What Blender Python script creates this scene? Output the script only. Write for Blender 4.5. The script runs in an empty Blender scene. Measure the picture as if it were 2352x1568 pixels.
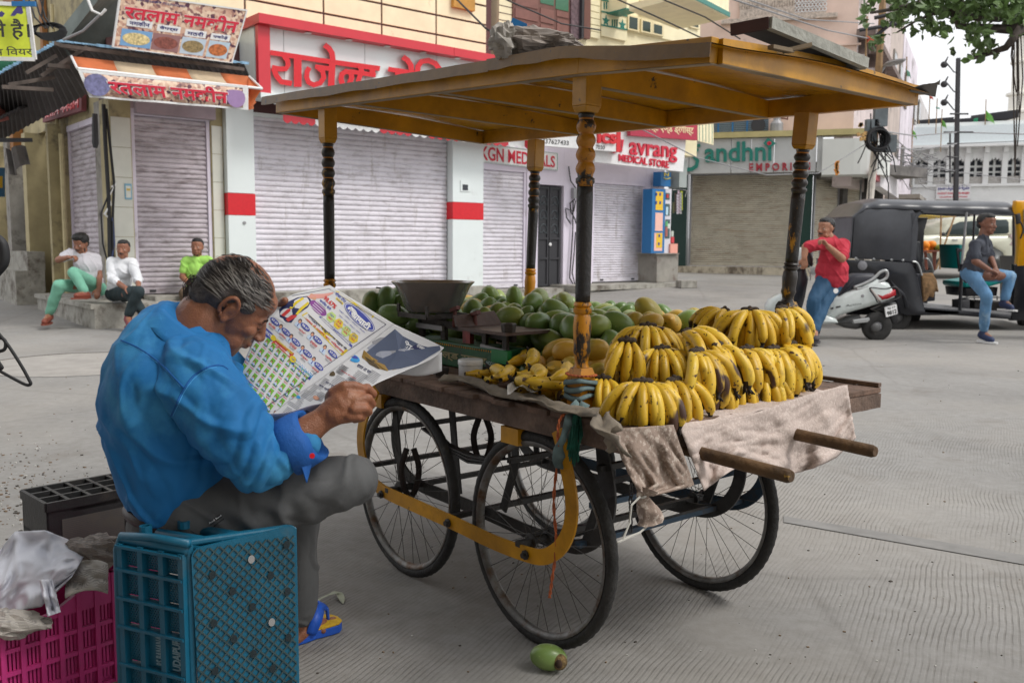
import bpy,bmesh,math,random
from math import sin,cos,pi,radians,sqrt,atan2
from mathutils import Vector,Matrix,Quaternion,noise
R0=random.Random(7)
SC=bpy.context.scene
COL=SC.collection
FD=2090.0
PITCH=math.atan2(222,FD);ROLL=0.0075;CH=1.30
_F=Vector((0,cos(PITCH),-sin(PITCH)));_R=Vector((1,0,0));_U=Vector((0,sin(PITCH),cos(PITCH)))
CR=_R*cos(ROLL)+_U*sin(ROLL);CU=_U*cos(ROLL)-_R*sin(ROLL)
cam=bpy.data.cameras.new('camera');camo=bpy.data.objects.new('camera',cam);COL.objects.link(camo)
m=Matrix((CR,CU,-_F)).transposed().to_4x4();m.translation=Vector((0,0,CH));camo.matrix_world=m
cam.sensor_width=36;cam.lens=FD/2352*36;cam.clip_start=0.05;cam.clip_end=600
cam.dof.use_dof=True;cam.dof.focus_distance=2.9;cam.dof.aperture_fstop=7.0
SC.camera=camo
w=bpy.data.worlds.new('World');SC.world=w;w.use_nodes=True
nt=w.node_tree;bg=nt.nodes['Background']
sky=nt.nodes.new('ShaderNodeTexSky');sky.sky_type='NISHITA';sky.sun_disc=False
SUN_EL,SUN_AZ=radians(52),radians(112)
sky.sun_elevation=SUN_EL;sky.sun_rotation=SUN_AZ;sky.dust_density=4;sky.air_density=1.3
hs=nt.nodes.new('ShaderNodeHueSaturation');hs.inputs['Saturation'].default_value=0.16;hs.inputs['Value'].default_value=1.0
mixw=nt.nodes.new('ShaderNodeMixRGB');mixw.inputs[0].default_value=0.55;mixw.inputs[2].default_value=(11.6,11.7,12.0,1)
nt.links.new(sky.outputs[0],hs.inputs['Color']);nt.links.new(hs.outputs[0],mixw.inputs[1])
nt.links.new(mixw.outputs[0],bg.inputs['Color']);bg.inputs['Strength'].default_value=0.115
sl=bpy.data.lights.new('sun','SUN');so=bpy.data.objects.new('sun',sl);COL.objects.link(so)
sl.energy=1.5;sl.angle=radians(16);sl.color=(1,0.965,0.91)
sd=Vector((sin(SUN_AZ)*cos(SUN_EL),cos(SUN_AZ)*cos(SUN_EL),sin(SUN_EL)))
so.rotation_euler=(-sd).to_track_quat('-Z','Y').to_euler();so.location=(0,0,30)
SC.view_settings.view_transform='Standard';SC.view_settings.look='None'
SC.view_settings.exposure=0.22;SC.view_settings.gamma=1;SC.view_settings.use_curve_mapping=False
SC.cycles.max_bounces=6;SC.cycles.diffuse_bounces=3
C0=Vector((0,0,CH))
def ray(x,y):return _F+CR*((x-1176)/FD)-CU*((y-784)/FD)
def WD(x,y,Y):
 r=ray(x,y);return C0+r*(Y/r.y)
def GH(x,y,h):
 r=ray(x,y);return C0+r*((h-CH)/r.z)
def gz(Y):return 0.0 if Y<14 else 0.04*(Y-14)
def GG(x,y):
 r=ray(x,y);k=-CH/r.z
 if k*r.y<14 and k>0:return C0+r*k
 k=(CH+0.56)/(0.04*r.y-r.z);return C0+r*k
class Plane:
 def __init__(s,p,d,h0=0):
  s.p=Vector((p[0],p[1],0));s.d=Vector((d[0],d[1],0)).normalized();s.n=Vector((s.d.y,-s.d.x,0))
  if s.n.dot(-s.p)<0:s.n=-s.n
 def hit(s,x,y,o=0):
  r=ray(x,y);q=s.p+s.n*o
  return C0+r*((q-C0).dot(s.n)/r.dot(s.n))
 def th(s,x,y,o=0):
  P=s.hit(x,y,o);return(P-s.p).dot(s.d),P.z
 def P(s,t,h,o=0):return s.p+s.d*t+s.n*o+Vector((0,0,h))
 def at(s,x,y,Y):
  P=WD(x,y,Y);q=P-s.p;return q.dot(s.d),P.z,q.dot(s.n)
WM={}
def setp(o,label=None,cat=None,group=None,kind=None):
 if label:o['label']=label
 if cat:o['category']=cat
 if group:o['group']=group
 if kind:o['kind']=kind
 return o
def thing(name,loc,label,cat,group=None,rz=0,parent=None):
 o=bpy.data.objects.new(name,None);COL.objects.link(o);o.empty_display_size=.05
 M=Matrix.Translation(Vector(loc))@Matrix.Rotation(rz,4,'Z');o.matrix_world=M;WM[o]=M
 return setp(o,label,cat,group)
class MB:
 def __init__(s,M=None):s.v=[];s.f=[];s.mi=[];s.M=M;s.cur=0
 def add(s,vs,fs,mi=None):
  b=len(s.v)
  if s.M is not None:vs=[s.M@Vector(v)for v in vs]
  s.v.extend(tuple(v)for v in vs)
  for f in fs:s.f.append(tuple(b+i for i in f));s.mi.append(s.cur if mi is None else mi)
  return s
 def box8(s,c,mi=None):
  return s.add(c,[(0,3,2,1),(4,5,6,7),(0,1,5,4),(1,2,6,5),(2,3,7,6),(3,0,4,7)],mi)
 def box(s,c,sz,rot=None,mi=None):
  c=Vector(c);h=Vector(sz)/2;Rm=rot if rot is not None else Matrix.Identity(3)
  P=[c+Rm@Vector((a*h.x,b*h.y,d*h.z))for d in(-1,1)for a,b in((-1,-1),(1,-1),(1,1),(-1,1))]
  return s.box8(P,mi)
 def bar(s,a,b,wd,hh,up=(0,0,1),mi=None):
  a,b=Vector(a),Vector(b);d=(b-a).normalized();sd=d.cross(Vector(up))
  if sd.length<1e-4:sd=d.cross(Vector((1,0,0)))
  sd.normalize();u=sd.cross(d).normalized()
  q=lambda p,i,j:p+sd*(i*wd/2)+u*(j*hh/2)
  return s.box8([q(a,-1,-1),q(a,1,-1),q(b,1,-1),q(b,-1,-1),q(a,-1,1),q(a,1,1),q(b,1,1),q(b,-1,1)],mi)
 def pbox(s,pl,t0,t1,h0,h1,o0,o1,mi=None):
  return s.box8([pl.P(t0,h0,o0),pl.P(t1,h0,o0),pl.P(t1,h0,o1),pl.P(t0,h0,o1),pl.P(t0,h1,o0),pl.P(t1,h1,o0),pl.P(t1,h1,o1),pl.P(t0,h1,o1)],mi)
 def tube(s,pts,rad,n=8,cap=True,mi=None,closed=False,flat=None):
  pts=[Vector(p)for p in pts];N=len(pts)
  rad=[rad]*N if isinstance(rad,(int,float))else list(rad)
  vs=[];prev=None
  for i,p in enumerate(pts):
   if closed:t=pts[(i+1)%N]-pts[i-1]
   else:t=pts[min(i+1,N-1)]-pts[max(i-1,0)]
   if t.length<1e-9:t=Vector((0,0,1))
   t.normalize()
   if prev is None:
    a=Vector((0,0,1))if abs(t.z)<.9 else Vector((1,0,0));e=t.cross(a).normalized()
   else:
    e=prev-t*prev.dot(t)
    e=e.normalized()if e.length>1e-6 else t.orthogonal().normalized()
   prev=e;g=t.cross(e)
   for k in range(n):
    th=2*pi*k/n;vs.append(p+e*(cos(th)*rad[i])+g*(sin(th)*rad[i]*(flat or 1)))
  fs=[]
  for i in range(N if closed else N-1):
   j=(i+1)%N
   for k in range(n):
    l=(k+1)%n;fs.append((i*n+k,i*n+l,j*n+l,j*n+k))
  if cap and not closed:fs.append(tuple(range(n-1,-1,-1)));fs.append(tuple((N-1)*n+k for k in range(n)))
  return s.add(vs,fs,mi)
 def lathe(s,prof,c=(0,0,0),n=16,axis=None,cap=True,mi=None,sy=1):
  c=Vector(c);q=(Vector(axis).to_track_quat('Z','Y')if axis is not None else Quaternion())
  vs=[c+q@Vector((r*cos(2*pi*k/n),r*sin(2*pi*k/n)*sy,z))for r,z in prof for k in range(n)]
  fs=[(i*n+k,i*n+(k+1)%n,(i+1)*n+(k+1)%n,(i+1)*n+k)for i in range(len(prof)-1)for k in range(n)]
  if cap:fs.append(tuple(range(n-1,-1,-1)));fs.append(tuple((len(prof)-1)*n+k for k in range(n)))
  return s.add(vs,fs,mi)
 def ell(s,c,r,rot=None,n=10,m=7,mi=None):
  c=Vector(c);r=Vector(r)if not isinstance(r,(int,float))else Vector((r,r,r))
  Rm=rot if rot is not None else Matrix.Identity(3);vs=[];fs=[]
  for i in range(1,m):
   ph=pi*i/m
   for k in range(n):vs.append(c+Rm@Vector((r.x*sin(ph)*cos(2*pi*k/n),r.y*sin(ph)*sin(2*pi*k/n),r.z*cos(ph))))
  a=len(vs);vs+=[c+Rm@Vector((0,0,r.z)),c+Rm@Vector((0,0,-r.z))]
  for k in range(n):
   l=(k+1)%n;fs.append((a,k,l));fs.append((a+1,(m-2)*n+l,(m-2)*n+k))
   for i in range(m-2):fs.append((i*n+k,(i+1)*n+k,(i+1)*n+l,i*n+l))
  return s.add(vs,fs,mi)
 def cap(s,a,b,ra,rb,n=12,mi=None):
  a,b=Vector(a),Vector(b);d=b-a;L=d.length;q=d.to_track_quat('Z','Y')if L>1e-6 else Quaternion()
  prof=[(ra*sin(t),-ra*cos(t))for t in(0.15,.5,.95,1.57)]+[(rb*cos(t),L+rb*sin(t))for t in(0,.6,1.05,1.42)]
  vs=[a+q@Vector((r*cos(2*pi*k/n),r*sin(2*pi*k/n),z))for r,z in prof for k in range(n)]
  fs=[(i*n+k,i*n+(k+1)%n,(i+1)*n+(k+1)%n,(i+1)*n+k)for i in range(len(prof)-1)for k in range(n)]
  fs+=[tuple(range(n-1,-1,-1)),tuple((len(prof)-1)*n+k for k in range(n))]
  return s.add(vs,fs,mi)
 def grid(s,fn,nu,nv,th=0.0,mi=None):
  P=[[Vector(fn(i/nu,j/nv))for j in range(nv+1)]for i in range(nu+1)]
  vs=[p for row in P for p in row];W=nv+1
  fs=[(i*W+j,(i+1)*W+j,(i+1)*W+j+1,i*W+j+1)for i in range(nu)for j in range(nv)]
  if th:
   N=len(vs);back=[]
   for i in range(nu+1):
    for j in range(nv+1):
     a=P[min(i+1,nu)][j]-P[max(i-1,0)][j];b=P[i][min(j+1,nv)]-P[i][max(j-1,0)]
     nn=a.cross(b);nn=nn.normalized()if nn.length>1e-12 else Vector((0,0,1));back.append(P[i][j]-nn*th)
   vs=vs+back;fs+=[tuple(N+k for k in f[::-1])for f in list(fs)]
   for i in range(nu):fs.append((i*W,N+i*W,N+(i+1)*W,(i+1)*W));fs.append((i*W+nv,(i+1)*W+nv,N+(i+1)*W+nv,N+i*W+nv))
   for j in range(nv):fs.append((j,j+1,N+j+1,N+j));fs.append((nu*W+j,N+nu*W+j,N+nu*W+j+1,nu*W+j+1))
  return s.add(vs,fs,mi)
 def prism(s,poly,fn,z0,z1,mi=None):
  n=len(poly);vs=[fn(x,y,z0)for x,y in poly]+[fn(x,y,z1)for x,y in poly]
  fs=[tuple(range(n-1,-1,-1)),tuple(range(n,2*n))]+[(i,(i+1)%n,n+(i+1)%n,n+i)for i in range(n)]
  return s.add(vs,fs,mi)
 def mesh(s,name,mats,Mi=None,smooth=False):
  me=bpy.data.meshes.new(name)
  vs=s.v if Mi is None else[tuple(Mi@Vector(v))for v in s.v]
  me.from_pydata(vs,[],s.f)
  if not isinstance(mats,(list,tuple)):mats=[mats]
  for mt in mats:me.materials.append(mt)
  if len(mats)>1:me.polygons.foreach_set('material_index',s.mi)
  if smooth:me.polygons.foreach_set('use_smooth',[True]*len(me.polygons))
  me.update();return me
 def build(s,name,mats,parent=None,smooth=False,bevel=0,subd=0,kind=None,sharp=None):
  Mi=WM[parent].inverted()if parent is not None else None
  me=s.mesh(name,mats,Mi,smooth)
  if sharp:me.set_sharp_from_angle(angle=sharp)
  o=bpy.data.objects.new(name,me);COL.objects.link(o)
  if parent is not None:o.parent=parent;WM[o]=WM[parent]
  else:WM[o]=Matrix.Identity(4)
  if bevel:
   b=o.modifiers.new('bevel','BEVEL');b.width=bevel;b.segments=2;b.limit_method='ANGLE';b.angle_limit=radians(40)
  if subd:b=o.modifiers.new('sub','SUBSURF');b.levels=subd;b.render_levels=subd
  if kind:o['kind']=kind
  return o
def inst(name,me,loc,rot=None,parent=None,scale=None):
 o=bpy.data.objects.new(name,me);COL.objects.link(o)
 o.location=loc
 if rot is not None:o.rotation_euler=rot
 if scale is not None:o.scale=scale
 if parent is not None:o.parent=parent
 return o
def copy_tree(o,parent=None):
 c=o.copy();COL.objects.link(c)
 if parent is not None:c.parent=parent
 for ch in list(o.children):copy_tree(ch,c)
 return c
def structure(name,mb,mt,smooth=False,kind='structure',**k):
 o=mb.build(name,mt,None,smooth,**k);o['kind']=kind;return o
MATS={}
def S(r,g=None,b=None):
 if g is None:g=b=r
 return tuple(((c/255)/12.92 if c/255<=.04045 else((c/255+.055)/1.055)**2.4)for c in(r,g,b))
def mat(name,col,rough=.65,var=.12,scale=6,bump=0,bscale=40,metal=0,dirt=None,spec=.5,stretch=None,detail=5,coat=0,trans=0,alpha=1,sss=0,emit=None):
 if name in MATS:return MATS[name]
 mt=bpy.data.materials.new(name);mt.use_nodes=True;n=mt.node_tree;N,L=n.nodes,n.links
 b=N['Principled BSDF'];b.inputs['Roughness'].default_value=rough;b.inputs['Metallic'].default_value=metal
 b.inputs['Specular IOR Level'].default_value=spec;b.inputs['Coat Weight'].default_value=coat;b.inputs['Coat Roughness'].default_value=.15
 b.inputs['Transmission Weight'].default_value=trans;b.inputs['Alpha'].default_value=alpha
 if sss:b.inputs['Subsurface Weight'].default_value=sss;b.inputs['Subsurface Radius'].default_value=(.012,.004,.002);b.inputs['Subsurface Scale'].default_value=1.0
 if emit:b.inputs['Emission Color'].default_value=(*emit[:3],1);b.inputs['Emission Strength'].default_value=emit[3]
 tc=N.new('ShaderNodeTexCoord');oi=N.new('ShaderNodeObjectInfo');va=N.new('ShaderNodeVectorMath');L.new(tc.outputs['Object'],va.inputs[0]);L.new(oi.outputs['Location'],va.inputs[1])
 mp=N.new('ShaderNodeMapping');L.new(va.outputs[0],mp.inputs[0])
 if stretch:mp.inputs['Scale'].default_value=stretch
 no=N.new('ShaderNodeTexNoise');no.inputs['Scale'].default_value=scale;no.inputs['Detail'].default_value=detail;no.inputs['Roughness'].default_value=.6
 L.new(mp.outputs[0],no.inputs['Vector'])
 rp=N.new('ShaderNodeValToRGB');rp.color_ramp.elements[0].position=.3;rp.color_ramp.elements[1].position=.7
 lo=[max(0,c*(1-var*1.6))for c in col];hi=[min(1,c*(1+var))for c in col]
 rp.color_ramp.elements[0].color=(*lo,1);rp.color_ramp.elements[1].color=(*hi,1)
 L.new(no.outputs[0],rp.inputs[0]);out=rp.outputs[0]
 for dd in(dirt if isinstance(dirt,list)else[dirt]if dirt else[]):
  dc,thr,ds=dd[:3];dstr=dd[3]if len(dd)>3 else None
  n2=N.new('ShaderNodeTexNoise');n2.inputs['Scale'].default_value=ds;n2.inputs['Detail'].default_value=8;n2.inputs['Roughness'].default_value=.7
  m2=N.new('ShaderNodeMapping');L.new(va.outputs[0],m2.inputs[0]);m2.inputs['Location'].default_value=(3.1,7.7,1.3)
  if dstr:m2.inputs['Scale'].default_value=dstr
  L.new(m2.outputs[0],n2.inputs['Vector'])
  r2=N.new('ShaderNodeValToRGB');r2.color_ramp.elements[0].position=thr;r2.color_ramp.elements[1].position=min(.99,thr+(dd[4]if len(dd)>4 else.14))
  L.new(n2.outputs[0],r2.inputs[0]);mx=N.new('ShaderNodeMixRGB');L.new(r2.outputs[0],mx.inputs[0]);L.new(out,mx.inputs[1]);mx.inputs[2].default_value=(*dc,1);out=mx.outputs[0]
 L.new(out,b.inputs['Base Color'])
 if bump:
  n3=N.new('ShaderNodeTexNoise');n3.inputs['Scale'].default_value=bscale;n3.inputs['Detail'].default_value=6;L.new(mp.outputs[0],n3.inputs['Vector'])
  bp=N.new('ShaderNodeBump');bp.inputs['Strength'].default_value=min(1,bump);bp.inputs['Distance'].default_value=.01;L.new(n3.outputs[0],bp.inputs['Height']);L.new(bp.outputs[0],b.inputs['Normal'])
 MATS[name]=mt;return mt
def flat(name,col,rough=.6,**k):return mat(name,col,rough,var=k.pop('var',.05),scale=20,**k)
_tc={}
def text_polys(body,bold=0.0):
 key=(body,bold)
 if key in _tc:return _tc[key]
 cu=bpy.data.curves.new('t','FONT');cu.body=body;cu.offset=bold;cu.resolution_u=3
 o=bpy.data.objects.new('t',cu);COL.objects.link(o)
 dg=bpy.context.evaluated_depsgraph_get();me=bpy.data.meshes.new_from_object(o.evaluated_get(dg))
 vs=[(v.co.x,v.co.y)for v in me.vertices];fs=[tuple(p.vertices)for p in me.polygons]
 bpy.data.objects.remove(o);bpy.data.meshes.remove(me);bpy.data.curves.remove(cu)
 if not vs:_tc[key]=([],[]);return _tc[key]
 x0=min(v[0]for v in vs);x1=max(v[0]for v in vs);y0=min(v[1]for v in vs);y1=max(v[1]for v in vs)
 vs=[((v[0]-x0)/(x1-x0),(v[1]-y0)/max(1e-6,y1-y0))for v in vs]
 _tc[key]=(vs,fs);return _tc[key]
def bil(q,u,v):
 return(q[0]*(1-u)+q[1]*u)*(1-v)+(q[3]*(1-u)+q[2]*u)*v
def put_text(mb,body,q,nrm,depth=.004,bold=0.0,mi=None):
 q=[Vector(p)for p in q];vs,fs=text_polys(body,bold)
 if not vs:return
 par=list(range(len(vs)))
 def fd(a):
  while par[a]!=a:par[a]=par[par[a]];a=par[a]
  return a
 for f in fs:
  for k in f[1:]:par[fd(k)]=fd(f[0])
 ids={};zo=[ids.setdefault(fd(k),len(ids))for k in range(len(vs))]
 nrm=Vector(nrm).normalized();F=[bil(q,u,v)+nrm*(depth+.0001*(zo[k]%7)*max(1,depth*60))for k,(u,v)in enumerate(vs)]
 mb.add(F,fs,mi)
 if depth>.006:
  B=[bil(q,u,v)for u,v in vs];n=len(F);ed={}
  for f in fs:
   for i in range(len(f)):
    a,b=f[i],f[(i+1)%len(f)];ed[(a,b)]=1
  sf=[(a,b,n+b,n+a)for a,b in ed if(b,a)not in ed]
  mb.add(F+B,sf,mi)
def strokes(mb,lines,fn,wd,z0,z1,mi=None):
 for ln in lines:
  w_=wd
  if isinstance(ln,tuple)and isinstance(ln[0],(int,float))and not isinstance(ln[1],(int,float)):w_,ln=ln
  pts=[Vector(p)for p in ln];L=[];Rr=[]
  for i,p in enumerate(pts):
   t=pts[min(i+1,len(pts)-1)]-pts[max(i-1,0)];t.normalize();nn=Vector((-t.y,t.x))*w_/2;L.append(p+nn);Rr.append(p-nn)
  for i in range(len(pts)-1):
   quad=[L[i],L[i+1],Rr[i+1],Rr[i]]
   mb.prism([(a.x,a.y)for a in quad],fn,z0,z1,mi)
def arc(cx,cy,rx,ry,a0,a1,n=10):return[(cx+rx*cos(radians(a0+(a1-a0)*i/n)),cy+ry*sin(radians(a0+(a1-a0)*i/n)))for i in range(n+1)]
M_conc=mat('old_concrete',(.30,.28,.25),.85,.18,3,.4,60,dirt=((.10,.085,.07),.52,2.2))
M_step=mat('step_stone',(.36,.345,.305),.85,.2,5,.5,50,dirt=((.12,.10,.08),.5,3))
M_cream=mat('cream_paint',S(238,228,192),.7,.06,3,.1,30,dirt=((.45,.36,.22),.62,2))
M_creamd=mat('dull_cream_wall',S(176,163,125),.8,.15,2,.3,20,dirt=((.12,.10,.07),.52,1.5))
M_groove=flat('groove_brown',S(90,60,60),.8)
M_lilac=mat('lilac_wall',S(222,214,228),.7,.05,2,.15,25,dirt=((.42,.38,.38),.6,1.3))
M_shut=mat('lilac_shutter_paint',S(220,216,224),.5,.05,3,.05,30,dirt=[((.34,.30,.31),.50,3.5,(1,1,4),.3),((.36,.32,.30),.56,5,(1.2,1.2,.22),.2),((.12,.10,.09),.70,9,(1,1,5),.06)])
M_shutd=mat('dusty_shutter_paint',S(196,187,194),.55,.1,3,.05,30,dirt=((.17,.13,.13),.48,3,(1,1,4),.25))
M_shutb=mat('beige_shutter_paint',S(186,180,164),.55,.08,3,.05,30,dirt=[((.26,.20,.15),.5,2.5,(1,1,3),.3),((.34,.26,.18),.52,1.2,(1,1,14),.2)])
M_gap=flat('shutter_gap',(.16,.145,.15),.8)
M_tile=mat('cream_tile',S(216,216,205),.25,.05,3)
M_acp=mat('white_panel_gloss',S(226,234,234),.22,.02,2,dirt=((.55,.57,.56),.6,1.2))
M_red=flat('gloss_red',S(212,22,36),.25)
M_redp=mat('red_panel',S(206,50,62),.35,.05,2)
M_metalg=mat('grey_metal',(.32,.32,.33),.5,.1,5,metal=.3)
M_dark=flat('dark_paint',(.03,.03,.035),.6)
M_black=flat('black_rubber',(.02,.02,.022),.6)
M_green=flat('dark_green_stone',S(30,58,52),.3,dirt=((.2,.24,.22),.68,6))
M_pink=mat('pink_wall',S(222,196,182),.8,.08,1.2,.15,20,dirt=((.30,.22,.18),.6,.8))
M_white=mat('white_wall',S(232,234,232),.75,.04,1.5,dirt=((.5,.5,.48),.6,.5))
M_glass=flat('dark_glass',(.03,.035,.045),.08)
M_wood=mat('brown_wood',S(112,74,66),.6,.12,6,.2,30,stretch=(1,1,.2))
M_bam=mat('bamboo',S(150,120,84),.7,.2,6)
M_teal=flat('teal_paint',S(28,122,110),.4)
M_wire=flat('wire_black',(.015,.015,.017),.6)
M_wireg=flat('wire_grey',(.25,.25,.26),.6)
M_wpl=flat('white_plastic',(.75,.75,.74),.4)
M_blue=flat('blue_paint',S(30,110,170),.5)
M_ground=None
def ground_mat():
 mt=bpy.data.materials.new('brushed_concrete');mt.use_nodes=True;N,L=mt.node_tree.nodes,mt.node_tree.links;b=N['Principled BSDF']
 tc=N.new('ShaderNodeTexCoord')
 def nz(sc,det=6,rough=.6,loc=(0,0,0)):
  mp=N.new('ShaderNodeMapping');mp.inputs['Location'].default_value=loc;L.new(tc.outputs['Object'],mp.inputs[0])
  n=N.new('ShaderNodeTexNoise');n.inputs['Scale'].default_value=sc;n.inputs['Detail'].default_value=det;n.inputs['Roughness'].default_value=rough;L.new(mp.outputs[0],n.inputs['Vector']);return n
 def ramp(src,a,b_,c0=(0,0,0),c1=(1,1,1)):
  r=N.new('ShaderNodeValToRGB');r.color_ramp.elements[0].position=a;r.color_ramp.elements[1].position=b_;r.color_ramp.elements[0].color=(*c0,1);r.color_ramp.elements[1].color=(*c1,1);L.new(src,r.inputs[0]);return r.outputs[0]
 def mix(f,a,b_,mode='MIX'):
  x=N.new('ShaderNodeMixRGB');x.blend_type=mode
  for i,q in enumerate((f,a,b_)):
   if hasattr(q,'links')or hasattr(q,'is_linked'):L.new(q,x.inputs[i])
   elif isinstance(q,(int,float)):x.inputs[i].default_value=q
   else:x.inputs[i].default_value=(*q,1)
  return x.outputs[0]
 def mth(op,a,b_):
  x=N.new('ShaderNodeMath');x.operation=op
  for i,q in enumerate((a,b_)):
   if isinstance(q,(int,float)):x.inputs[i].default_value=q
   else:L.new(q,x.inputs[i])
  return x.outputs[0]
 base=ramp(nz(.7,8).outputs[0],.3,.7,(.212,.205,.195),(.298,.29,.278))
 fine=ramp(nz(14,9,.75).outputs[0],.36,.62,(.78,.77,.75),(1.05,1.05,1.05))
 base=mix(.8,base,fine,'MULTIPLY')
 stain=ramp(nz(1.9,7,.7,(4,2,0)).outputs[0],.56,.72)
 base=mix(mth('MULTIPLY',stain,.7),base,(.16,.14,.12))
 dust=ramp(nz(.35,6,.6,(9,5,0)).outputs[0],.45,.62)
 base=mix(mth('MULTIPLY',dust,.35),base,(.36,.33,.29))
 wv=N.new('ShaderNodeTexWave');wv.wave_type='BANDS';wv.bands_direction='X';wv.inputs['Scale'].default_value=16;wv.inputs['Distortion'].default_value=0.0
 mp=N.new('ShaderNodeMapping');mp.inputs['Rotation'].default_value=(0,0,radians(28));
 dn=nz(1.3,2,.5);dn2=nz(6,2,.5)
 vadd=N.new('ShaderNodeVectorMath');vadd.operation='MULTIPLY_ADD';L.new(dn.outputs['Color'],vadd.inputs[0]);vadd.inputs[1].default_value=(.10,.10,0);L.new(tc.outputs['Object'],vadd.inputs[2])
 va2=N.new('ShaderNodeVectorMath');va2.operation='MULTIPLY_ADD';L.new(dn2.outputs['Color'],va2.inputs[0]);va2.inputs[1].default_value=(.012,.012,0);L.new(vadd.outputs[0],va2.inputs[2])
 L.new(va2.outputs[0],mp.inputs[0]);L.new(mp.outputs[0],wv.inputs['Vector'])
 groove=ramp(wv.outputs['Color'],.1,.45,(1,1,1),(0,0,0))
 wear=mth('MULTIPLY',ramp(nz(.9,5,.6,(1,8,0)).outputs[0],.40,.56),ramp(nz(9,4,.6,(3,1,0)).outputs[0],.25,.6))
 sx=N.new('ShaderNodeSeparateXYZ');L.new(tc.outputs['Object'],sx.inputs[0])
 near=mth('SUBTRACT',mth('MULTIPLY',sx.outputs[0],.55),sx.outputs[1])
 nr=ramp(mth('ADD',mth('MULTIPLY',near,.25),1.75),.35,.75)
 gm=mth('MULTIPLY',mth('MULTIPLY',groove,wear),nr)
 col=mix(mth('MULTIPLY',gm,.44),base,(.115,.105,.09))
 vo=N.new('ShaderNodeTexVoronoi');vo.feature='DISTANCE_TO_EDGE';vo.inputs['Scale'].default_value=.2;mpv=N.new('ShaderNodeMapping');L.new(vadd.outputs[0],mpv.inputs[0]);L.new(mpv.outputs[0],vo.inputs['Vector'])
 crack=ramp(vo.outputs['Distance'],.0,.006,(1,1,1),(0,0,0))
 col=mix(mth('MULTIPLY',crack,.22),col,(.1,.09,.08))
 L.new(col,b.inputs['Base Color']);b.inputs['Roughness'].default_value=.8
 hgt=mth('SUBTRACT',mth('MULTIPLY',nz(45,8,.7).outputs[0],.35),gm)
 bp=N.new('ShaderNodeBump');bp.inputs['Strength'].default_value=.6;bp.inputs['Distance'].default_value=.0035;L.new(hgt,bp.inputs['Height']);L.new(bp.outputs[0],b.inputs['Normal'])
 return mt
M_ground=ground_mat()
mb=MB()
ys=[-30,-5,5,14,20,30,45,60,90]
xs=[-70,-20,0,20,70]
vs=[(x,y,min(gz(y),1.8))for y in ys for x in xs];n=len(xs)
mb.add(vs,[(j*n+i,j*n+i+1,(j+1)*n+i+1,(j+1)*n+i)for j in range(len(ys)-1)for i in range(n-1)])
structure('street_ground',mb,M_ground)
mb=MB();a=GG(1800,1186);b=GG(2440,1290);a2=GG(1800,1200);b2=GG(2440,1313)
up=Vector((0,0,.004));mb.add([a+up,a2+up,b2+up,b+up],[(0,1,2,3)])
structure('slab_joint',mb,mat('joint_mortar',(.235,.228,.218),.8,.12,8))
mb=MB();c=GG(190,835);ring=[(c.x+1.0*cos(t),c.y+1.0*sin(t))for t in[2*pi*k/40 for k in range(40)]]
mb.add([(x,y,.004)for x,y in ring],[tuple(range(40))]);structure('manhole_patch',mb,mat('patch_concrete',(.33,.31,.285),.85,.12,4))
mb=MB();mb.tube([(x,y,.004)for x,y in ring[:28]],.012,5,flat=.5);structure('patch_crack',mb,flat('crack_dark',(.09,.08,.07),.9))
PF=Plane((-6.06,14.8),(.766,.643))
tc_=PF.th(258,400)[0];cor=PF.P(tc_,0)
PS=Plane((cor.x,cor.y),(-.637,.771));PS.n=Vector((.771,.637,0))*1.0
if PS.n.dot(-PS.p)<0:PS.n=-PS.n
def T(x,y=450,o=0):return PF.th(x,y,o)[0]
def H(x,y,o=0):return PF.th(x,y,o)[1]
HP=.42
def shutter(pl,par,t0,t1,h0,h1,o,n,mt,rails,name='roller_shutter',lock=True):
 mb=MB();rw=.055
 mb.pbox(pl,t0-rw,t0,h0,h1,o-.02,o+.035);mb.pbox(pl,t1,t1+rw,h0,h1,o-.02,o+.035)
 mb.pbox(pl,t0,t1,h0,h1,o-.05,o-.03,1);mb.pbox(pl,t0-rw,t1+rw,h1,h1+.10,o-.02,o+.05)
 sh=mb.build(name,[rails,M_gap],par)
 bb=MB();bb.pbox(pl,t0+.004,t1-.004,h0,h0+.10,o-.028,o+.012);bb.build('bottom_rail',mt,sh)
 if lock:
  for tt in(t0+.18*(t1-t0),t1-.18*(t1-t0)):lk=MB();lk.pbox(pl,tt-.05,tt+.05,h0+.03,h0+.065,o+.0125,o+.03);lk.build('lock_hasp',M_dark,sh)
 st=(h1-h0-.10)/n;Mi=WM[par].inverted();base=pl.P(t0+.003,h0+.10,o);L=t1-t0-.006
 prof=[(-.018,0),(-.014,st*.06),(.002,st*.26),(.006,st*.5),(.002,st*.76),(-.014,st*.96),(-.018,st*.99)]
 vs=[];K=len(prof)
 for e in(0,L):vs+=[tuple(pl.d*e+pl.n*q+Vector((0,0,z)))for q,z in prof]
 fs=[(i,i+1,K+i+1,K+i)for i in range(K-1)]+[tuple(range(K))[::-1],tuple(range(K,2*K))]
 me=bpy.data.meshes.new('slat');R3=Mi.to_3x3();me.from_pydata([tuple(R3@Vector(v))for v in vs],[],fs);me.materials.append(mt)
 for i in range(n):inst('slat',me,Mi@(base+Vector((0,0,st*i))),parent=sh)
 return sh
def rectPF(mb,x0,x1,y0,y1,o0,o1,mi=None,xm=None):
 xm=xm or(x0+x1)/2;t0,t1=T(x0,(y0+y1)/2,o1),T(x1,(y0+y1)/2,o1);ht,hb=H(xm,y0,o1),H(xm,y1,o1)
 mb.pbox(PF,t0,t1,hb,ht,o0,o1,mi);return t0,t1,hb,ht
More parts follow.
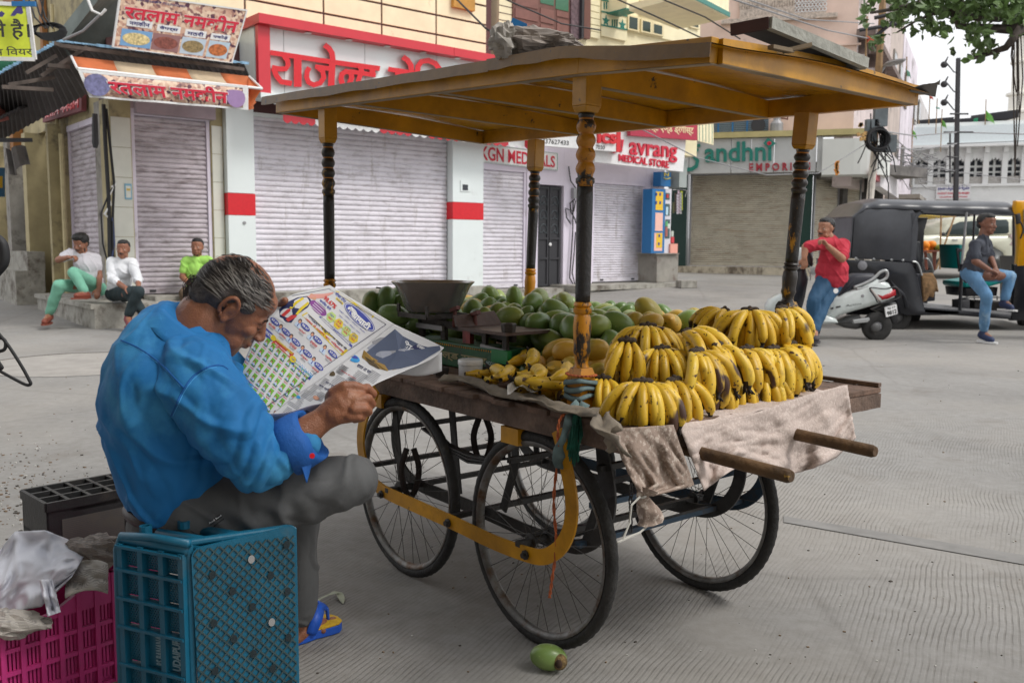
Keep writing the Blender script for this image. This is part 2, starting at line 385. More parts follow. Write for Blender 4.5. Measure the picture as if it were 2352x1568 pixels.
tC,ts1a,ts1b,tp1a,tp1b,ts2b,tp2b=[T(x,470)for x in(258,316,480,516,578,1030,1100)]
h1b,h1t=H(400,673),H(400,272);h2b,h2t=H(1000,674),H(1000,318);
A=thing('corner_building',PF.P(tC,0),'cream two storey corner building with grooved upper wall and white shutters below','building')
TB=T(1104,450)
mb=MB();mb.pbox(PF,tC,T(1128,60),3.55,9,-.5,0);mb.build('upper_wall',M_groove,A)
hb1,hb2=H(875,57),H(875,10);dh=(hb2-hb1);tt=[T(x,60)for x in(562,742,875,1000,1116)];step=(tt[4]-tt[0])/4
lines_t=[tt[0]-step*2.2,tt[0]-step]+tt;lines_t=[max(tC+.01,t)for t in lines_t]
for r in range(-2,5):
 z0=hb1+dh*r+.02;z1=hb1+dh*(r+1)-.02
 if z1<3.5:continue
 for i in range(len(lines_t)-1):
  if lines_t[i+1]-lines_t[i]<.1:continue
  p=MB();p.pbox(PF,lines_t[i]+.02,lines_t[i+1]-.02,z0,z1,.001,.03);p.build('wall_panel',M_cream,A)
p=MB();p.pbox(PF,T(1034,5),T(1083,5),H(1060,24),H(1060,24)+1.4,.032,.12);p.build('window_frame',mat('ochre_wood',S(190,140,60),.6,.12,5),A)
p=MB();p.pbox(PF,tC,TB,-.2,3.55,-.8,-.5);p.build('back_wall',M_conc,A)
p=MB();p.pbox(PF,tC,ts1a-.06,.3,3.55,-.5,0);p.build('wall',M_creamd,A)
p=MB();p.pbox(PF,ts1b+.06,tp1a+.02,.3,3.55,-.5,-.003);p.build('wall',M_creamd,A)
p=MB();p.pbox(PF,ts1a-.06,ts1b+.06,h1t+.1,3.55,-.5,-.003);p.build('lintel',mat('mauve_wall',S(178,160,166),.8,.1,3,dirt=((.2,.15,.13),.55,3)),A)
p=MB();p.pbox(PF,tp1b-.02,ts2b+.05,h2t+.08,3.55,-.5,-.003);p.build('lintel',M_acp,A)
nt_=MB();rectPF(nt_,287,303,422,458,.015,.03);nq=nt_.build('notice',flat('notice_blue',S(130,180,205),.5),A);nt_=MB();rectPF(nt_,289.5,300.5,427,454,.0305,.034);nt_.build('notice_paper',flat('notice_pale',S(226,228,220),.5),nq);nt_=MB();rectPF(nt_,290.5,299.5,433,438,.0345,.037);nt_.build('notice_stripe',flat('notice_yellow',S(220,190,90),.5),nq)
k=0.47;z=h1b-.02
while z<3.0:
 for(a_,b_)in((tC+.02,ts1a-.075),(ts1b+.075,tp1a-.02)):
  p=MB();p.pbox(PF,a_,b_,z+.004,z+k-.004,.001,.014);p.build('wall_tile',M_tile,A)
 z+=k
for(a_,b_,ya,yb,xm)in((tp1a,tp1b,444,494,547),(ts2b,tp2b,465,504,1065)):
 p=MB();zr0,zr1=H(xm,yb,.15),H(xm,ya,.15)
 p.pbox(PF,a_,b_,.25,zr0-.006,-.5,.15);p.pbox(PF,a_,b_,zr1+.006,3.6,-.5,.15);pc=p.build('pilaster',M_acp,A)
 p=MB();p.pbox(PF,a_-.003,b_+.003,zr0,zr1,-.5,.154);p.build('red_band',M_red,pc)
p=MB();c=PF.hit(561,512,.15);p.lathe([(.03,0),(.03,.012),(.015,.014)],c,12,PF.n);p.build('socket',M_metalg,A)
p=MB();rectPF(p,1058,1080,415,440,.151,.165);q_=p.build('meter_box',M_acp,A)
p=MB();rectPF(p,1063,1075,424,437,.166,.172);p.build('box_window',M_glass,A)
shutter(PF,A,ts1a,ts1b,h1b,h1t,-.06,34,M_shutd,M_lilac)
shutter(PF,A,tp1b,ts2b,h2b,h2t+.12,-.06,33,M_shut,M_metalg)
p=MB();a_,b_=T(308,268),T(488,268);p.pbox(PF,a_,b_,h1t+.02,h1t+.30,.0,.14);p.build('shutter_hood',mat('hood_mauve',S(166,150,158),.6,.1,3),A)
TBe=T(1524,500)
B=thing('shop_building',PF.P(TB,0),'lilac painted shop building with a black steel door between two shutters','building')
kb,kt=H(1155,661),H(1155,392);nb,ntp=H(1420,646),H(1420,424);db,dt=H(1265,657),H(1265,428)
tk0,tk1,td0,td1,tn0,tn1=[T(x,520)for x in(1104,1205,1238,1292,1366,1478)]
p=MB()
p.pbox(PF,tk1+.06,td0-.03,.2,3.6,-.5,0);p.pbox(PF,td1+.03,tn0-.06,.2,3.6,-.5,0);p.pbox(PF,tn1+.06,TBe,.15,3.6,-.5,0)
p.pbox(PF,TB,tk1+.06,kt+.1,3.6,-.5,-.002);p.pbox(PF,td0-.03,td1+.03,dt+.03,3.6,-.5,-.002);p.pbox(PF,tn0-.06,tn1+.06,ntp+.1,3.6,-.5,-.002)
p.pbox(PF,TB,TBe,-.2,3.6,-.9,-.55);p.build('wall',M_lilac,B,kind=None)
p=MB();p.pbox(PF,T(1146,60),T(1612,60),3.6,9,-.6,-.05);p.build('upper_wall',M_cream,B)
shutter(PF,B,tk0+.06,tk1,kb,kt,-.06,27,M_shut,M_lilac);shutter(PF,B,tn0,tn1,nb,ntp,-.06,38,M_shut,M_lilac)
dr=MB()
for s_ in(0,1):
 a_=td0+(td1-td0)*.5*s_+.01;b_=td0+(td1-td0)*.5*(s_+1)-.01
 dr.pbox(PF,a_,b_,db,dt,-.12,-.08)
 for zz in(db,db+(dt-db)*.27,db+(dt-db)*.47,dt-.06):dr.pbox(PF,a_,b_,zz,zz+.05,-.0799,-.05)
 for tt_ in(a_,b_-.05):dr.pbox(PF,tt_,tt_+.05,db,dt,-.0798,-.055)
dro=dr.build('steel_door',M_dark,B)
g_=MB()
for s_ in(0,1):
 for r_ in range(3):
  for sg in(-1,1):
   cx=td0+(td1-td0)*(.27+.46*s_);cz=db+(dt-db)*(.56+.14*r_)
   g_.tube([PF.P(cx+x*.11*sg,cz+y*.14,-.066)for x,y in arc(0,0,1,1,-30,200,9)+[(-.3,-.3),(.1,.1)]],.008,5)
g_.build('scroll_grille',flat('door_scroll',(.09,.11,.12),.5),dro)
g_=MB();g_.lathe([(.035,0),(.04,.02),(.02,.03)],PF.P((td0+td1)/2+.02,db+(dt-db)*.42,-.05),10,PF.n);g_.build('padlock',M_wpl,dro)
st=MB();st.pbox(PF,T(330,680),T(1095,675),-.1,h1b-.015,0.005,.55);o=st.build('plinth',M_step,A)
st=MB();st.pbox(PF,T(1100,670)+.02,T(1303,660,.6),-.1,kb-.02,-.55,.50);st.build('plinth',M_step,B)
st=MB();st.pbox(PF,T(1300,668,.5)+.02,T(1555,655,.8),nb-.14,nb-.03,-.55,.85)
st.pbox(PF,T(1300,668,.5)+.02,T(1372,668,.7),-.1,nb-.145,-.3,.80);st.pbox(PF,T(1462,668,.5),T(1545,655,.8),-.1,nb-.145,-.3,.80);st.build('stone_slab',M_step,B)
st=MB();ca=GG(219,756);dd=PS.d;dl=3.6;L1=PF.d*2.2
for i,(h0,h1,ex)in enumerate(((-.05,.30,0),(.30,.37,.05))):
 a_=ca-PF.d*ex+PF.n*ex*0;c4=[a_,a_+L1,a_+L1-PF.n*1.6,a_+dd*dl-PF.n*0,]
 P_=[a_,a_+L1,a_+L1+dd*dl,a_+dd*dl]
 st.box8([Vector((q.x,q.y,h0))for q in P_]+[Vector((q.x,q.y,h1))for q in P_])
o=st.build('stone_platform',M_step);setp(o,'low stone platform in front of the corner shop that two men sit on','platform')
L_=thing('side_street_building',(cor.x,cor.y,0),'dull yellow old building running up the side street at the left','building')
def SS(x,y,o=0):return PS.th(x,y,o)
s0a,s0b=SS(250,420)[0],SS(158,420)[0];sh0,sh1=SS(205,668)[1],SS(205,285)[1]
def sw(mb,t0,t1,h0,h1,o0,o1,mi=None):mb.pbox(PS,min(t0,t1),max(t0,t1),h0,h1,o0,o1,mi)
p=MB();sw(p,.02,16,3.4,9.5,-.12,0);p.build('upper_wall',M_creamd,L_)
p=MB();sw(p,.3,16,-.2,3.4,-.5,-.3);sw(p,.0,s0a-.06,.2,3.4,-.12,-.002);sw(p,s0b+.06,s0b+.35,0,3.4,-.3,.05);sw(p,s0a-.1,s0b+.1,sh1+.1,3.4,-.12,-.002);p.build('wall',M_creamd,L_)
shutter(PS,L_,s0a,s0b,sh0,sh1,-.06,30,M_shutd,M_lilac,lock=False)
for i,(xa,wd_)in enumerate(((150,.14),(95,.3),(52,.35),(14,.3))):
 tt_=SS(xa,450)[0];p=MB();sw(p,tt_,tt_+wd_,0,3.4,-.3,.25);p.build('pillar',M_creamd if i!=2 else M_conc,L_)
for i,(xa,ww,cc)in enumerate(((132,.5,(.16,.10,.07)),(112,.4,(.25,.23,.2)),(74,.7,(.12,.16,.17)),(35,1.0,(.28,.22,.18)))):
 tt_=SS(xa,450)[0];p=MB();sw(p,tt_,tt_+ww,.4,2.7,-.45,-.2);p.build('door',mat('old_door_%d'%i,cc,.8,.25,4,dirt=((.05,.04,.035),.5,3)),L_)
p=MB();sw(p,SS(135,600)[0],SS(45,640)[0],-.1,.75,.25,.75);sw(p,SS(130,600)[0],SS(85,640)[0],.75,1.1,.2,.5);p.build('masonry_bench',M_step,L_)
p=MB();t_=SS(150,300)[0];p.tube([PS.P(t_-.1,0,.1),PS.P(t_-.1,3.2,.1)],.045,8);p.tube([PS.P(t_+.25,.3,.08),PS.P(t_+.22,5.5,.08)],.03,6);p.build('drain_pipe',mat('pipe_cream',S(196,182,140),.6),L_)
p=MB();q4=[PS.hit(98,282,.12),PS.hit(187,254,.12),PS.hit(187,200,.12),PS.hit(98,235,.12)]
p.box8([q4[0]-PS.n*.08,q4[1]-PS.n*.08,q4[1],q4[0],q4[3]-PS.n*.08,q4[2]-PS.n*.08,q4[2],q4[3]]);sg=thing('side_shop_sign',q4[0],'faded maroon shop sign above the side shutter under the tin roof','sign')
p.build('board',mat('maroon_sign',S(120,62,66),.7,.15,5),sg);p=MB();put_text(p,'रतलाम नमकीन',[bil(q4,.05,.15),bil(q4,.95,.15),bil(q4,.95,.8),bil(q4,.05,.8)],PS.n,.01,.02);p.build('lettering',M_red,sg)
p=MB();q4=[WD(95,165,14.2),WD(250,-30,13.2),WD(300,-30,14.3),WD(270,150,15.0)]
q5=[WD(86,160,14.0),WD(236,-34,13.0)]
p.box8([q4[0],q4[3],q4[2],q4[1],q4[0]+Vector((0,0,.25)),q4[3]+Vector((0,0,.25)),q4[2]+Vector((0,0,.25)),q4[1]+Vector((0,0,.25))])
p.build('sloping_slab',mat('slab_bluegrey',S(128,136,132),.85,.2,2,.3,30,dirt=((.12,.11,.1),.6,4)),L_)
p=MB();sw(p,SS(60,60)[0],SS(40,60)[0],4.5,9,.01,.2);sw(p,SS(110,60)[0],SS(104,60)[0],4.5,9,.01,.1);sw(p,6,6.3,3,9,.01,.2);p.build('timber_post',mat('ochre_post',S(150,100,50),.7),L_)
tr=thing('tin_roof',WD(138,150,13),'dark corrugated tin roof with a pale blue edge over the corner shop','roof')
e0,e1,e2=PF.hit(138,96,1.0),PF.hit(561,146,1.0),None
e0b=PF.P(tC-.1,e0.z-.35,0);e1b=PF.P(T(590,150),e1.z-.3,0);s1=WD(-40,190,14.6);s1b=WD(-40,345,16.8);e0c=WD(215,208,14.3)
def corr(mb,a,b,c,d,n,amp,mi=None):
 nn=(b-a).cross(d-a).normalized()
 if nn.z<0:nn=-nn
 vs=[];fs=[]
 for i in range(n+1):
  u=i/n;w_=nn*(amp*(1 if i%2 else-1));vs+=[a.lerp(b,u)+w_,d.lerp(c,u)+w_]
 fs=[(2*i,2*i+2,2*i+3,2*i+1)for i in range(n)];k0=len(vs);vs2=vs+[v-nn*.006 for v in vs]
 mb.add(vs2,fs+[tuple(k0+j for j in f[::-1])for f in fs]+[(2*i,k0+2*i,k0+2*i+2,2*i+2)for i in range(n)],mi)
p=MB();corr(p,e0,e1,e1b,e0b,52,.018);p.build('tin_sheet',mat('tin_blue_under',S(88,84,84),.6,.3,3,metal=.2,dirt=((.08,.07,.07),.45,3)),tr)
p=MB();corr(p,s1,e0,e0c,s1b,44,.018);p.build('tin_sheet',MATS['tin_blue_under'],tr)
p=MB()
for i in range(26):
 u=i/25
 if R0.random()<.75:
  a_=e0.lerp(e1,u);p.box(a_+PF.n*.02+Vector((0,0,.006)),(.10+R0.random()*.06,.012,.02+R0.random()*.02),Matrix.Rotation(atan2(PF.d.y,PF.d.x),3,'Z'))
for i in range(30):
 a_=s1.lerp(e0,i/29);p.box(a_+PS.n*.02,(.08,.02,.03),Matrix.Rotation(R0.uniform(0,3),3,'Z'))
p.build('flaking_edge',mat('flake_blue',S(140,182,214),.6,.25,9),tr,kind='stuff')
for(xa,ya,xb,yb,o_)in((95,175,200,108,1.0),(108,162,195,130,.8),(125,100,185,118,1.0),(60,168,130,128,.9),(20,195,125,178,.9),(5,200,122,207,1.0),(138,105,560,160,1.1),(110,150,160,155,1.1)):
 p=MB();p.bar(PF.hit(xa,ya,o_),PF.hit(xb,yb,o_),.05,.05);p.build('rafter',mat('weathered_rafter',S(92,82,76),.85,.3,5),tr)
M_snack=None
def snack_mat():
 mt=mat('snack_print',S(206,176,160),.5,.05,8);N,L=mt.node_tree.nodes,mt.node_tree.links;b=N['Principled BSDF']
 tc=N.new('ShaderNodeTexCoord');vo=N.new('ShaderNodeTexVoronoi');vo.inputs['Scale'].default_value=22;L.new(tc.outputs['Object'],vo.inputs['Vector'])
 r=N.new('ShaderNodeValToRGB');L.new(vo.outputs['Color'],r.inputs[0]);e=r.color_ramp.elements
 e[0].position=.15;e[0].color=(*S(90,50,70),1);e[1].position=.75;e[1].color=(*S(230,205,180),1)
 q=e.new(.35);q.color=(*S(196,150,130),1);L.new(r.outputs[0],b.inputs['Base Color']);return mt
M_snack=snack_mat();M_whitep=flat('white_print',(.8,.8,.8),.5);M_redt=flat('red_print',S(206,36,62),.5);M_bluet=flat('blue_print',S(40,40,110),.5);M_blk=flat('black_print',(.03,.03,.03),.5)
def panel(name,q,nrm,th,mt,par,frame=None):
 q=[Vector(v)for v in q];nn=Vector(nrm).normalized();mb=MB();mb.box8([q[0]-nn*th,q[1]-nn*th,q[1],q[0],q[3]-nn*th,q[2]-nn*th,q[2],q[3]]);return mb.build(name,mt,par)
sn=thing('snack_signboard',PF.hit(260,107,1.45),'tilted snack shop signboard with red Hindi lettering and four snack pictures','sign')
q4=[PF.hit(262,107,1.45),PF.hit(531,143,1.45),PF.hit(565,26,1.6),PF.hit(279,-14,1.6)]
nn=(q4[1]-q4[0]).cross(q4[3]-q4[0]).normalized();nn=nn if nn.dot(PF.n)>0 else-nn
panel('board',q4,nn,.03,M_snack,sn)
def onq(q,r):return[bil(q,r[0],r[1]),bil(q,r[2],r[1]),bil(q,r[2],r[3]),bil(q,r[0],r[3])]
p=MB();
for r in((-.012,-.02,1.012,.0),(-.012,1.,1.012,1.03),(-.012,0,0,1),(1,0,1.012,1)):
 z=onq(q4,r);p.box8([z[0]-nn*.04,z[1]-nn*.04,z[1]+nn*.01,z[0]+nn*.01,z[3]-nn*.04,z[2]-nn*.04,z[2]+nn*.01,z[3]+nn*.01])
p.build('frame',M_wpl,sn)
p=MB();put_text(p,'रतलाम नमकीन',onq(q4,(.035,.545,.975,.86)),nn,.006,.045);p.build('lettering_edge',M_whitep,sn)
p=MB();put_text(p,'रतलाम नमकीन',onq(q4,(.04,.55,.97,.855)),nn,.010,.03);p.build('lettering',M_redt,sn)
p=MB();put_text(p,'9413954899,7023602086',onq(q4,(.12,.9,.5,.95)),nn,.006,.01);p.build('phone_number',M_bluet,sn)
for i,(r,tx)in enumerate((((.07,.42,.27,.56),'नमकीन'),((.31,.40,.50,.53),'वेपर्स'),((.54,.38,.72,.51),'मठरी'),((.76,.38,.93,.50),'पकोड़े'))):
 z=onq(q4,r);p=MB();p.add([v+nn*.005 for v in z],[(0,1,2,3)]);c_=p.build('name_plate',M_whitep,sn)
 p=MB();put_text(p,tx,onq(q4,(r[0]+.02,r[1]+.025,r[2]-.02,r[3]-.02)),nn,.008,.02);p.build('plate_lettering',M_bluet,c_)
 r2=(r[0]-.03+.01*i,.04,r[2]+.015,.36);z=onq(q4,r2);p=MB();p.add([v+nn*.004 for v in z],[(0,1,2,3)]);c_=p.build('picture',flat('pic_bg%d'%i,[S(120,165,210),S(150,110,110),S(190,205,220),S(185,205,220)][i],.5),sn)
 p=MB();pts=[bil(z,.5+.45*cos(t),.48+.36*sin(t))+nn*.006 for t in[2*pi*k/20 for k in range(20)]];p.add(pts,[tuple(range(20))]);p.build('snack_heap',mat('snack%d'%i,[S(226,205,150),S(140,80,70),S(150,130,90),S(190,110,60)][i],.5,.35,30),c_)
aw=thing('striped_awning',PF.hit(164,132,.8),'orange and cream striped awning with a printed red lettered valance','awning')
at0,at1=[PF.hit(164,130,1.2),PF.hit(572,176,1.2)],[PF.hit(178,158,1.72),PF.hit(602,204,1.72)]
M_or=mat('awning_orange',S(224,134,84),.7,.12,3);M_cr=mat('awning_cream',S(226,208,180),.7,.1,3)
for m_ in(M_or,M_cr):b_=m_.node_tree.nodes['Principled BSDF'];t_=m_.node_tree.nodes.new('ShaderNodeBsdfTranslucent');x_=m_.node_tree.nodes.new('ShaderNodeMixShader');x_.inputs[0].default_value=.45;m_.node_tree.links.new(b_.inputs['Base Color'].links[0].from_socket,t_.inputs[0]);m_.node_tree.links.new(b_.outputs[0],x_.inputs[1]);m_.node_tree.links.new(t_.outputs[0],x_.inputs[2]);m_.node_tree.links.new(x_.outputs[0],m_.node_tree.nodes['Material Output'].inputs[0])
bounds=[0,.215,.42,.62,.82,1.0]
for i in range(5):
 p=MB();p.grid(lambda u,v:(at0[0].lerp(at0[1],bounds[i]+(bounds[i+1]-bounds[i])*u)).lerp(at1[0].lerp(at1[1],bounds[i]+(bounds[i+1]-bounds[i])*u),v)+Vector((0,0,-.05*sin(pi*v))),4,6,.004)
 p.build('stripe',M_or if i%2==0 else M_cr,aw,smooth=True)
p=MB();p.tube([at1[0],at1[1]],.022,8);p.tube([at0[0],at1[0]],.018,6);p.tube([at0[1],at1[1]],.018,6);p.build('awning_bar',M_wpl,aw)
va=[PF.hit(205,224,1.70),PF.hit(570,253,1.70),PF.hit(570,198,1.75),PF.hit(178,160,1.75)]
vf=lambda u,v,e=0:bil(va,u,v)+PF.n*(.02*sin(u*19)*(1-v)+e)
p=MB();p.grid(lambda u,v:vf(u,v),30,3,.004);vo_=p.build('valance',M_snack,aw,smooth=True)
p=MB()
p.grid(lambda u,v:vf(u,v*.08,.003),30,1);p.grid(lambda u,v:vf(u,.90+v*.10,.003),30,1);p.grid(lambda u,v:vf(u*.02,v,.004),1,3);p.grid(lambda u,v:vf(.965+u*.035,v,.004),1,3);p.build('valance_border',M_whitep,vo_)
p=MB();put_text(p,'रतलाम नमकीन',[vf(.13,.20,0),vf(.865,.16,0),vf(.865,.84,0),vf(.13,.84,0)],PF.n,.028,.045);p.build('lettering_edge',M_whitep,vo_)
p=MB();put_text(p,'रतलाम नमकीन',[vf(.135,.2,0),vf(.86,.17,0),vf(.86,.82,0),vf(.135,.82,0)],PF.n,.034,.028);p.build('lettering',M_redt,vo_)
for cu_,mm in((.07,0),(.915,1)):
 p=MB();c=vf(cu_,.48,.022 if mm==0 else.022);p.add([c+PF.d*(.17 if mm==0 else.15)*cos(t)+Vector((0,0,.15*sin(t)))for t in[2*pi*k/20 for k in range(20)]],[tuple(range(20))])
 p.build('snack_disc',[mat('disc_blue',S(110,110,150),.5,.3,20),flat('disc_mauve',S(150,120,165),.5)][mm],vo_)
p=MB();p.add([va[1]+PF.d*.005,at1[1]-Vector((0,0,.0)),at0[1],PF.hit(583,250,1.3)],[(0,1,2,3)]);p.grid(lambda u,v:(va[1]+PF.d*.01).lerp(PF.hit(588,236,1.2),u).lerp(va[2].lerp(at0[1],u),v),4,4,.004);p.build('side_flap',M_or,aw)
rs=thing('red_white_shop_sign',PF.hit(597,215,.7),'large white shop sign with red frame, raised red Hindi letters and small downlights','sign')
SO=.70;tl,tr_=T(590,130,SO),T(1235,200,SO);ht_=H(597,60,SO);hbt=H(597,214,SO);htop=H(597,38,SO)
seams=[tl+.01]+[T(x,120,SO)for x in(652,838,1003,1140)]+[tr_]
for i in range(len(seams)-1):
 p=MB();p.pbox(PF,seams[i]+.005,seams[i+1]-.005,hbt,ht_,SO-.06,SO);p.build('sign_panel',M_acp,rs)
for i in range(3):
 p=MB();p.pbox(PF,tl,tl+.02,hbt,ht_,SO-.08-.2*(i+1),SO-.085-.2*i);p.build('side_panel',M_acp,rs)
p=MB();p.pbox(PF,tl-.02,tl+.19,hbt,ht_-.001,SO+.001,SO+.10);fr=p.build('frame_post',M_redp,rs)
ja=T(1036,120,SO+.12)
for a_,b_ in((tl-.05,ja-.004),(ja+.004,tr_)):
 p=MB();p.pbox(PF,a_,b_,ht_,htop,.03,SO+.22);p.build('top_band',M_redp,rs)
p=MB();p.pbox(PF,tl,tr_,hbt-.09,hbt-.004,SO-.3,SO+.12);p.build('bottom_trim',M_acp,rs)
for(x_,y_)in((706,78),(800,94),(888,109),(971,123),(1049,136)):
 t_=T(x_,y_,SO+.1);p=MB();p.lathe([(.065,-.018),(.05,-.025),(.045,-.01)],PF.P(t_,ht_,SO+.12),14);p.build('downlight',M_wpl,rs)
cf=lambda x,y,z:PF.hit(516.8+x/3.723,y/3.723,SO+z)
lets=[(42,[(385,450),(860,524),(1325,588)]),(44,[(400,578),(470,592),(520,590),(540,560),(535,520),(505,478)]),(46,[(418,590),(440,650),(480,700),(572,716)]),(66,[(622,490),(622,745)]),(56,[(918,520),(908,742)]),(44,[(722,578),(704,610),(698,660),(715,705),(760,728),(815,712),(845,665),(835,610),(800,585)]),(40,[(770,572),(905,590)]),(46,[(850,385),(890,415),(915,455),(925,530)]),(46,[(1005,720),(992,680),(1000,635),(1035,612),(1075,625),(1085,665),(1070,700),(1060,740)]),(38,[(1060,612),(1290,645)]),(44,[(1150,560),(1170,610),(1140,690),(1180,740)]),(50,[(1262,600),(1258,650)]),(40,[(1395,592),(1700,640)]),(50,[(1480,600),(1478,740)]),(46,[(1520,488),(1560,515),(1590,560),(1598,640)]),(46,[(1645,640),(1650,570),(1680,528),(1740,518),(1800,545),(1840,600),(1850,680)])]
for i,ln in enumerate(lets):
 p=MB();strokes(p,[(ln[0]*1.02,ln[1])],cf,40,.03+.0006*i,.10+.0007*i);p.build('raised_letter_stroke',M_red,rs)
sv=thing('scalloped_valance',PF.hit(650,280,.6),'red and white scalloped valance hanging below the red framed sign','awning')
y_at=lambda x:252+(x-650)*.118
N_=16
for i in range(N_):
 xa,xb=650+37*i,650+37*(i+1);top=[PF.hit(xa,y_at(xa)-2,.6),PF.hit(xb,y_at(xb)-2,.6)]
 hh=.24;p=MB();K=8;vs=[]
 for k in range(K+1):
  u=k/K;a_=top[0].lerp(top[1],u);vs+=[a_,a_-Vector((0,0,hh*.78+.05*sin(pi*((u*2)%1 if u<1 else 0))))]
 vs+=[v-PF.n*.004 for v in vs];nn_=2*(K+1)
 p.add(vs,[(2*k,2*k+1,2*k+3,2*k+2)for k in range(K)]+[(nn_+2*k,nn_+2*k+2,nn_+2*k+3,nn_+2*k+1)for k in range(K)])
 p.build('scallop_strip',[M_redp,M_redp,M_whitep][i%3]if i not in(3,4)else M_whitep,sv)
p=MB();p.tube([PF.hit(630,236,.5),PF.hit(1240,318,.5)],.03,8);p.tube([PF.hit(600,228,.3),PF.hit(660,240,.62)],.03,8);p.build('bracket_bar',M_wpl,sv)
def xq(fn,r):return[fn(*r[0]),fn(*r[1]),fn(*r[2]),fn(*r[3])]
kg=thing('medicals_sign',PF.hit(1098,372,.04),'white board with bold red lettering KGN MEDICALS above the narrow shutter','sign')
c4=lambda x,y,o=.05:PF.hit(1062.3+x/4.267,321.6+y/4.267,o)
panel('board',[c4(155,215),c4(938,302),c4(938,128),c4(155,25)],PF.n,.045,M_whitep,kg)
p=MB();put_text(p,'KGN MEDICALS',[c4(180,195),c4(905,272),c4(905,160),c4(180,55)],PF.n,.008,.015);p.build('lettering',M_redt,kg)
p=MB()
for a_,b_ in(((162,208),(930,296)),((930,296),(930,132)),((930,132),(162,34)),((162,34),(162,208))):p.bar(c4(*a_,.053),c4(*b_,.053),.012,.004)
p.build('border_line',M_teal,kg)
c3=lambda x,y,o:PF.hit(1091+x/3.723,y/3.723,o)
nv=thing('medical_store_sign',c3(1366,1385,.75),'white sign with raised red letters reading MEDICAL STORE above the wide shutter','sign')
panel('board',[c3(1025,1385,.8),c3(1780,1470,.8),c3(1805,1185,.8),c3(1025,1080,.8)],PF.n,.12,M_whitep,nv)
p=MB();c=lambda x,y,z:c3(x,y,.8+z)
strokes(p,[(26,[(1180,1300),(1205,1300),(1212,1200),(1255,1290),(1262,1195)])],c,20,.002,.04)
put_text(p,'avrang',[c3(1315,1375,.8),c3(1720,1395,.8),c3(1722,1262,.8),c3(1315,1215,.8)],PF.n,.04,.012);p.build('lettering',M_redt,nv)
p=MB();put_text(p,'MEDICAL STORE',[c3(1225,1378,.8),c3(1652,1440,.8),c3(1655,1378,.8),c3(1225,1318,.8)],PF.n,.03,.018);p.build('store_lettering',M_redt,nv)
ph=thing('phone_number_sign',c3(575,1250,1.0),'white sign strip with phone numbers partly hidden behind the cart roof','sign')
panel('board',[c3(560,1245,1.0),c3(1240,1300,1.0),c3(1245,1100,1.0),c3(560,1050,1.0)],PF.n,.1,M_whitep,ph)
p=MB();put_text(p,'7737627433',[c3(545,1225,1.0),c3(800,1243,1.0),c3(802,1205,1.0),c3(548,1180,1.0)],PF.n,.006,.015);put_text(p,'7030',[c3(1030,1275,1.0),c3(1108,1282,1.0),c3(1110,1246,1.0),c3(1032,1240,1.0)],PF.n,.006,.015);p.build('phone_lettering',M_blk,ph)
p=MB();put_text(p,'ics',[c3(1040,1225,1.0),c3(1200,1235,1.0),c3(1200,1120,1.0),c3(1040,1105,1.0)],PF.n,.05,.03);p.build('raised_lettering',M_red,ph)
p=MB();z=[c3(1212,1300,1.02),c3(1245,1302,1.02),c3(1248,1100,1.02),c3(1215,1098,1.02)];p.box8([v-PF.n*.14 for v in z[:2]]+[z[1],z[0]]+[z[3]-PF.n*.14,z[2]-PF.n*.14,z[2],z[3]]);p.build('red_edge',M_red,ph)
dg=thing('druggist_sign',c3(1390,1170,.9),'maroon sign with cream Hindi lettering above the medical store sign','sign')
panel('board',[c3(1330,1160,.95),c3(1900,1200,.95),c3(1900,960,.95),c3(1330,940,.95)],PF.n,.1,flat('maroon_print',S(176,44,70),.5),dg)
p=MB();put_text(p,'केमिस्ट एण्ड ड्रगीस्ट',[c3(1400,1125,.95),c3(1868,1165,.95),c3(1868,1075,.95),c3(1400,1040,.95)],PF.n,.006,.02);p.build('lettering',flat('cream_print',S(235,215,170),.5),dg)
p=MB();p.grid(lambda u,v:c3(1905+135*u,1205+v*-240+u*35,.95-.25*u*u),8,2,.03);p.build('curved_corner',M_cream,dg)
p=MB()
for k in range(5):p.grid(lambda u,v:c3(1905+135*(.1+.2*k+u*.03),1200+v*-235+(.1+.2*k)*35,.952-.25*(.1+.2*k)**2+.004),1,1)
p.build('green_stripe',M_teal,dg)
def cu(x0,x1,y0,y1,o0,o1,name,mt,par=B,sl=.12):
 p=MB();a_,b_=c3(x0,y1,o1),c3(x1,y1,o1);t0,t1=(a_-PF.p).dot(PF.d),(b_-PF.p).dot(PF.d);m_=c3((x0+x1)/2,y1,o1).z;n_=c3((x0+x1)/2,y0,o1).z
 p.pbox(PF,t0,t1,m_,n_,o0,o1);return p.build(name,mt,par)
cu(205,330,-60,330,-.05,.0,'wall_panel',M_cream)
for k in range(5):cu(207,328,-8+62*k,-2+62*k,.0,.006,'groove',M_groove)
bd=cu(325,820,-300,330,-.05,.04,'wooden_door',M_wood)
for(a_,b_,y0,y1)in((345,540,-40,60),(345,540,90,170),(345,540,200,300),(560,675,-40,40),(560,675,80,200),(560,675,220,330),(700,800,100,150),(700,800,170,320)):
 cu(a_,b_,y0,y1,.041,.055,'door_panel',mat('brown_wood_light',S(128,86,78),.6,.1,6),bd)if y0>-45 and not(a_>550 and y0==-40)else cu(a_,b_,y0,y1,.041,.05,'door_pane',flat('green_pane',S(60,110,84),.2),bd)
cu(690,800,-60,90,.041,.05,'door_pane',MATS['green_pane'],bd)
cu(820,912,-100,330,-.05,.08,'carved_column',mat('carved_mauve',S(110,90,96),.8,.4,14,.6,40));cu(912,930,-100,330,.0,.16,'drain_pipe',M_dark);cu(932,985,-100,330,-.05,.06,'post',M_wood)
for k in range(7):cu(990,1070,-60+56*k,-10+56*k,-.05,.02,'wall_block',M_cream)
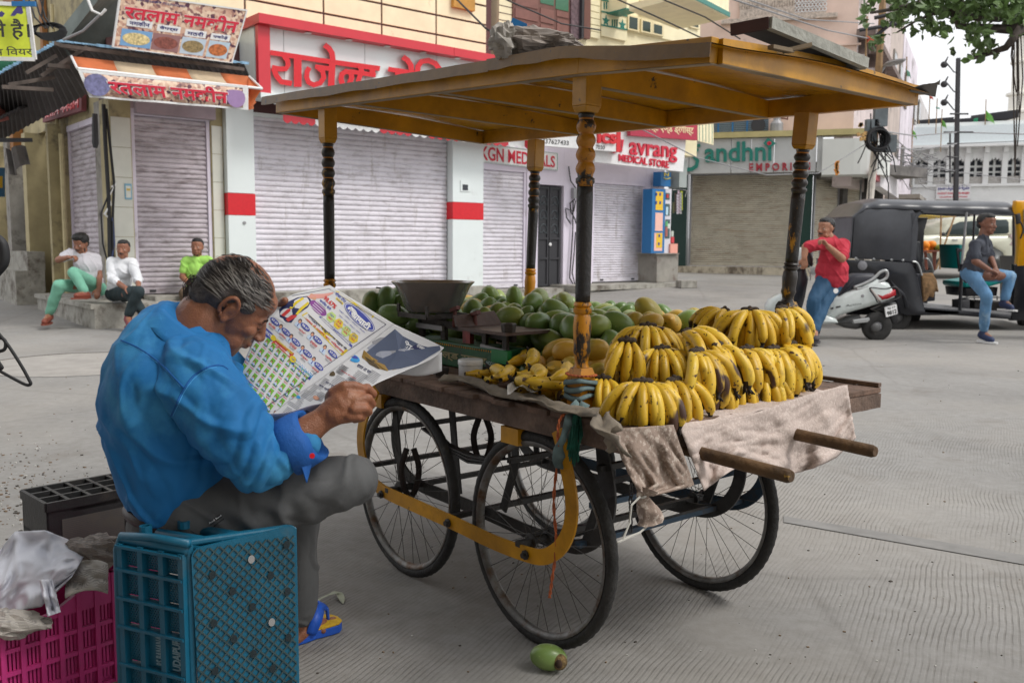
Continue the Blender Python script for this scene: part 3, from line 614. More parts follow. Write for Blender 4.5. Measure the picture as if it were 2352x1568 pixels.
cu(1080,1300,-100,330,-.05,.02,'star_panel',M_cream)
sp=MB()
for(y_)in(0,100,215):sp.bar(c3(1080,y_,.03),c3(1300,y_+40,.03),.02,.03)
for(x_,y_)in((1195,70),(1122,180),(1262,215),(1262,20)):
 c=c3(x_,y_,.03);pts=[c+PF.d*(rr*cos(pi/2+pi*k/5))+Vector((0,0,rr*sin(pi/2+pi*k/5)))for k,rr in enumerate([.13,.055]*5)]
 sp.add([q+PF.n*.0 for q in pts]+[q-PF.n*.012 for q in pts],[tuple(range(10))]+[(i,(i+1)%10,10+(i+1)%10,10+i)for i in range(10)])
for(x_,y_)in((1125,50),(1265,100),(1195,200)):
 for k in(-1,0,1):sp.bar(c3(x_+k*20,y_-30,.03),c3(x_+k*20,y_+30,.03),.03,.02)
sp.build('star_relief',M_teal,B)
cu(1295,1395,-200,82,.0,.6,'balcony_box',M_cream);cu(1290,1400,82,92,.0,.62,'balcony_edge',M_teal)
cu(1310,1900,-60,330,-.05,.0,'window_wall',M_cream)
for(a_,b_,y0,y1)in((1425,1570,35,130),(1630,1680,95,175),(1320,1390,150,250),(1435,1500,185,270),(1530,1600,215,290),(1785,1820,90,165),(1850,1910,175,230)):
 w_=cu(a_-14,b_+14,y0-14,y1+14,.0,.05,'window_frame',flat('window_cream',S(226,212,172),.5));cu(a_,b_,y0,y1,.051,.054,'pane',flat('window_dark',S(40,60,52),.2),w_)
p=MB();a_,b_,c_,d_=c3(1760,-20,0),c3(2170,160,.0),c3(2170,160,1.0),c3(1780,-20,1.0)
e0_=WD(1575,-8,18.5);e1_=WD(1675,42,21.5);z_=Vector((0,0,.14));back=-PF.n*1.5
p.box8([e0_+back,e0_,e1_,e1_+back,e0_+back+z_,e0_+z_,e1_+z_,e1_+back+z_]);p.build('balcony_slab',M_cream,B);p=MB();p.bar(e0_+PF.n*.012+z_*.5,e1_+PF.n*.012+z_*.5,.02,.10);p.build('balcony_edge',M_teal,B)
p=MB();z2=Vector((0,0,.9));p.box8([e0_+back*.1+z_,e0_+z_*1.01-PF.n*.02,e1_+z_*1.01-PF.n*.02,e1_+back*.1+z_,e0_+back*.1+z2,e0_+z2-PF.n*.02,e1_+z2-PF.n*.02,e1_+back*.1+z2]);p.build('balcony_parapet',M_cream,B)
PG=Plane((5.35,27.0),(.954,-.30));PG.n=Vector((-.30,-.954,0)).normalized()
def g8(x,y,o=0):return PG.hit(1493+x/3.9,287+y/3.9,o)
def TG(x,y=450,o=0):return PG.th(x,y,o)[0]
def HG(x,y,o=0):return PG.th(x,y,o)[1]
C=thing('emporium_building',PG.P(0,.5),'pink plastered building with a grey emporium shopfront and closed beige shutter','building')
tg0,tg1,tge=TG(1583),TG(1836),TG(1964,200)
gb,gt=HG(1690,611),HG(1690,400);g0=HG(1690,629)
shutter(PG,C,tg0+.05,tg1,gb,gt,-.25,44,M_shutb,M_metalg,lock=False)
p=MB();p.pbox(PG,TG(1540),TG(1868),g0-.1,gb-.02,-.3,.12);p.build('plinth',mat('stained_plinth',S(188,178,158),.85,.15,4,dirt=((.14,.11,.08),.5,2.5,(1,1,.6))),C)
p=MB();p.pbox(PG,TG(1535),tg0-.06,gb-.02,gt+.2,-.6,-.05);p.build('pilaster',M_green,C)
p=MB();p.pbox(PG,tg1+.05,TG(1866),gb-.02,gt+.2,-.6,-.05);p.build('pilaster',M_green,C)
p=MB();p.pbox(PG,TG(1540),TG(1872),gt+.12,HG(1690,392),-.5,.15);p.build('soffit',mat('soffit_grey',S(168,162,150),.8),C)
hs0,hs1=HG(1700,397,.5),HG(1700,318,.5)
xs_=[1530,1583,1680,1725,1778,1876,1890]
for i in range(len(xs_)-1):
 p=MB();p.pbox(PG,TG(xs_[i],350,.5)+.01,TG(xs_[i+1],350,.5)-.01,hs0,hs1,.25,.5);p.build('fascia_panel',mat('fascia_grey',S(190,192,192),.45,.06,2,dirt=((.35,.33,.3),.6,2)),C)
hb_=HG(1935,401,.7);ht2=HG(1935,318,.7)
p=MB();K=10;ta,tb=TG(1889,350,.7),TG(1962,350,.7);pts=[]
for k in range(K+1):
 a_=(k/K)*pi*.55;pts.append((tb+1.0*sin(a_),.7-1.0*(1-cos(a_))))
out=[(ta,.7)]+pts;inn=[(ta,.2)]+[(a,b-.3)for a,b in pts]
vs=[PG.P(a,hb_,b)for a,b in out]+[PG.P(a,ht2,b)for a,b in out];n=len(out)
p.add(vs,[(i,i+1,n+i+1,n+i)for i in range(n-1)]);p.add([PG.P(a,hb_,b)for a,b in out]+[PG.P(out[-1][0],hb_,-.8),PG.P(ta,hb_,-.8)],[tuple(range(n+2))]);p.build('curved_fascia',mat('fascia_white',S(208,210,206),.5,.04,1),C)
p=MB();p.pbox(PG,TG(1540),TG(1975),HG(1700,316,.6),HG(1700,303,.6),.1,.62);p.build('gold_cornice',mat('gold_trim',S(184,172,120),.45,.1,3),C)
p=MB();p.pbox(PG,TG(1500),tge,HG(1700,306),13,-.6,.0);p.build('upper_wall',M_pink,C)
PR=Plane(PG.P(tge,0).xy,(.46,.888));PR.n=Vector((.888,-.46,0))if Vector((.888,-.46,0)).dot(-PR.p)>-99 else 0
p=MB();Lr=26
top=lambda t:13-.0*t
p.pbox(PR,.02,9,3.0,12.6,-.5,0);p.build('side_wall',mat('side_wall_pale',S(206,192,190),.8,.12,1,dirt=((.2,.16,.14),.56,.8)),C)
for i,(t0,t1,hh,cc)in enumerate(((9,14,11.0,S(190,176,168)),(14,22,10.0,S(214,206,214)),(22,34,9.0,S(200,196,196)))):
 b_=thing('side_lane_house',PR.P(t0,0),['stained plaster house just behind the pink building','pale lilac house further up the lane','farthest grey plaster house up the lane'][i],'building','houses up the lane behind the pole')
 p=MB();p.pbox(PR,t0+.02,t1,0,hh,-1.5,.02*i);p.build('wall',mat('lane_%d'%i,cc,.8,.15,1,dirt=((.18,.15,.14),.55,.7)),b_)
 p=MB();p.pbox(PR,t0+.5,t1-.5,3.1,3.25,.03*i+.02,1.2);p.build('ledge',M_conc,b_)
 for j in range(2):
  for q in range(2):
   p=MB();a_=t0+1+(t1-t0-2.4)*j;p.pbox(PR,a_,a_+1.1,4.2+3*q,5.6+3*q,.03*i+.01,.03*i+.06);wf=p.build('window_frame',M_conc,b_)
   p=MB();p.pbox(PR,a_+.1,a_+1,4.3+3*q,5.5+3*q,.03*i+.061,.03*i+.065);p.build('pane',M_glass,wf)
for i,hz in enumerate((9.9,7.0)):
 p=MB();p.pbox(PR,-.3,9,hz,hz+.18,.01,.5);p.build('ledge',mat('dark_ledge',S(120,104,98),.85,.3,3),C)
 for k in range(4):q_=MB();q_.pbox(PR,.3+2.2*k,.45+2.2*k,hz-.35,hz,.01,.3);q_.build('corbel',MATS['dark_ledge'],C)
p=MB();p.pbox(PG,TG(1640),tge+.1,HG(1900,108),HG(1900,104),.0,.08);p.build('ledge',M_pink,C)
t0,t1,t2=TG(1700,20),TG(1826,20),TG(1898,20);hb0=HG(1790,40)
p=MB();p.pbox(PG,t0,t1,hb0,hb0+.25,.001,.1);p.pbox(PG,t1,t2,hb0,hb0+.06,.001,.1);p.pbox(PG,t1,t2,hb0+1.4,hb0+1.6,.001,.1);p.pbox(PG,t0-.5,t2+.3,hb0-.12,hb0-.002,.001,.16);ba=p.build('balustrade',mat('carved_stone',S(196,182,170),.85,.3,16,.6,40),C)
me=None
for i in range(22):
 a_=t0+(t1-t0)*(i+.3)/22;q_=MB();q_.lathe([(.03,0),(.06,.2),(.03,.5),(.05,.8),(.05,1.2)],PG.P(a_,hb0+.25,.05),6);q_.build('baluster',MATS['carved_stone'],ba)
q_=MB()
for i in range(9):
 a_=t1+(t2-t1)*(i+.5)/9
 for r_ in range(3):q_.tube([PG.P(a_+.05*cos(t),hb0+.13+.13*r_+.05*sin(t),.05)for t in[2*pi*k/8 for k in range(8)]],.016,4,closed=True)
 q_.lathe([(.02,0),(.05,.2),(.02,.5),(.04,.8)],PG.P(a_,hb0+.5,.05),6)
q_.build('lattice',flat('lattice_white',(.7,.7,.7),.7),ba,kind='stuff')
t0,t1=TG(1600,290),TG(1765,290);h0,h1=HG(1700,304,.05),HG(1700,265,.05)
p=MB();p.pbox(PG,t0,t1,h0,h1,.001,.03);wf=p.build('window_back',M_glass,C)
for i in range(9):
 z=h0+(h1-h0)*(i+.5)/9;q_=MB();q_.pbox(PG,t0,t1,z,z+.035,.031,.07);q_.build('louvre',flat('louvre_blue',S(110,126,138),.5),wf)
for i in range(5):q_=MB();a_=t0+(t1-t0)*(i+.5)/5;q_.pbox(PG,a_,a_+.04,h0,h1,.071,.09);q_.build('window_bar',M_blue,wf)
ho=thing('loudspeaker_horn',PG.hit(1742,304,.3),'black round loudspeaker on the emporium ledge','loudspeaker');p=MB();c=PG.hit(1742,289,.3);p.lathe([(.20,.12),(.19,.12),(.09,0),(.07,-.12),(0.01,-.13)],c,16,PG.n);p.lathe([(.05,.02),(.02,.08)],c,8,PG.n);p.build('horn',M_dark,ho);p=MB();p.box(c-Vector((0,0,.16)),(.1,.2,.14));p.build('bracket',M_dark,ho)
mo=thing('rooftop_motor',PG.hit(1785,304,.3),'small grey motor with a pipe valve on the emporium ledge','motor');p=MB();p.lathe([(.16,-.2),(.18,-.1),(.18,.1),(.1,.2),(.1,.28)],PG.hit(1784,293,.3),12);p.build('body',M_metalg,mo)
p=MB();a_=PG.hit(1784,282,.3);p.tube([a_,a_+Vector((0,0,.15)),a_+Vector((.3,0,.1)),a_+Vector((.3,0,.3))],.03,6);p.build('pipe',mat('rust_pipe',S(110,70,58),.7),mo)
em=thing('emporium_lettering',PG.hit(1690,380,.5),'raised green lettering with dark red EMPORIUM on the grey fascia','sign')
p=MB();put_text(p,'andhni',[g8(490,338,.5),g8(1090,322,.5),g8(1090,142,.5),g8(490,160,.5)],PG.n,.06,.018)
fg=lambda x,y,z:g8(x,y,.5+z)
strokes(p,[(26,[(430,215),(400,250),(362,262),(345,240),(380,200),(450,180)])],fg,20,.001,.05);strokes(p,[(34,[(350,245),(395,285),(425,320),(415,370),(370,398),(320,400)])],fg,30,.001,.0506)
p.build('green_letters',M_teal,em)
p=MB();dpts=[(1015,165),(1055,115),(1130,165),(1065,210)];p.prism(dpts,fg,.061,.09);p.build('leaf_emblem',M_teal,em)
p=MB();strokes(p,[(22,[(1060,150),(1075,178)]),(22,[(1050,172),(1085,158)])],fg,20,.0905,.1);p.build('emblem_cross',M_redt,em)
p=MB();put_text(p,'E M P O R I U M',[g8(890,418,.5),g8(1435,404,.5),g8(1435,335,.5),g8(890,345,.5)],PG.n,.04,.03);p.build('red_letters',flat('dull_red',S(160,40,54),.5),em)
p2_=PG.P(TG(1868),0,-.1);PA=Plane((p2_.x,p2_.y),(.80,.60));PA.n=Vector((.6,-.8,0))
def TA(x):return PA.th(x,500)[0]
ab,at_=PA.th(1880,612)[1],PA.th(1875,405)[1]
shutter(PA,C,TA(1870)+.05,TA(1925),ab,at_,-.05,40,M_shutb,M_metalg,lock=False)
shutter(PA,C,TA(1940),TA(1975),ab,at_-.1,-.05,40,M_shutb,M_metalg,lock=False)
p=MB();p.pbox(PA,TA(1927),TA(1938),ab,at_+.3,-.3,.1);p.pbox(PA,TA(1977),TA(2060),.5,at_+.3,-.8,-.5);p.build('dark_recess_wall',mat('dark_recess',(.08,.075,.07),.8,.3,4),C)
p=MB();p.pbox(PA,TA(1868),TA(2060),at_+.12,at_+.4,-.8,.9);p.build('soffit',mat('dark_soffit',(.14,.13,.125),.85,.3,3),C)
p=MB();p.box(PA.P(TA(1900),at_+.02,.3),(1.2,.5,.2));p.build('rolled_awning',M_conc,C)
mo_=thing('lane_shop_sign',PR.P(1.5,3,.5),'pale shop sign with faded red lettering at the lane corner','sign')
q=[WD(2022,428,25.5),WD(2064,456,29),WD(2062,368,29),WD(2024,325,25.5)];nrm_=-(q[1]-q[0]).cross(q[3]-q[0]).normalized()*-1
if nrm_.dot(-q[0])<0:nrm_=-nrm_
panel('board',q,nrm_,.25,mat('sign_pale',S(205,200,204),.6),mo_);p=MB();put_text(p,'MODERN',onq(q,(.08,.5,.95,.72)),nrm_,.01,.03);p.build('lettering',flat('faded_red',S(205,140,150),.5),mo_)
r2_=thing('small_red_sign',PR.P(.8,3,.5),'small dark red sign plate hanging at the lane corner','sign');q=[WD(2009,412,24.8),WD(2021,418,25.5),WD(2021,393,25.5),WD(2009,388,24.8)]
panel('board',q,nrm_,.12,flat('dred',S(150,30,44),.5),r2_)
ki=thing('corner_kiosk',PF.P(T(1530,600),.2,0),'narrow glass fronted kiosk with a blue poster board on a stone base','kiosk')
kq=lambda x,y,o:PF.hit(1464+x/5.463,373+y/5.463,o)
def kb_(name,x0,x1,y0,y1,o0,o1,mt,par=ki):
 p=MB();a_,b_=kq(x0,(y0+y1)/2,o1),kq(x1,(y0+y1)/2,o1);t0,t1=(a_-PF.p).dot(PF.d),(b_-PF.p).dot(PF.d);p.pbox(PF,t0,t1,kq((x0+x1)/2,y1,o1).z,kq((x0+x1)/2,y0,o1).z,o0,o1);return p.build(name,mt,par)
bb_=kb_('poster_board',180,345,335,1140,.25,.55,M_blue)
kb_('poster',232,322,368,600,.551,.556,flat('poster_yellow',S(232,190,50),.6),bb_);kb_('poster',225,318,632,860,.551,.556,flat('poster_pink',S(240,190,176),.6),bb_);kb_('poster',212,312,885,1110,.551,.556,flat('poster_pink',0),bb_)
kb_('poster',238,312,888,1070,.5565,.560,MATS['poster_yellow'],bb_)
for(x_,y_)in((240,400),(288,400),(238,505),(288,505),(276,920),(270,1022)):kb_('packet_picture',x_-10,x_+10,y_-18,y_+18,.561,.564,flat('poster_blue',S(50,70,140),.6),bb_)
kb_('cabinet',338,420,330,1140,.0,.50,flat('kiosk_white',S(214,212,220),.5));
for y0,y1 in((385,470),(520,670),(715,955)):kb_('glass_pane',352,408,y0,y1,.502,.508,flat('kiosk_glass',S(70,92,92),.15))
for i,(x_,y0,y1,cc)in enumerate(((380,400,445,(.5,.03,.03)),(372,560,660,(.5,.7,.8)),(368,740,800,(.1,.4,.15)),(365,810,930,(.4,.12,.1)),(395,770,830,(.6,.7,.6)))):kb_('packet',x_-14,x_+14,y0,y1,.51,.52,flat('pk%d'%i,cc,.4))
kb_('counter_top',235,525,1138,1150,.0,.62,M_conc);kb_('stone_base',245,510,1150,1500,-.1,.55,mat('base_stone',S(150,146,138),.85,.15,3,dirt=((.15,.1,.08),.55,3)))
kb_('pink_box',415,505,1020,1138,.1,.55,flat('salmon_box',S(235,165,148),.6));kb_('jar',428,462,935,1010,.2,.4,flat('jar_red',S(200,60,70),.3));kb_('jar',428,455,860,930,.2,.4,flat('jar_pale',S(190,200,190),.3))
bl=thing('hanging_blue_bag',kq(360,130,.4),'blue bag with a yellow mark hanging above the kiosk','bag');kb_('bag_body',295,420,122,300,.1,.35,M_blue,bl)
p=MB();put_text(p,'N',[kq(335,175,.355),kq(395,175,.355),kq(395,128,.355),kq(335,128,.355)],PF.n,.003,.03);p.tube([kq(330,195,.36),kq(360,212,.36),kq(415,195,.36)],.012,5);p.build('yellow_mark',flat('mark_yellow',S(220,200,60),.5),bl)
bk=kb_('dark_side',420,530,125,300,-.2,.1,M_dark,bl)
gp=kb_('fascia_end',528,622,-30,315,.15,.5,mat('grey_end',S(160,168,166),.6,.08,2),B)
ha=thing('hanging_packets',kq(520,345,.45),'strips of shiny snack packets hanging beside the kiosk','packets')
for i,(x_,y0,y1,cc)in enumerate(((480,380,620,(.06,.04,.03)),(505,400,650,(.6,.55,.62)),(518,350,640,(.55,.42,.5)),(556,360,600,(.62,.7,.08)),(545,380,650,(.4,.4,.4)),(455,500,640,(.12,.12,.05)))):
 p=MB();m_=7
 for k in range(m_):
  ya=y0+(y1-y0)*k/m_;p.box8([kq(x_-13,ya+(y1-y0)/m_*.9,.38),kq(x_+13,ya+(y1-y0)/m_*.9,.40),kq(x_+13,ya+(y1-y0)/m_*.9,.44),kq(x_-13,ya+(y1-y0)/m_*.9,.43),kq(x_-13,ya,.38),kq(x_+13,ya,.40),kq(x_+13,ya,.46),kq(x_-13,ya,.43)])
 p.build('packet_strip',flat('strip%d'%i,cc,.25),ha)
p=MB();p.tube([kq(440,345,.42),kq(560,340,.45),kq(622,355,.5),kq(600,430,.5)],.012,5);p.build('hook_rail',M_metalg,ha)
br=thing('stray_brick',GG(1573,661),'single loose grey brick lying on the road beyond the cart','brick');p=MB();c=GG(1576,661);p.box(c+Vector((0,0,.09)),(.42,.3,.18),Matrix.Rotation(.3,3,'Z'));p.build('block',M_step,br,bevel=.01)
PM=Plane((18.2,46),(.93,-.37));PM.n=Vector((-.37,-.93,0)).normalized()
M_=thing('white_mosque',PM.P(0,1.2),'white mosque front with scalloped arch windows and a minaret at the right','building')
def HMq(x,y,o=0):return PM.th(x,y,o)
def mbox(name,x0,x1,y0,y1,o0,o1,mt,par=M_,kind=None):
 xm=2240;t0,t1=HMq(x0,400,o1)[0],HMq(x1,400,o1)[0];h0,h1=HMq(xm,y1,o1)[1],HMq(xm,y0,o1)[1];p=MB();p.pbox(PM,t0,t1,h0,h1,o0,o1);return p.build(name,mt,par)
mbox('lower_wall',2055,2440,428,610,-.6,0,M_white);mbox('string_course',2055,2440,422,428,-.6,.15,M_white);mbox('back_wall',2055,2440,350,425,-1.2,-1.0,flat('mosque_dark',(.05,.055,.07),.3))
mbox('upper_band',2055,2440,335,362,-.6,.0,M_white);mbox('sloping_eave',2055,2440,288,334,-.6,.5,flat('eave_white',S(226,236,238),.5));mbox('eave_lip',2055,2440,330,336,-.5,.7,M_white)
mbox('roof_edge',2055,2440,280,288,-.8,.3,M_white)
t0,t1=HMq(2055,400)[0],HMq(2440,400)[0];zA0,zA1=HMq(2240,425)[1],HMq(2240,362)[1];zL=HMq(2240,405)[1]
nb_=9;wb=(t1-t0)/nb_
for i in range(nb_):
 a_=t0+wb*i;b_=a_+wb;c_=(a_+b_)/2;hw=wb*.40;p=MB()
 hsp=zL+(zA1-zL)*.55;outl=[]
 nsc=7
 for k in range(nsc+1):
  ang=pi-pi*k/nsc;outl.append((c_+hw*cos(ang),hsp+(zA1-.12-hsp)*sin(ang)))
  if k<nsc:
   am=pi-pi*(k+.5)/nsc;outl.append((c_+hw*1.06*cos(am),hsp+(zA1-.0-hsp)*sin(am)))
 poly_l=[(a_+.001,zL),(c_-hw,zL)]+outl[:nsc+1]+[(c_,zA1+.02),(a_+.001,zA1+.02)]
 poly_r=[(b_-.001,zL),(b_-.001,zA1+.02),(c_,zA1+.02)]+outl[nsc:]+[(c_+hw,zL)]
 for po in(poly_l,poly_r):p.prism(po,lambda x,y,z:PM.P(x,y,z),-.5,-.02)
 p.build('arch',M_white,M_)
 q_=MB();q_.pbox(PM,c_-.05,c_+.05,zL,zA1-.1,-.45,-.35);q_.pbox(PM,c_-hw,c_+hw,hsp-.05,hsp+.05,-.45,-.36);q_.pbox(PM,c_-hw,c_+hw,zL+.35*(hsp-zL),zL+.35*(hsp-zL)+.08,-.45,-.36);q_.build('window_bar',M_white,M_)
 q_=MB();q_.pbox(PM,a_-.12,a_+.12,zA0,zA1+.3,-.3,.12);q_.build('column',M_white,M_)
 q_=MB();q_.pbox(PM,a_-.1,a_+.1,zA1+.2,zA1+.9,.0,.35);q_.build('bracket',M_white,M_)
 q_=MB();q_.pbox(PM,a_+.13,b_-.13,zA0+.02,zL-.02,-.28,-.02);q_.build('lattice_screen',mat('lattice_grey',S(176,172,166),.8,.25,26,dirt=((.75,.75,.74),.5,30)),M_)
sg=thing('mosque_sign',HMq(2190,455)and PM.hit(2190,455,.1),'white sign with blue Arabic script and small red lines on the mosque wall','sign')
q=[PM.hit(2150,458,.15),PM.hit(2230,457,.15),PM.hit(2230,422,.15),PM.hit(2151,424,.15)];panel('board',q,PM.n,.12,M_whitep,sg)
p=MB();put_text(p,'\ufea0\ufea0\ufeb4\ufee3 \ufed2\ufbff\ufeae\ufeb8\ufedf\ufe8d \ufeb4\ufea7 \ufe94\ufe91\ufeae\ufec0\ufea3',onq(q,(.04,.55,.96,.92)),PM.n,.01,.03);p.build('script',flat('script_blue',S(40,40,130),.5),sg)
p=MB();put_text(p,'HAZRAT KHANJIPEER MASJID',onq(q,(.04,.28,.96,.46)),PM.n,.01,.02);put_text(p,'UDAIPUR RAJASTHAN',onq(q,(.1,.07,.9,.2)),PM.n,.01,.02);p.build('small_lettering',M_redt,sg)
mi=thing('minaret',PM.hit(2340,300,-3),'slim tiered white minaret behind the mosque roof','minaret');p=MB();c=WD(2338,290,52)
prof=[(1.15,-8),(1.15,1.0),(1.3,1.1),(1.3,1.3),(.9,1.4),(.9,2.6),(1.15,2.7),(1.15,2.9),(.75,3.0),(.75,5.4),(.95,5.5),(.95,5.7),(.6,5.8),(.6,7.6),(.8,7.7),(.8,7.85),(.45,8),(.5,8.8),(.3,9.5),(.03,10.4)]
p.lathe([(r*.62,z*.62)for r,z in prof],c,12);p.build('shaft',flat('minaret_white',S(236,232,222),.7),mi)
ra=thing('roof_shelter',PM.hit(2200,290,-2),'dark tin shelters and a green sheet on the mosque roof','shelter')
for nm,xa,xb,ya,yb,dz,mt in(('tin_sheet',2080,2190,296,286,.5,M_dark),('tin_sheet',2180,2280,284,278,.35,M_dark),('tin_sheet',2262,2340,274,264,.4,M_dark),('green_sheet',2222,2246,281,274,.2,flat('green_tarp',S(60,170,120),.5)),('parapet',2060,2350,289,288,.3,M_conc)):
 p=MB();a_,b_=WD(xa,ya+6,48),WD(xb,yb+6,47);z=Vector((0,0,dz));y_=Vector((0,1.5,0));p.box8([a_,b_,b_+y_,a_+y_,a_+z,b_+z,b_+y_+z*1.3,a_+y_+z*1.3]);p.build(nm,mt,ra)
up_=thing('bamboo_pole',GG(1992,640),'tall bamboo and steel pole tangled with cables at the lane corner','pole')
c=GG(1996,640);p=MB();Y=22;p.tube([WD(1992,640,Y),WD(1998,460,Y),WD(2010,335,Y)],.085,10);p.build('steel_tube',mat('pole_white',S(206,200,190),.6,.15,5),up_)
p=MB();pp=[WD(2008,345,Y-.15),WD(2022,130,Y-.15),WD(2030,-40,Y-.15)];pts=[];rr=[]
for i in range(25):
 u=i/24;q=pp[0].lerp(pp[2],u);pts.append(q);rr.append(.078+(.012 if i%4==0 else 0))
p.tube(pts,rr,8);p.build('bamboo',M_bam,up_)
for(xa,ya,xb,yb)in((1974,70,2084,52),(2008,42,2060,30),(2010,85,2070,35)):p=MB();p.tube([WD(xa,ya,Y-.3),WD(xb,yb,Y-.5)],.045,6);p.build('cross_arm',M_dark,up_)
p=MB()
for k in range(9):p.tube([WD(2010,322,Y-.3)+Vector(((.20+.03*(k%3))*cos(t),-.03*k,(.22+.02*(k%4))*sin(t)))for t in[2*pi*j/16 for j in range(16)]],.022,5,closed=True)
p.build('cable_coil',M_wire,up_,kind='stuff')
p=MB()
rr_=random.Random(3)
for k in range(16):
 a_=WD(2010+rr_.uniform(-12,16),300+rr_.uniform(-40,40),Y-.3);b_=a_+Vector((rr_.uniform(-.3,.5),0,rr_.uniform(-1.6,-.3)));m_=(a_+b_)/2+Vector((rr_.uniform(-.3,.3),-.1,-.2));p.tube([a_,m_,b_],.014,4)
p.build('hanging_cable',M_wire,up_,kind='stuff')
for(x0,y0,w_,h_)in((2022,268,.3,.45),(2000,300,.25,.5),(2040,330,.35,.4)):p=MB();p.box(WD(x0,y0,Y-.25),(w_,.15,h_));p.build('junction_box',mat('jbox',S(96,104,108),.6,.2,5),up_)
p=MB();a_=WD(2034,150,Y);b_=WD(2078,137,Y-1);p.tube([WD(2018,175,Y),a_],.03,5);p.build('lamp_arm',M_metalg,up_);p=MB();p.tube([a_,a_.lerp(b_,.3),a_.lerp(b_,.7),b_],[.06,.13,.12,.04],8,flat=.5);p.build('street_lamp_head',M_metalg,up_)
lp=thing('triple_lamp_post',GG(2200,600),'tall dark lattice pole with three small round lamps against the white sky','lamp post')
Y=36;g_=gz(Y);p=MB();a_=WD(2201,134,Y);b_=WD(2198,500,Y);p.box8([b_+Vector((dx,dy,-1.5))for dx,dy in((-.08,-.08),(.08,-.08),(.08,.08),(-.08,.08))]+[a_+Vector((dx,dy,0))for dx,dy in((-.065,-.06),(.065,-.06),(.065,.06),(-.065,.06))]);p.build('post',M_dark,lp)
for i,yy in enumerate((147,192,234)):
 a_=WD(2200,yy+20,Y-.1);b_=WD(2176,yy,Y-.1);p=MB();p.tube([a_+Vector((0,0,0)),a_+Vector((-.15,0,.02)),b_],.025,5);p.build('lamp_arm',M_dark,lp)
 p=MB();p.lathe([(.02,-.14),(.11,-.09),(.13,0),(.10,.07),(.035,.11),(.02,.30)],b_+Vector((-.12,0,-.02)),10,Vector((.35,-.3,1)));p.build('lamp_head',M_dark,lp)
for(x0,x1,y0,y1)in((2182,2224,262,262),(2168,2235,304,304),(2176,2200,330,330),(2176,2200,360,362),(2170,2198,395,392),(2182,2182,305,420)):p=MB();p.tube([WD(x0,y0,Y-.2),WD(x1,y1,Y-.2)],.035,5);p.build('cross_arm',M_dark,lp)
def flag(x,y,h,w,Yd,colr,nm,lab):
 t=thing('flag',WD(x,y+h,Yd),lab,'flag','festival flags strung over the street');a_=WD(x,y,Yd);b_=WD(x,y+h,Yd);c_=WD(x+w,y+h*.93,Yd-.2);d_=WD(x+w*.55,y+h*.4,Yd-.25)
 p=MB();p.grid(lambda u,v:a_.lerp(b_,v*.55+u*.0).lerp(c_.lerp(d_,.4*(1-v)),u)+Vector((0,.12*sin(u*6),0)),8,5,.005);p.build('cloth',flat('flag_'+nm,colr,.6),t,smooth=True);p=MB();p.tube([a_+Vector((0,0,.3)),b_-Vector((0,0,1))],.02,5);p.build('stick',M_bam,t)
G_,Gt,Rd=S(120,190,90),S(120,190,170),S(220,110,90)
flag(2264,243,48,20,44,G_,'green','largest bright green flag above the mosque roof');flag(2163,266,34,10,44,G_,'green','small green flag left of the lamp post');flag(2096,288,36,8,40,G_,'green','green flag beside the lane houses')
flag(2082,150,34,8,34,Gt,'teal','pale teal flag just above the cart roof end');flag(2136,214,18,6,40,Rd,'red','tiny red flag hanging in the open sky');flag(2152,243,10,5,40,Gt,'teal','tiny teal flag under the red one');flag(1990,70,40,20,21,Rd,'red','orange flag tied to the bamboo pole');flag(2110,290,14,5,46,Rd,'red','small red flag on the mosque roof edge');flag(2196,287,12,5,46,S(230,90,40),'orange','small orange flag at the lamp post')
ga=thing('orange_garland',WD(1930,395,20),'orange and green garland hanging in front of the white fascia','garland')
p=MB()
for i in range(10):
 c=WD(1922+rr_.uniform(-3,3),372+i*3,20);p.box(c,(.07,.03,.05),Matrix.Rotation(rr_.uniform(0,3),3,'Y'))
p.build('marigold_string',mat('marigold',S(214,140,60),.7,.4,20),ga);p=MB()
for i in range(8):c=WD(1986-i*2+rr_.uniform(-5,5),300+rr_.uniform(-14,20),21.5);p.box(c,(.09,.03,.07),Matrix.Rotation(rr_.uniform(0,3),3,'Y'))
p.build('tinsel',mat('tinsel',S(190,150,90),.6,.5,20),ga,kind='stuff')
def wire(name,pts,r,mt,lab):
 P_=[WD(*q)for q in pts];full=[]
 for i in range(len(P_)-1):
  for k in range(6):full.append(P_[i].lerp(P_[i+1],k/6))
 full.append(P_[-1]);p=MB();p.tube(full,r,5);o=p.build(name,mt);setp(o,lab,'cable','overhead cables')
wire('overhead_cable',[(1655,-10,15),(1900,70,18),(2010,92,21.5)],.014,M_wireg,'grey cable running from the top edge to the bamboo pole')
wire('overhead_cable',[(1690,-10,15),(1850,45,18),(2008,55,21.5)],.012,M_wireg,'upper thin cable in front of the pink wall')
wire('overhead_cable',[(1500,-10,14),(1620,40,15),(1700,90,16)],.012,M_wire,'dark cable crossing the green edged balcony')
wire('overhead_cable',[(1330,-40,13),(1510,40,14),(1700,130,16)],.012,M_wire,'dark cable crossing the starred wall')
wire('overhead_cable',[(1030,-20,12),(1115,65,11),(1170,100,11)],.012,M_wire,'dark cable falling over the corner of the red framed sign')
wire('overhead_cable',[(1162,0,14),(1190,12,14),(1290,55,14.5),(1380,70,15)],.012,M_wire,'cable with an insulator across the brown doors')
wire('overhead_cable',[(1640,345,14),(1560,330,15),(1800,400,20),(2000,395,21.5)],.01,M_wireg,'slack cable across the emporium sign')if False else wire('overhead_cable',[(1460,290,17),(1600,362,18),(1760,402,20),(1880,398,21),(1990,330,21.6)],.011,M_wireg,'slack cable across the emporium sign')
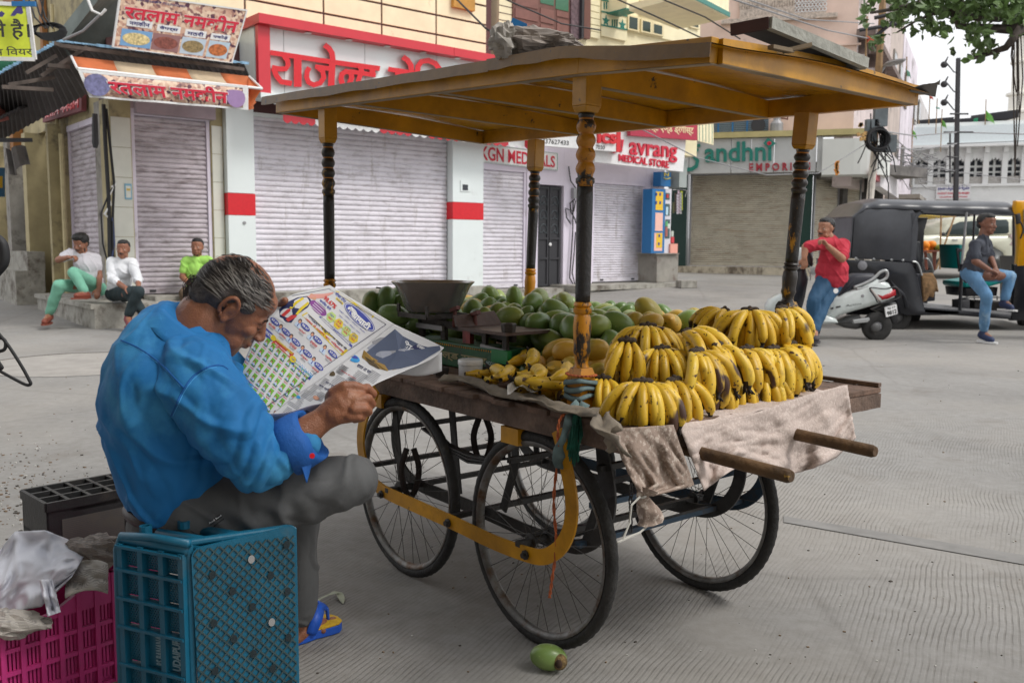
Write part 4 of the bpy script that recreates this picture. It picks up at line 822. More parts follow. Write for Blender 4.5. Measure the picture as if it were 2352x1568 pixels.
wire('overhead_cable',[(2015,300,21.6),(2100,312,30),(2200,304,36),(2400,310,36)],.02,M_wireg,'long cable in front of the mosque eave');wire('overhead_cable',[(2015,335,21.6),(2110,345,30),(2200,330,36),(2400,322,36)],.02,M_wireg,'lower long cable in front of the mosque eave')
wire('overhead_cable',[(2020,285,21.6),(2080,340,30),(2140,380,34),(2198,395,36),(2400,420,36)],.018,M_wireg,'sagging cable in front of the mosque windows')
rr_=random.Random(11);p=MB()
for k in range(26):
 y0=rr_.uniform(350,420);x0=rr_.uniform(2062,2120);a_=WD(x0,y0,38);b_=WD(x0+rr_.uniform(20,90),y0+rr_.uniform(-25,25),38);m_=a_.lerp(b_,.5)-Vector((0,0,rr_.uniform(.05,.3)));p.tube([a_,m_,b_],.018,4)
o=p.build('cable_tangle',M_wireg);setp(o,'tangle of thin cables in front of the mosque windows','cables',None,'stuff')
cb=thing('wall_cables',PF.hit(245,600,.1),'bundle of black and white cables down the corner beside the tiled pilaster','cables')
for pts,r,mt in(([(238,240),(242,330),(250,460),(252,590),(256,650)],.03,M_wire),([(244,250),(262,420),(258,520),(262,640)],.02,M_wire),([(262,425),(246,455),(232,490),(236,560),(252,620)],.014,M_wire),([(256,430),(266,420),(250,450),(254,470),(240,492),(250,500)],.018,M_wpl),([(258,500),(262,560),(256,600)],.02,flat('cable_blue',(.04,.06,.15),.5))):
 p=MB();p.tube([PF.hit(x_,y_,.22)for x_,y_ in pts],r,6);p.build('cable',mt,cb)
p=MB();c=PF.hit(217,300,.4);p.tube([PF.hit(218,262,.5),PF.hit(218,290,.5),PF.hit(219,330,.5),PF.hit(219,340,.5)],[.04,.045,.05,.03],8);p.build('black_cloth_tassel',M_dark,cb)
cb=thing('door_side_cables',PF.hit(1312,640,.1),'looped black cables hanging beside the black steel door','cables')
c2_=lambda x,y:PF.hit(1062.3+x/4.267,321.6+y/4.267,.06)
for pts in([(1040,260),(1060,400),(1115,480),(1120,560)],[(1100,580),(1055,620),(1060,700),(1105,780),(1112,820)],[(1110,590),(1090,700),(1010,670),(1020,760),(1060,820)],[(1085,600),(1080,900),(1060,1200),(1050,1350),(1090,1420)],[(1108,900),(1095,1100),(1075,1300),(1105,1430)]):
 p=MB();p.tube([c2_(*q)for q in pts],.016,6);p.build('cable',M_wire,cb)
p=MB();rectPF(p,1318,1328,432,456,.01,.1);p.build('meter',M_metalg,cb)
ys=thing('yellow_hanging_sign',WD(78,137,10),'bright yellow hanging sign with dark Hindi words and a printed shoe at the upper left','sign')
q=[WD(-70,134,10),WD(80,137,10.2),WD(64,12,10.2),WD(-80,5,10)];ny=(q[1]-q[0]).cross(q[3]-q[0]).normalized();ny=ny if ny.dot(-q[0])>0 else-ny
panel('board',q,ny,.03,flat('sign_yellow',S(214,226,70),.5),ys)
p=MB()
for i in range(4):p.bar(q[i]+ny*.002,q[(i+1)%4]+ny*.002,.025,.04)
p.build('frame',M_wpl,ys)
yq=lambda x,y:bil(q,*((x+70)/148.0 if True else 0,0))
w2=lambda x,y:WD(x,y,10.05)
p=MB();put_text(p,'लते है।',[w2(-50,92),w2(70,93),w2(66,44),w2(-54,42)],ny,.0,.02);p.build('large_lettering',M_blk,ys)
p=MB();put_text(p,'स िवयर',[w2(-15,129),w2(75,127),w2(72,107),w2(-17,107)],ny,.0,.01);p.build('small_lettering',M_blk,ys)
p=MB();sh=[(24,38),(30,28),(40,16),(50,15),(54,30),(50,34),(40,32),(34,38)];p.add([w2(a,b)+ny*.01 for a,b in sh],[tuple(range(8))]);p.add([w2(a,b)+ny*.01 for a,b in[(-6,34),(4,26),(12,32),(6,40),(-6,40)]],[(0,1,2,3,4)]);p.build('shoe_picture',flat('shoe_blue',S(70,60,130),.5),ys)
p=MB();a_=w2(55,14);p.tube([a_,a_+Vector((0,0,.1)),WD(62,-30,10.2)],.01,5);p.box(a_+Vector((0,0,.02)),(.25,.03,.05));p.build('blue_tie',M_blue,ys)
gs=thing('green_hanging_cloth',WD(30,200,14),'green sheet hanging behind the yellow sign','sheet');p=MB();p.grid(lambda u,v:WD(-40+100*u,135+50*v+20*(1-u)*v,15.5)+Vector((0,.1*sin(u*14),0)),16,3,.01);p.build('cloth',flat('sheet_green',S(40,110,84),.7),gs,smooth=True)
sb=thing('small_side_street_sign',WD(8,330,16),'blue and yellow shop board far up the side street','sign');q=[WD(-20,452,17),WD(10,452,17.5),WD(10,385,17.5),WD(-20,385,17)];panel('board',q,Vector((.3,-1,0)),.05,M_blue,sb);p=MB();p.add([v+Vector((.02,-.05,0))for v in onq(q,(.2,.3,.9,.7))],[(0,1,2,3)]);p.build('yellow_patch',MATS['poster_yellow'],sb)
s2_=thing('side_street_banner',WD(8,240,16),'red and white banner under the tin roof at the left edge','banner');q=[WD(-20,285,15),WD(20,275,15.4),WD(8,225,15.4),WD(-20,215,15)];panel('board',q,Vector((.3,-1,0)),.03,mat('banner',S(196,120,110),.6,.3,4),s2_)
bw=thing('low_tin_roof',WD(0,300,15),'second lower tin roof edge at the far left','roof');p=MB();corr(p,WD(-60,300,15),WD(45,248,14.5),WD(100,230,16.5),WD(0,270,17),26,.02);p.build('tin_sheet',MATS['tin_blue_under'],bw)
p=MB();p.bar(WD(-30,322,14.5),WD(75,322,14.8),.06,.06);p.build('rafter',M_dark,bw)
p=MB();p.grid(lambda u,v:WD(12+45*u+10*v,340+60*v-20*u*v,15)+Vector((0,.1*sin(u*9),-.05*sin(u*6))),8,6,.01);o=p.build('hanging_sack',mat('sack_grey',S(112,108,106),.9,.2,6),bw)
wc=thing('cable_knot',PF.hit(182,75,1.9),'loose coil of black cables hanging above the tin roof','cables')
for k in range(6):p=MB();p.tube([WD(102+(k*3),68+k,12)+Vector((.20*cos(t),0,(.05+.012*k)*sin(t)))for t in[2*pi*j/14 for j in range(14)]],.012,5,closed=True);p.build('cable',M_wire,wc)
for pts in([(65,-5),(80,40),(105,66)],[(80,-5),(90,30),(110,66)],[(100,-5),(96,40),(112,64)],[(92,-5),(104,40),(122,66)]):p=MB();p.tube([WD(a,b,12)for a,b in pts],.012,5);p.build('cable',M_wire,wc)
p=MB();p.tube([WD(200,-5,13),WD(212,25,13),WD(232,34,13),WD(243,22,13)],.02,6);p.build('cable',M_wpl,wc)
p=MB();p.tube([WD(145,92,13),WD(190,72,13),WD(228,36,13)],.018,6);p.build('cable',M_wireg,wc)
tb_=thing('overhanging_tree',(9.6,13.5,0),'leafy tree branches hanging into the upper right of the sky','tree')
M_leaf=mat('leaf_green',(.10,.17,.045),.5,.45,3,spec=.4);M_bark=mat('bark',(.07,.055,.045),.9,.3,8,.5,30)
p=MB();Y=12.5
brs=[[(2480,130),(2350,60),(2250,20),(2140,-20)],[(2350,60),(2310,110),(2250,130),(2235,135)],[(2300,40),(2230,40),(2180,20),(2110,45),(2060,75)],[(2170,25),(2120,5),(2060,20),(2000,30)],[(2350,70),(2200,60),(2190,30)],[(2345,40),(2348,-30)],[(2400,90),(2352,75),(2290,60)]]
for b_ in brs:p.tube([WD(x_,y_,Y+.3*math.sin(x_))for x_,y_ in b_],[.07,.045,.03,.018,.012][:len(b_)],6)
a_=WD(2480,130,Y);p.tube([(a_.x,a_.y,a_.z),(a_.x+.6,a_.y+.3,2.5),(a_.x+.9,a_.y+.5,0)],[.16,.3,.4],10)
p.build('trunk',M_bark,tb_,smooth=True)
p=MB()
rr_=random.Random(5)
for k in range(13):
 x0=2335+rr_.gauss(0,9);L=rr_.uniform(60,420);y0=rr_.uniform(20,60);p.tube([WD(x0,y0,Y),WD(x0+rr_.uniform(-8,8),y0+L*.5,Y),WD(x0+rr_.uniform(-5,8),y0+L,Y)],.009,4)
p.build('aerial_roots',M_bark,tb_,kind='stuff')
vs,fs=[],[]
blobs=[(2300,10,60,40,260),(2215,25,48,26,170),(2150,10,40,24,110),(2250,80,40,28,80),(2275,115,26,16,26),(2090,15,40,26,90),(2062,50,30,20,34),(2005,5,22,22,22),(2060,5,20,20,30),(2130,60,40,22,46),(2345,30,30,40,90),(2010,100,14,24,16),(2167,72,10,8,9),(2195,115,8,6,5),(2235,132,12,8,8),(1990,30,14,30,16),(2310,-20,80,25,150),(2180,-15,80,20,120)]
for bx,by,sx,sy,n_ in blobs:
 for k in range(int(n_*.95)):
  c=WD(bx+rr_.gauss(0,sx*.6),by+rr_.gauss(0,sy*.6),Y+rr_.uniform(-.7,.7));s_=rr_.uniform(.035,.070)
  q=Quaternion((rr_.gauss(0,1),rr_.gauss(0,1),rr_.gauss(0,1),rr_.gauss(0,1))).normalized();b0=len(vs)
  for px,py,pz in((0,-1.1,0),(.75,-.35,.2),(.6,.5,.25),(0,1.3,-.1),(-.6,.5,.25),(-.75,-.35,.2)):vs.append(c+q@Vector((px*s_,py*s_,pz*s_)))
  fs.append((b0,b0+1,b0+2,b0+3));fs.append((b0,b0+3,b0+4,b0+5))
p=MB();p.add(vs,fs);p.build('foliage',M_leaf,tb_,kind='stuff')
bgw=thing('far_shop_row',(10,38,1),'row of far shops with a yellow awning seen behind the white car','building');p=MB();p.box8([WD(2070,612,38),WD(2420,612,36),WD(2420,612,37),WD(2070,612,39),WD(2070,482,38),WD(2420,482,36),WD(2420,482,37),WD(2070,482,39)]);p.build('wall',mat('shop_row_wall',S(150,140,132),.8,.3,1),bgw)
for i,(x_,cc)in enumerate(((2110,S(120,60,60)),(2128,S(160,160,165)),(2150,S(60,70,90)),(2180,S(150,120,90)),(2250,S(90,90,90)),(2320,S(120,110,100)))):
 p=MB();c=WD(x_,540,36);p.box(c,(.35,.3,1.5));p.build('shop_door',flat('sd%d'%i,cc,.7),bgw)
ya=thing('yellow_market_awning',WD(2130,500,30),'sagging yellow awning seen through the open rickshaw','awning');p=MB();p.grid(lambda u,v:WD(2080+110*u,490+25*v*(1-u)+8*u,30+2*v)+Vector((0,0,-.3*sin(pi*v)*(1-u))),8,5,.02);p.build('cloth',flat('awning_yellow',S(222,190,90),.6),ya);p=MB();p.tube([WD(2092,500,30),WD(2092,625,30)],.03,6);p.tube([WD(2150,500,30),WD(2150,625,30)],.03,6);p.build('pole',M_metalg,ya)
ob=thing('added_sky_block_house',(-6.5,-3,0),'tall dull house added out of view at the left to block sky light','building')  # unseen house, put in to block the sky from the left
p=MB();p.box((-6.2,-4,4.5),(4,13,9));p.build('wall',M_creamd,ob)
for k in range(4):p=MB();p.box((-4.15,-8.5+3.2*k,1.3),(.1,2.2,2.6));p.build('shop_shutter',M_shutd,ob)
p=MB();p.box((-3.6,-4,3.2),(1.2,12,.15));p.build('ledge',M_conc,ob)
ob=thing('added_sky_block_house',(0,-9,0),'wide dull house added out of view behind the viewer to block sky light','building');p=MB();p.box((1,-10,5),(16,3,10));p.build('wall',M_creamd,ob)  # second unseen house, added to close off sky light from behind
for k in range(4):p=MB();p.box((-5.5+3.6*k,-8.45,1.4),(2.6,.1,2.7));p.build('shop_shutter',M_shutd,ob)
st_=thing('added_shade_tree',(-2.9,-1.6,0),'large leafy tree added out of view overhead to shade the foreground','tree');p=MB()  # unseen tree, added so its crown darkens the near ground
p.tube([(-2.9,-1.6,0),(-2.8,-1.5,2),(-2.4,-1.2,4),(-1.8,-.6,6)],[.32,.26,.2,.12],10)
for a in((-4.5,1,7),(.4,.6,7),(-1.5,3.5,7),(-2.6,-4,7)):p.tube([(-2.4,-1.2,4),((-2.4+a[0])/2,(-1.2+a[1])/2,5.6),a],[.12,.08,.03],6)
p.build('trunk',M_bark,st_,smooth=True);vs,fs=[],[];rr_=random.Random(31)
for k in range(5200):
 u=Vector((rr_.gauss(0,1),rr_.gauss(0,1),rr_.gauss(0,1))).normalized()*(rr_.random()**.4);c=Vector((-2.2+u.x*4.0,.1+u.y*4.6,7.2+u.z*1.5));s_=rr_.uniform(.10,.2)
 q=Quaternion((rr_.gauss(0,1),rr_.gauss(0,1),rr_.gauss(0,1),rr_.gauss(0,1))).normalized();b0=len(vs)
 for px,py in((0,-1.1),(.7,0),(0,1.3),(-.7,0)):vs.append(c+q@Vector((px*s_,py*s_,0)))
 fs.append((b0,b0+1,b0+2,b0+3))
p=MB();p.add(vs,fs);p.build('foliage',M_leaf,st_,kind='stuff')
KN=Vector((.092,2.873,0));KU=Vector((-.629,.777,0)).normalized();KV=Vector((KU.y,-KU.x,0))
def K(u,v,h=0):return KN+KU*u+KV*v+Vector((0,0,h))
KR=Matrix((KU,KV,Vector((0,0,1)))).transposed()
TH=.80
def yw(name,base=S(200,138,26),thr=.56,dark=(.02,.016,.012),ds=9,rough=.42,st=(1,1,1)):
 return mat(name,base,rough,.2,5,.12,25,dirt=[((base[0]*.42,base[1]*.38,base[2]*.5),.48,3.5,st,.3),(dark,thr,ds,st,.04)],spec=.5)
M_yel=yw('cart_yellow_paint',S(200,142,6),.635,ds=13);M_yelw=yw('worn_yellow_post',S(194,128,14),.56,ds=12,st=(1,1,.35));M_yels=yw('yellow_sheet_underside',S(196,140,6),.72,rough=.22)
M_edge=mat('sawn_wood_edge',S(150,132,108),.85,.25,12,stretch=(.3,.3,1))
M_blp=mat('black_worn_post',(.028,.026,.026),.45,.3,12,.35,90,dirt=((.55,.27,.02),.61,7,(1,1,.35),.03))
M_oldw=mat('weathered_plank',S(116,92,78),.85,.35,7,.6,60,stretch=(1,1,1),dirt=((.05,.035,.028),.5,6,(1,1,1),.25))
M_beam=mat('weathered_beam',S(112,92,80),.85,.35,9,.6,70,dirt=((.035,.028,.024),.52,5,(1,1,1),.25))
M_tyre=mat('tyre_rubber',(.028,.027,.026),.75,.3,14,.5,90,dirt=((.13,.115,.095),.58,5,(1,1,1),.2))
M_rim=mat('rusty_rim',(.24,.235,.225),.5,.35,10,.2,60,metal=.55,dirt=((.12,.07,.04),.5,9))
M_spoke=flat('spoke_steel',(.07,.065,.06),.45,metal=.6)
M_frame=mat('black_frame',(.035,.033,.032),.5,.3,8,.3,60,dirt=((.12,.09,.07),.64,9))
M_bfr=mat('blue_frame',S(48,74,96),.5,.25,8,dirt=((.05,.04,.035),.52,8))
M_roof=mat('grey_tin',S(112,110,108),.55,.2,5,metal=.3,dirt=((.10,.08,.07),.55,4))
M_handle=mat('handle_wood',S(92,68,42),.75,.4,10,.6,60,dirt=((.45,.27,.04),.62,9,(1,1,1),.05))
cart=thing('fruit_cart',K(.4,.4,0),'yellow roofed wooden fruit cart on four spoked bicycle wheels','cart')
def ribbon(mb,pts,wd,th,nrm,mi=None):
 pts=[Vector(p)for p in pts];nrm=Vector(nrm).normalized();N=len(pts);vs=[]
 wl=wd if isinstance(wd,(list,tuple))else[wd]*N
 for i,p in enumerate(pts):
  t=(pts[min(i+1,N-1)]-pts[max(i-1,0)]).normalized();s_=t.cross(nrm).normalized()*wl[i]/2;e=nrm*th/2;vs+=[p+s_+e,p-s_+e,p-s_-e,p+s_-e]
 fs=[(3,2,1,0),tuple(4*(N-1)+k for k in range(4))]
 for i in range(N-1):
  for k in range(4):l=(k+1)%4;fs.append((4*i+k,4*i+l,4*i+4+l,4*i+4+k))
 return mb.add(vs,fs,mi)
def smoothpts(P,n=4):
 P=[Vector(p)for p in P];out=[]
 for i in range(len(P)-1):
  a,b,c,d=P[max(i-1,0)],P[i],P[i+1],P[min(i+2,len(P)-1)]
  for k in range(n):
   t=k/n;out.append(.5*((2*b)+(c-a)*t+(2*a-5*b+4*c-d)*t*t+(3*b-a-3*c+d)*t**3))
 out.append(P[-1]);return out
def make_wheel(u,v,lab=None,seed=0):
 rg=random.Random(seed);c=K(u,v,.352);M=Matrix.Translation(c)@KR.to_4x4()@Matrix.Rotation(pi/2,4,'X')
 ph=rg.uniform(0,6);R_=.333
 wh=MB(M)
 N=132;vs=[];K8=10
 for i in range(N):
  a=2*pi*i/N
  for k in range(K8):
   b=2*pi*k/K8;rr=.0195;bump=.0022 if(i%2==0 and cos(b)>.55)else 0;x=R_+(rr+bump)*cos(b);z=(rr*.95)*sin(b);vs.append((x*cos(a),x*sin(a),z))
 wh.add(vs,[(i*K8+k,((i+1)%N)*K8+k,((i+1)%N)*K8+(k+1)%K8,i*K8+(k+1)%K8)for i in range(N)for k in range(K8)])
 w_=wh.build('wheel',M_tyre,cart,smooth=True)
 if lab:w_['label']=lab
 r_=MB(M);N=72;prof=[(.320,-.016),(.314,-.017),(.304,-.010),(.300,0),(.304,.010),(.314,.017),(.320,.016)]
 vs=[(a*cos(2*pi*i/N),a*sin(2*pi*i/N),z)for i in range(N)for a,z in prof];n=len(prof)
 r_.add(vs,[(i*n+k,((i+1)%N)*n+k,((i+1)%N)*n+k+1,i*n+k+1)for i in range(N)for k in range(n-1)]);r_.build('rim',M_rim,w_,smooth=True)
 s_=MB(M);ns=32
 for i in range(ns):
  sd_=1 if i%2 else-1;a=ph+2*pi*i/ns;off=(1 if(i//2)%2 else-1)*radians(62)
  s_.tube([(.022*cos(a+off),.022*sin(a+off),.028*sd_),(.303*cos(a)+rg.uniform(-.002,.002),.303*sin(a),.002*sd_)],.0013,4,cap=False)
 s_.build('spokes',M_spoke,w_,kind='stuff')
 h_=MB(M);h_.lathe([(.006,-.075),(.006,-.04),(.026,-.036),(.026,-.03),(.014,-.026),(.014,.026),(.026,.03),(.026,.036),(.006,.04),(.006,.075)],(0,0,0),14);h_.build('hub',M_frame,w_,smooth=False)
 return w_
make_wheel(0,0,'nearest wheel, leaning tallest in front',1);make_wheel(.80,.0,None,2);make_wheel(.0,.80,'right wheel beyond the hanging cloth',3);make_wheel(.80,.80,None,4)
PC=Plane((K(0,-.085).x,K(0,-.085).y),(KU.x,KU.y))
d3=lambda a,b:(746.5+a/2.218,861.3+b/2.218)
upts=[PC.hit(*d3(*q))for q in((258,70),(240,120),(195,230),(182,330),(195,430),(235,525),(300,590),(450,660),(640,745),(850,845),(1010,905),(1110,925),(1190,885),(1240,800),(1258,690),(1250,580),(1225,450),(1200,330),(1185,280))]
sp_=smoothpts(upts,4)
p=MB();ribbon(p,sp_,.050,.008,KV);p.build('bent_side_bar',M_yel,cart)
for v_,mt in((.075,M_frame),(.72,M_frame),(.875,M_bfr)):
 p=MB();ribbon(p,[q+KV*(v_+.085)for q in sp_],.048,.008,KV);p.build('bent_side_bar',mt,cart)
for q in((295,605),(635,750),(1030,912)):
 c=PC.hit(*d3(*q))-KV*.006;p=MB();p.lathe([(.016,0),(.016,.006),(.009,.007),(.009,.016)],c,8,-KV);p.build('bolt',M_frame,cart)
for(u_,h_,v0,v1,mt)in((.98,.55,-.05,.87,M_frame),(1.02,.40,-.05,.87,M_frame),(.22,.56,.05,.87,M_frame),(.16,.43,.05,.87,M_frame),(-.20,.50,.04,.87,M_bfr),(-.14,.36,.04,.87,M_bfr),(.40,.34,-.08,.87,M_frame),(.80,.352,-.09,.88,M_frame),(0,.352,-.09,.88,M_frame),(-.22,.62,.05,.9,M_frame)):
 p=MB();p.bar(K(u_,v0,h_),K(u_,v1,h_),.022,.018);p.build('cross_rod',mt,cart)
for(u_,v_)in((.92,.02),(-.18,.09),(.62,.09),(.95,.76),(-.12,.76),(.25,.09)):
 p=MB();ribbon(p,[K(u_,v_,.70),K(u_-.02,v_,.55),K(u_-.05 if u_>.3 else u_+.05,v_,.36)],.034,.008,KV);p.build('frame_strut',M_frame,cart)
for v_ in(.02,.80):
 p=MB()
 for k in range(3):ribbon(p,[K(.40+x*(.30-.06*k),v_,.60-.05*(1-x*x)-.012*k)for x in(-1,-.5,0,.5,1)],.03,.007,Vector((0,0,1)))
 p.build('leaf_spring',M_frame,cart,kind='stuff')
for u_ in(.98,.12):p=MB();p.bar(K(u_,-.03,.675),K(u_,1.17,.675),.09,.055);p.build('bearer',M_yel,cart)
UE,U1,V0,V1=-.45,1.74,-.06,1.20
p=MB();p.bar(K(UE,-.018,.745),K(U1,-.018,.745),.045,.068);p.build('side_beam',M_beam,cart);p=MB();p.bar(K(UE,1.17,.745),K(U1,1.17,.745),.045,.068);p.build('side_beam',M_beam,cart)
p=MB();p.bar(K(UE-.024,V0,.753),K(UE-.024,1.19,.753),.045,.05);p.build('end_beam',M_beam,cart);p=MB();p.bar(K(U1+.024,V0,.745),K(U1+.024,1.20,.745),.045,.07);p.build('end_beam',M_beam,cart)
for u_ in(-.2,.55,1.3):p=MB();p.bar(K(u_,.01,.742),K(u_,1.14,.742),.05,.06);p.build('joist',M_beam,cart)
n_=24;rg=random.Random(4)
for i in range(n_):
 a_=UE-.04+(U1-UE+.08)*i/n_;b_=UE-.04+(U1-UE+.08)*(i+1)/n_-.004;z0,z1=.779,.80-rg.uniform(0,.005);e_=rg.uniform(-.012,.012)
 q=[K(a_,V0+e_,z0),K(b_,V0+e_+rg.uniform(-.006,.006),z0),K(b_,V1,z0),K(a_,V1,z0)]
 p=MB();p.box8(q+[Vector((w_.x,w_.y,z1))for w_ in q]);p.build('plank',M_oldw,cart,bevel=.003)
p=MB();p.bar(K(UE-.04,1.19,.808),K(.3,1.19,.808),.02,.014);p.build('edge_rail',M_beam,cart)
for v_,ue in((.166,-.82),(.62,-.80)):
 p=MB();p.tube([K(-.05,v_,.715),K(-.4,v_,.71),K(ue+.01,v_,.70),K(ue,v_,.70)],[.018,.019,.019,.015],14);p.build('push_handle',M_handle,cart,smooth=True,sharp=radians(40));
M_bead=mat('bead_paint',(.035,.03,.028),.4,.3,9,.2,40,dirt=((.46,.25,.03),.545,9,(1,1,.5),.05))
M_beady=yw('bead_yellow',S(186,122,16),.50,ds=14)
M_bneck=yw('bead_neck_yellow',S(186,116,12),.7)
def post(base,top,k=1.0,worn=M_yelw,bead=M_bead):
 base,top=Vector(base),Vector(top);L=(top-base).length;zq=(top-base).normalized()
 X=(KU-zq*KU.dot(zq)).normalized();Y=zq.cross(X);M=Matrix((X,Y,zq)).transposed().to_4x4();M.translation=base
 def sq(mb,z0,z1,r0,r1):mb.box8([(a*r0,b*r0,z0)for a,b in((-1,-1),(1,-1),(1,1),(-1,1))]+[(a*r1,b*r1,z1)for a,b in((-1,-1),(1,-1),(1,1),(-1,1))])
 S_=lambda f:f*L
 p=MB(M);hs_=.030*k
 sq(p,-.05,S_(.098),hs_,hs_);sq(p,S_(.0981),S_(.118),hs_,hs_*.78)
 pr=[(.024,.119),(.020,.13),(.023,.15),(.028,.165),(.0255,.185),(.0265,.20),(.0285,.235),(.0255,.262),(.022,.270),(.028,.277),(.028,.287),(.022,.291),(.028,.296),(.026,.303),(.0225,.306)]
 p.lathe([(r*k,S_(z))for r,z in pr],n=18)
 f=[(.0245,.63),(.0245,.636),(.029,.641),(.029,.652),(.023,.656)];z=.66
 for b in range(4):
  for q in range(5):t=pi*(q+.5)/5;f.append((.0215+.0085*sin(t),z+.038*(q+.5)/5))
  f.append((.021,z+.0385));z+=.039
 f+=[(.023,.822),(.026,.83)]
 o=p.build('post',worn,cart,smooth=True,sharp=radians(45))
 p=MB(M);p.lathe([(.0228*k,S_(.3061)),(.0235*k,S_(.33)),(.0252*k,S_(.6)),(.0242*k,S_(.6299))],n=20);p.build('painted_shaft',M_blp,o,smooth=True)
 p=MB(M);p.lathe([(r*k,S_(q))for r,q in f],n=18);p.build('turned_beads',bead,o,smooth=True)
 for b in range(5):z_=S_(.66+.0388*b);p=MB(M);p.lathe([(.0218*k,z_-.004),(.0226*k,z_-.0015),(.0226*k,z_+.0015),(.0218*k,z_+.004)],n=18);p.build('bead_ring',M_bneck,o,smooth=True)
 p=MB(M);sq(p,S_(.832),S_(.85),hs_*.8,hs_*1.04);sq(p,S_(.8501),L,hs_*1.04,hs_*1.04);t_=p.build('square_head',M_yel,o,bevel=.003)
 p=MB(M);p.lathe([(.014,0),(.012,.004),(.007,.005),(.007,.012)],(0,-hs_*1.05,L-.03),8,(0,-1,0));p.build('bolt',M_frame,o)
 return o
hN=GH(1340,108,1.905);post(K(-.15,.035,TH),WD(1350,118,K(-.15,.035).y),1.0,M_yelw,M_beady)
post(K(1.48,.035,TH),WD(752,228,K(1.48,.035).y),.98);post(WD(1803,748,3.36),WD(1853,258,3.30),.98,M_bead);post(WD(1213,745,4.35),WD(1232,322,4.38),.95)
NL,NR=K(1.87,-.01,1.90),K(-.665,-.01,1.757);FL,FR=GH(1110,331,1.83),GH(2103,241,1.768);PN=WD(1377,178,2.77)
BH=.064
near_line=[NL,PN+KV*(.0),NR];near_line[1]=K((PN-KN).dot(KU),-.01,PN.z)
def nl(t):
 tm=(NL-near_line[1]).length/((NL-near_line[1]).length+(NR-near_line[1]).length)
 return NL.lerp(near_line[1],t/tm)if t<tm else near_line[1].lerp(NR,(t-tm)/(1-tm))
fl=lambda t:FL.lerp(FR,t)
Z=Vector((0,0,1))
for a_,b_ in((NL,near_line[1]),(near_line[1],NR)):
 p=MB();p.bar(a_+Z*BH/2,b_+Z*BH/2,.03,BH);o=p.build('roof_beam',M_yel,cart,bevel=.002)
 p=MB();p.bar(a_-Z*.0015,b_-Z*.0015,.028,.002);p.build('bare_edge',M_edge,o)
p=MB();p.bar(FL+Z*BH/2,FR+Z*BH/2,.03,BH);p.build('roof_beam',M_yel,cart)
def frac(x,y):
 P=GH(x,y,1.80);return(P-FL).dot((FR-FL).normalized())/(FR-FL).length
ts=[0.004,frac(1283,310),frac(1496,286),frac(1761,261),.996];tn=[.0,.275,.52,.755,1.0]
for i,(tf,tnn)in enumerate(zip(ts,tn)):
 a_,b_=nl(tnn),fl(tf);dv=(b_-a_).normalized();a_,b_=a_+dv*.017,b_-dv*.017;sd_=dv.cross(Z).normalized()*.014;vs=[];nn_=10
 for k in range(nn_+1):
  q=a_.lerp(b_,k/nn_);top=BH*.96+.016*sin(pi*k/nn_);vs+=[q+sd_,q-sd_,q-sd_+Z*top,q+sd_+Z*top]
 fs=[(3,2,1,0),tuple(4*nn_+k for k in range(4))]+[(4*k+j,4*k+(j+1)%4,4*k+4+(j+1)%4,4*k+4+j)for k in range(nn_)for j in range(4)]
 p=MB();p.add(vs,fs);o=p.build('roof_cross_beam',M_yel,cart)
 p=MB();p.bar(a_-Z*.001,b_-Z*.001,.026,.002);p.build('bare_edge',M_edge,o)
def roofp(s,v):
 e=-.055+1.11*v;a_,b_=nl(min(1,max(0,s))),fl(min(1,max(0,s)));q=a_+(b_-a_)*e
 ext=(s-min(1,max(0,s)));q=q-KU*ext*1.3
 n_=.004*noise.noise(Vector((s*7,v*4,1)))
 return q+Z*(BH*1.0+.018*max(0,sin(pi*min(1,max(0,e))))+n_-.03*max(0,s-.8)/.2)
for(s0,s1,lift)in((-.03,.665,0),(.66,1.028,.004)):
 p=MB();nu=30;p.grid(lambda u,v:roofp(s0+(s1-s0)*u,v)+Z*lift,nu,12,0);p.grid(lambda u,v:roofp(s0+(s1-s0)*u,v)+Z*(lift+.003),nu,12,0,mi=1)
 p.grid(lambda u,v:roofp(s0+(s1-s0)*u,0)+Z*(lift+.003-v*(.036+.006*noise.noise(Vector((u*9,s0,0)))))-KV*(.004*v),nu,2,.002,mi=2)
 p.build('roof_sheet',[M_yels,M_roof,yw('sheet_lip',S(124,88,18),.60,dark=(.035,.04,.045),ds=16)],cart,smooth=False)
p=MB();q0,q1=roofp(1.0,.90),roofp(1.028,1.0);p.grid(lambda u,v:q0.lerp(q1,v).lerp(WD(2158,184+12*(1-v),2.98-.05*v),u)+Z*(.012*sin(pi*u)),6,3,.003);p.build('bent_sheet_corner',M_roof,cart)
wad=thing('newspaper_bundle',roofp(.60,.06),'crumpled bundle of newspaper lying on the cart roof','newspaper');p=MB();c=WD(1222,95,2.95)
rg=random.Random(8)
def crump(c,r,seed,rough=.35,n=26,m=16):
 mb=MB();vs=[];fs=[]
 for i in range(m+1):
  for k in range(n):
   a,b=2*pi*k/n,pi*i/m;d_=Vector((cos(a)*sin(b),sin(a)*sin(b),cos(b)));q=1+rough*noise.noise(d_*2.1+Vector((seed,0,0)))+rough*.6*abs(noise.noise(d_*5+Vector((0,seed,0))));vs.append(Vector(c)+Vector((d_.x*r[0]*q,d_.y*r[1]*q,d_.z*r[2]*q)))
 for i in range(m):
  for k in range(n):fs.append((i*n+k,i*n+(k+1)%n,(i+1)*n+(k+1)%n,(i+1)*n+k))
 mb.add(vs,fs);return mb
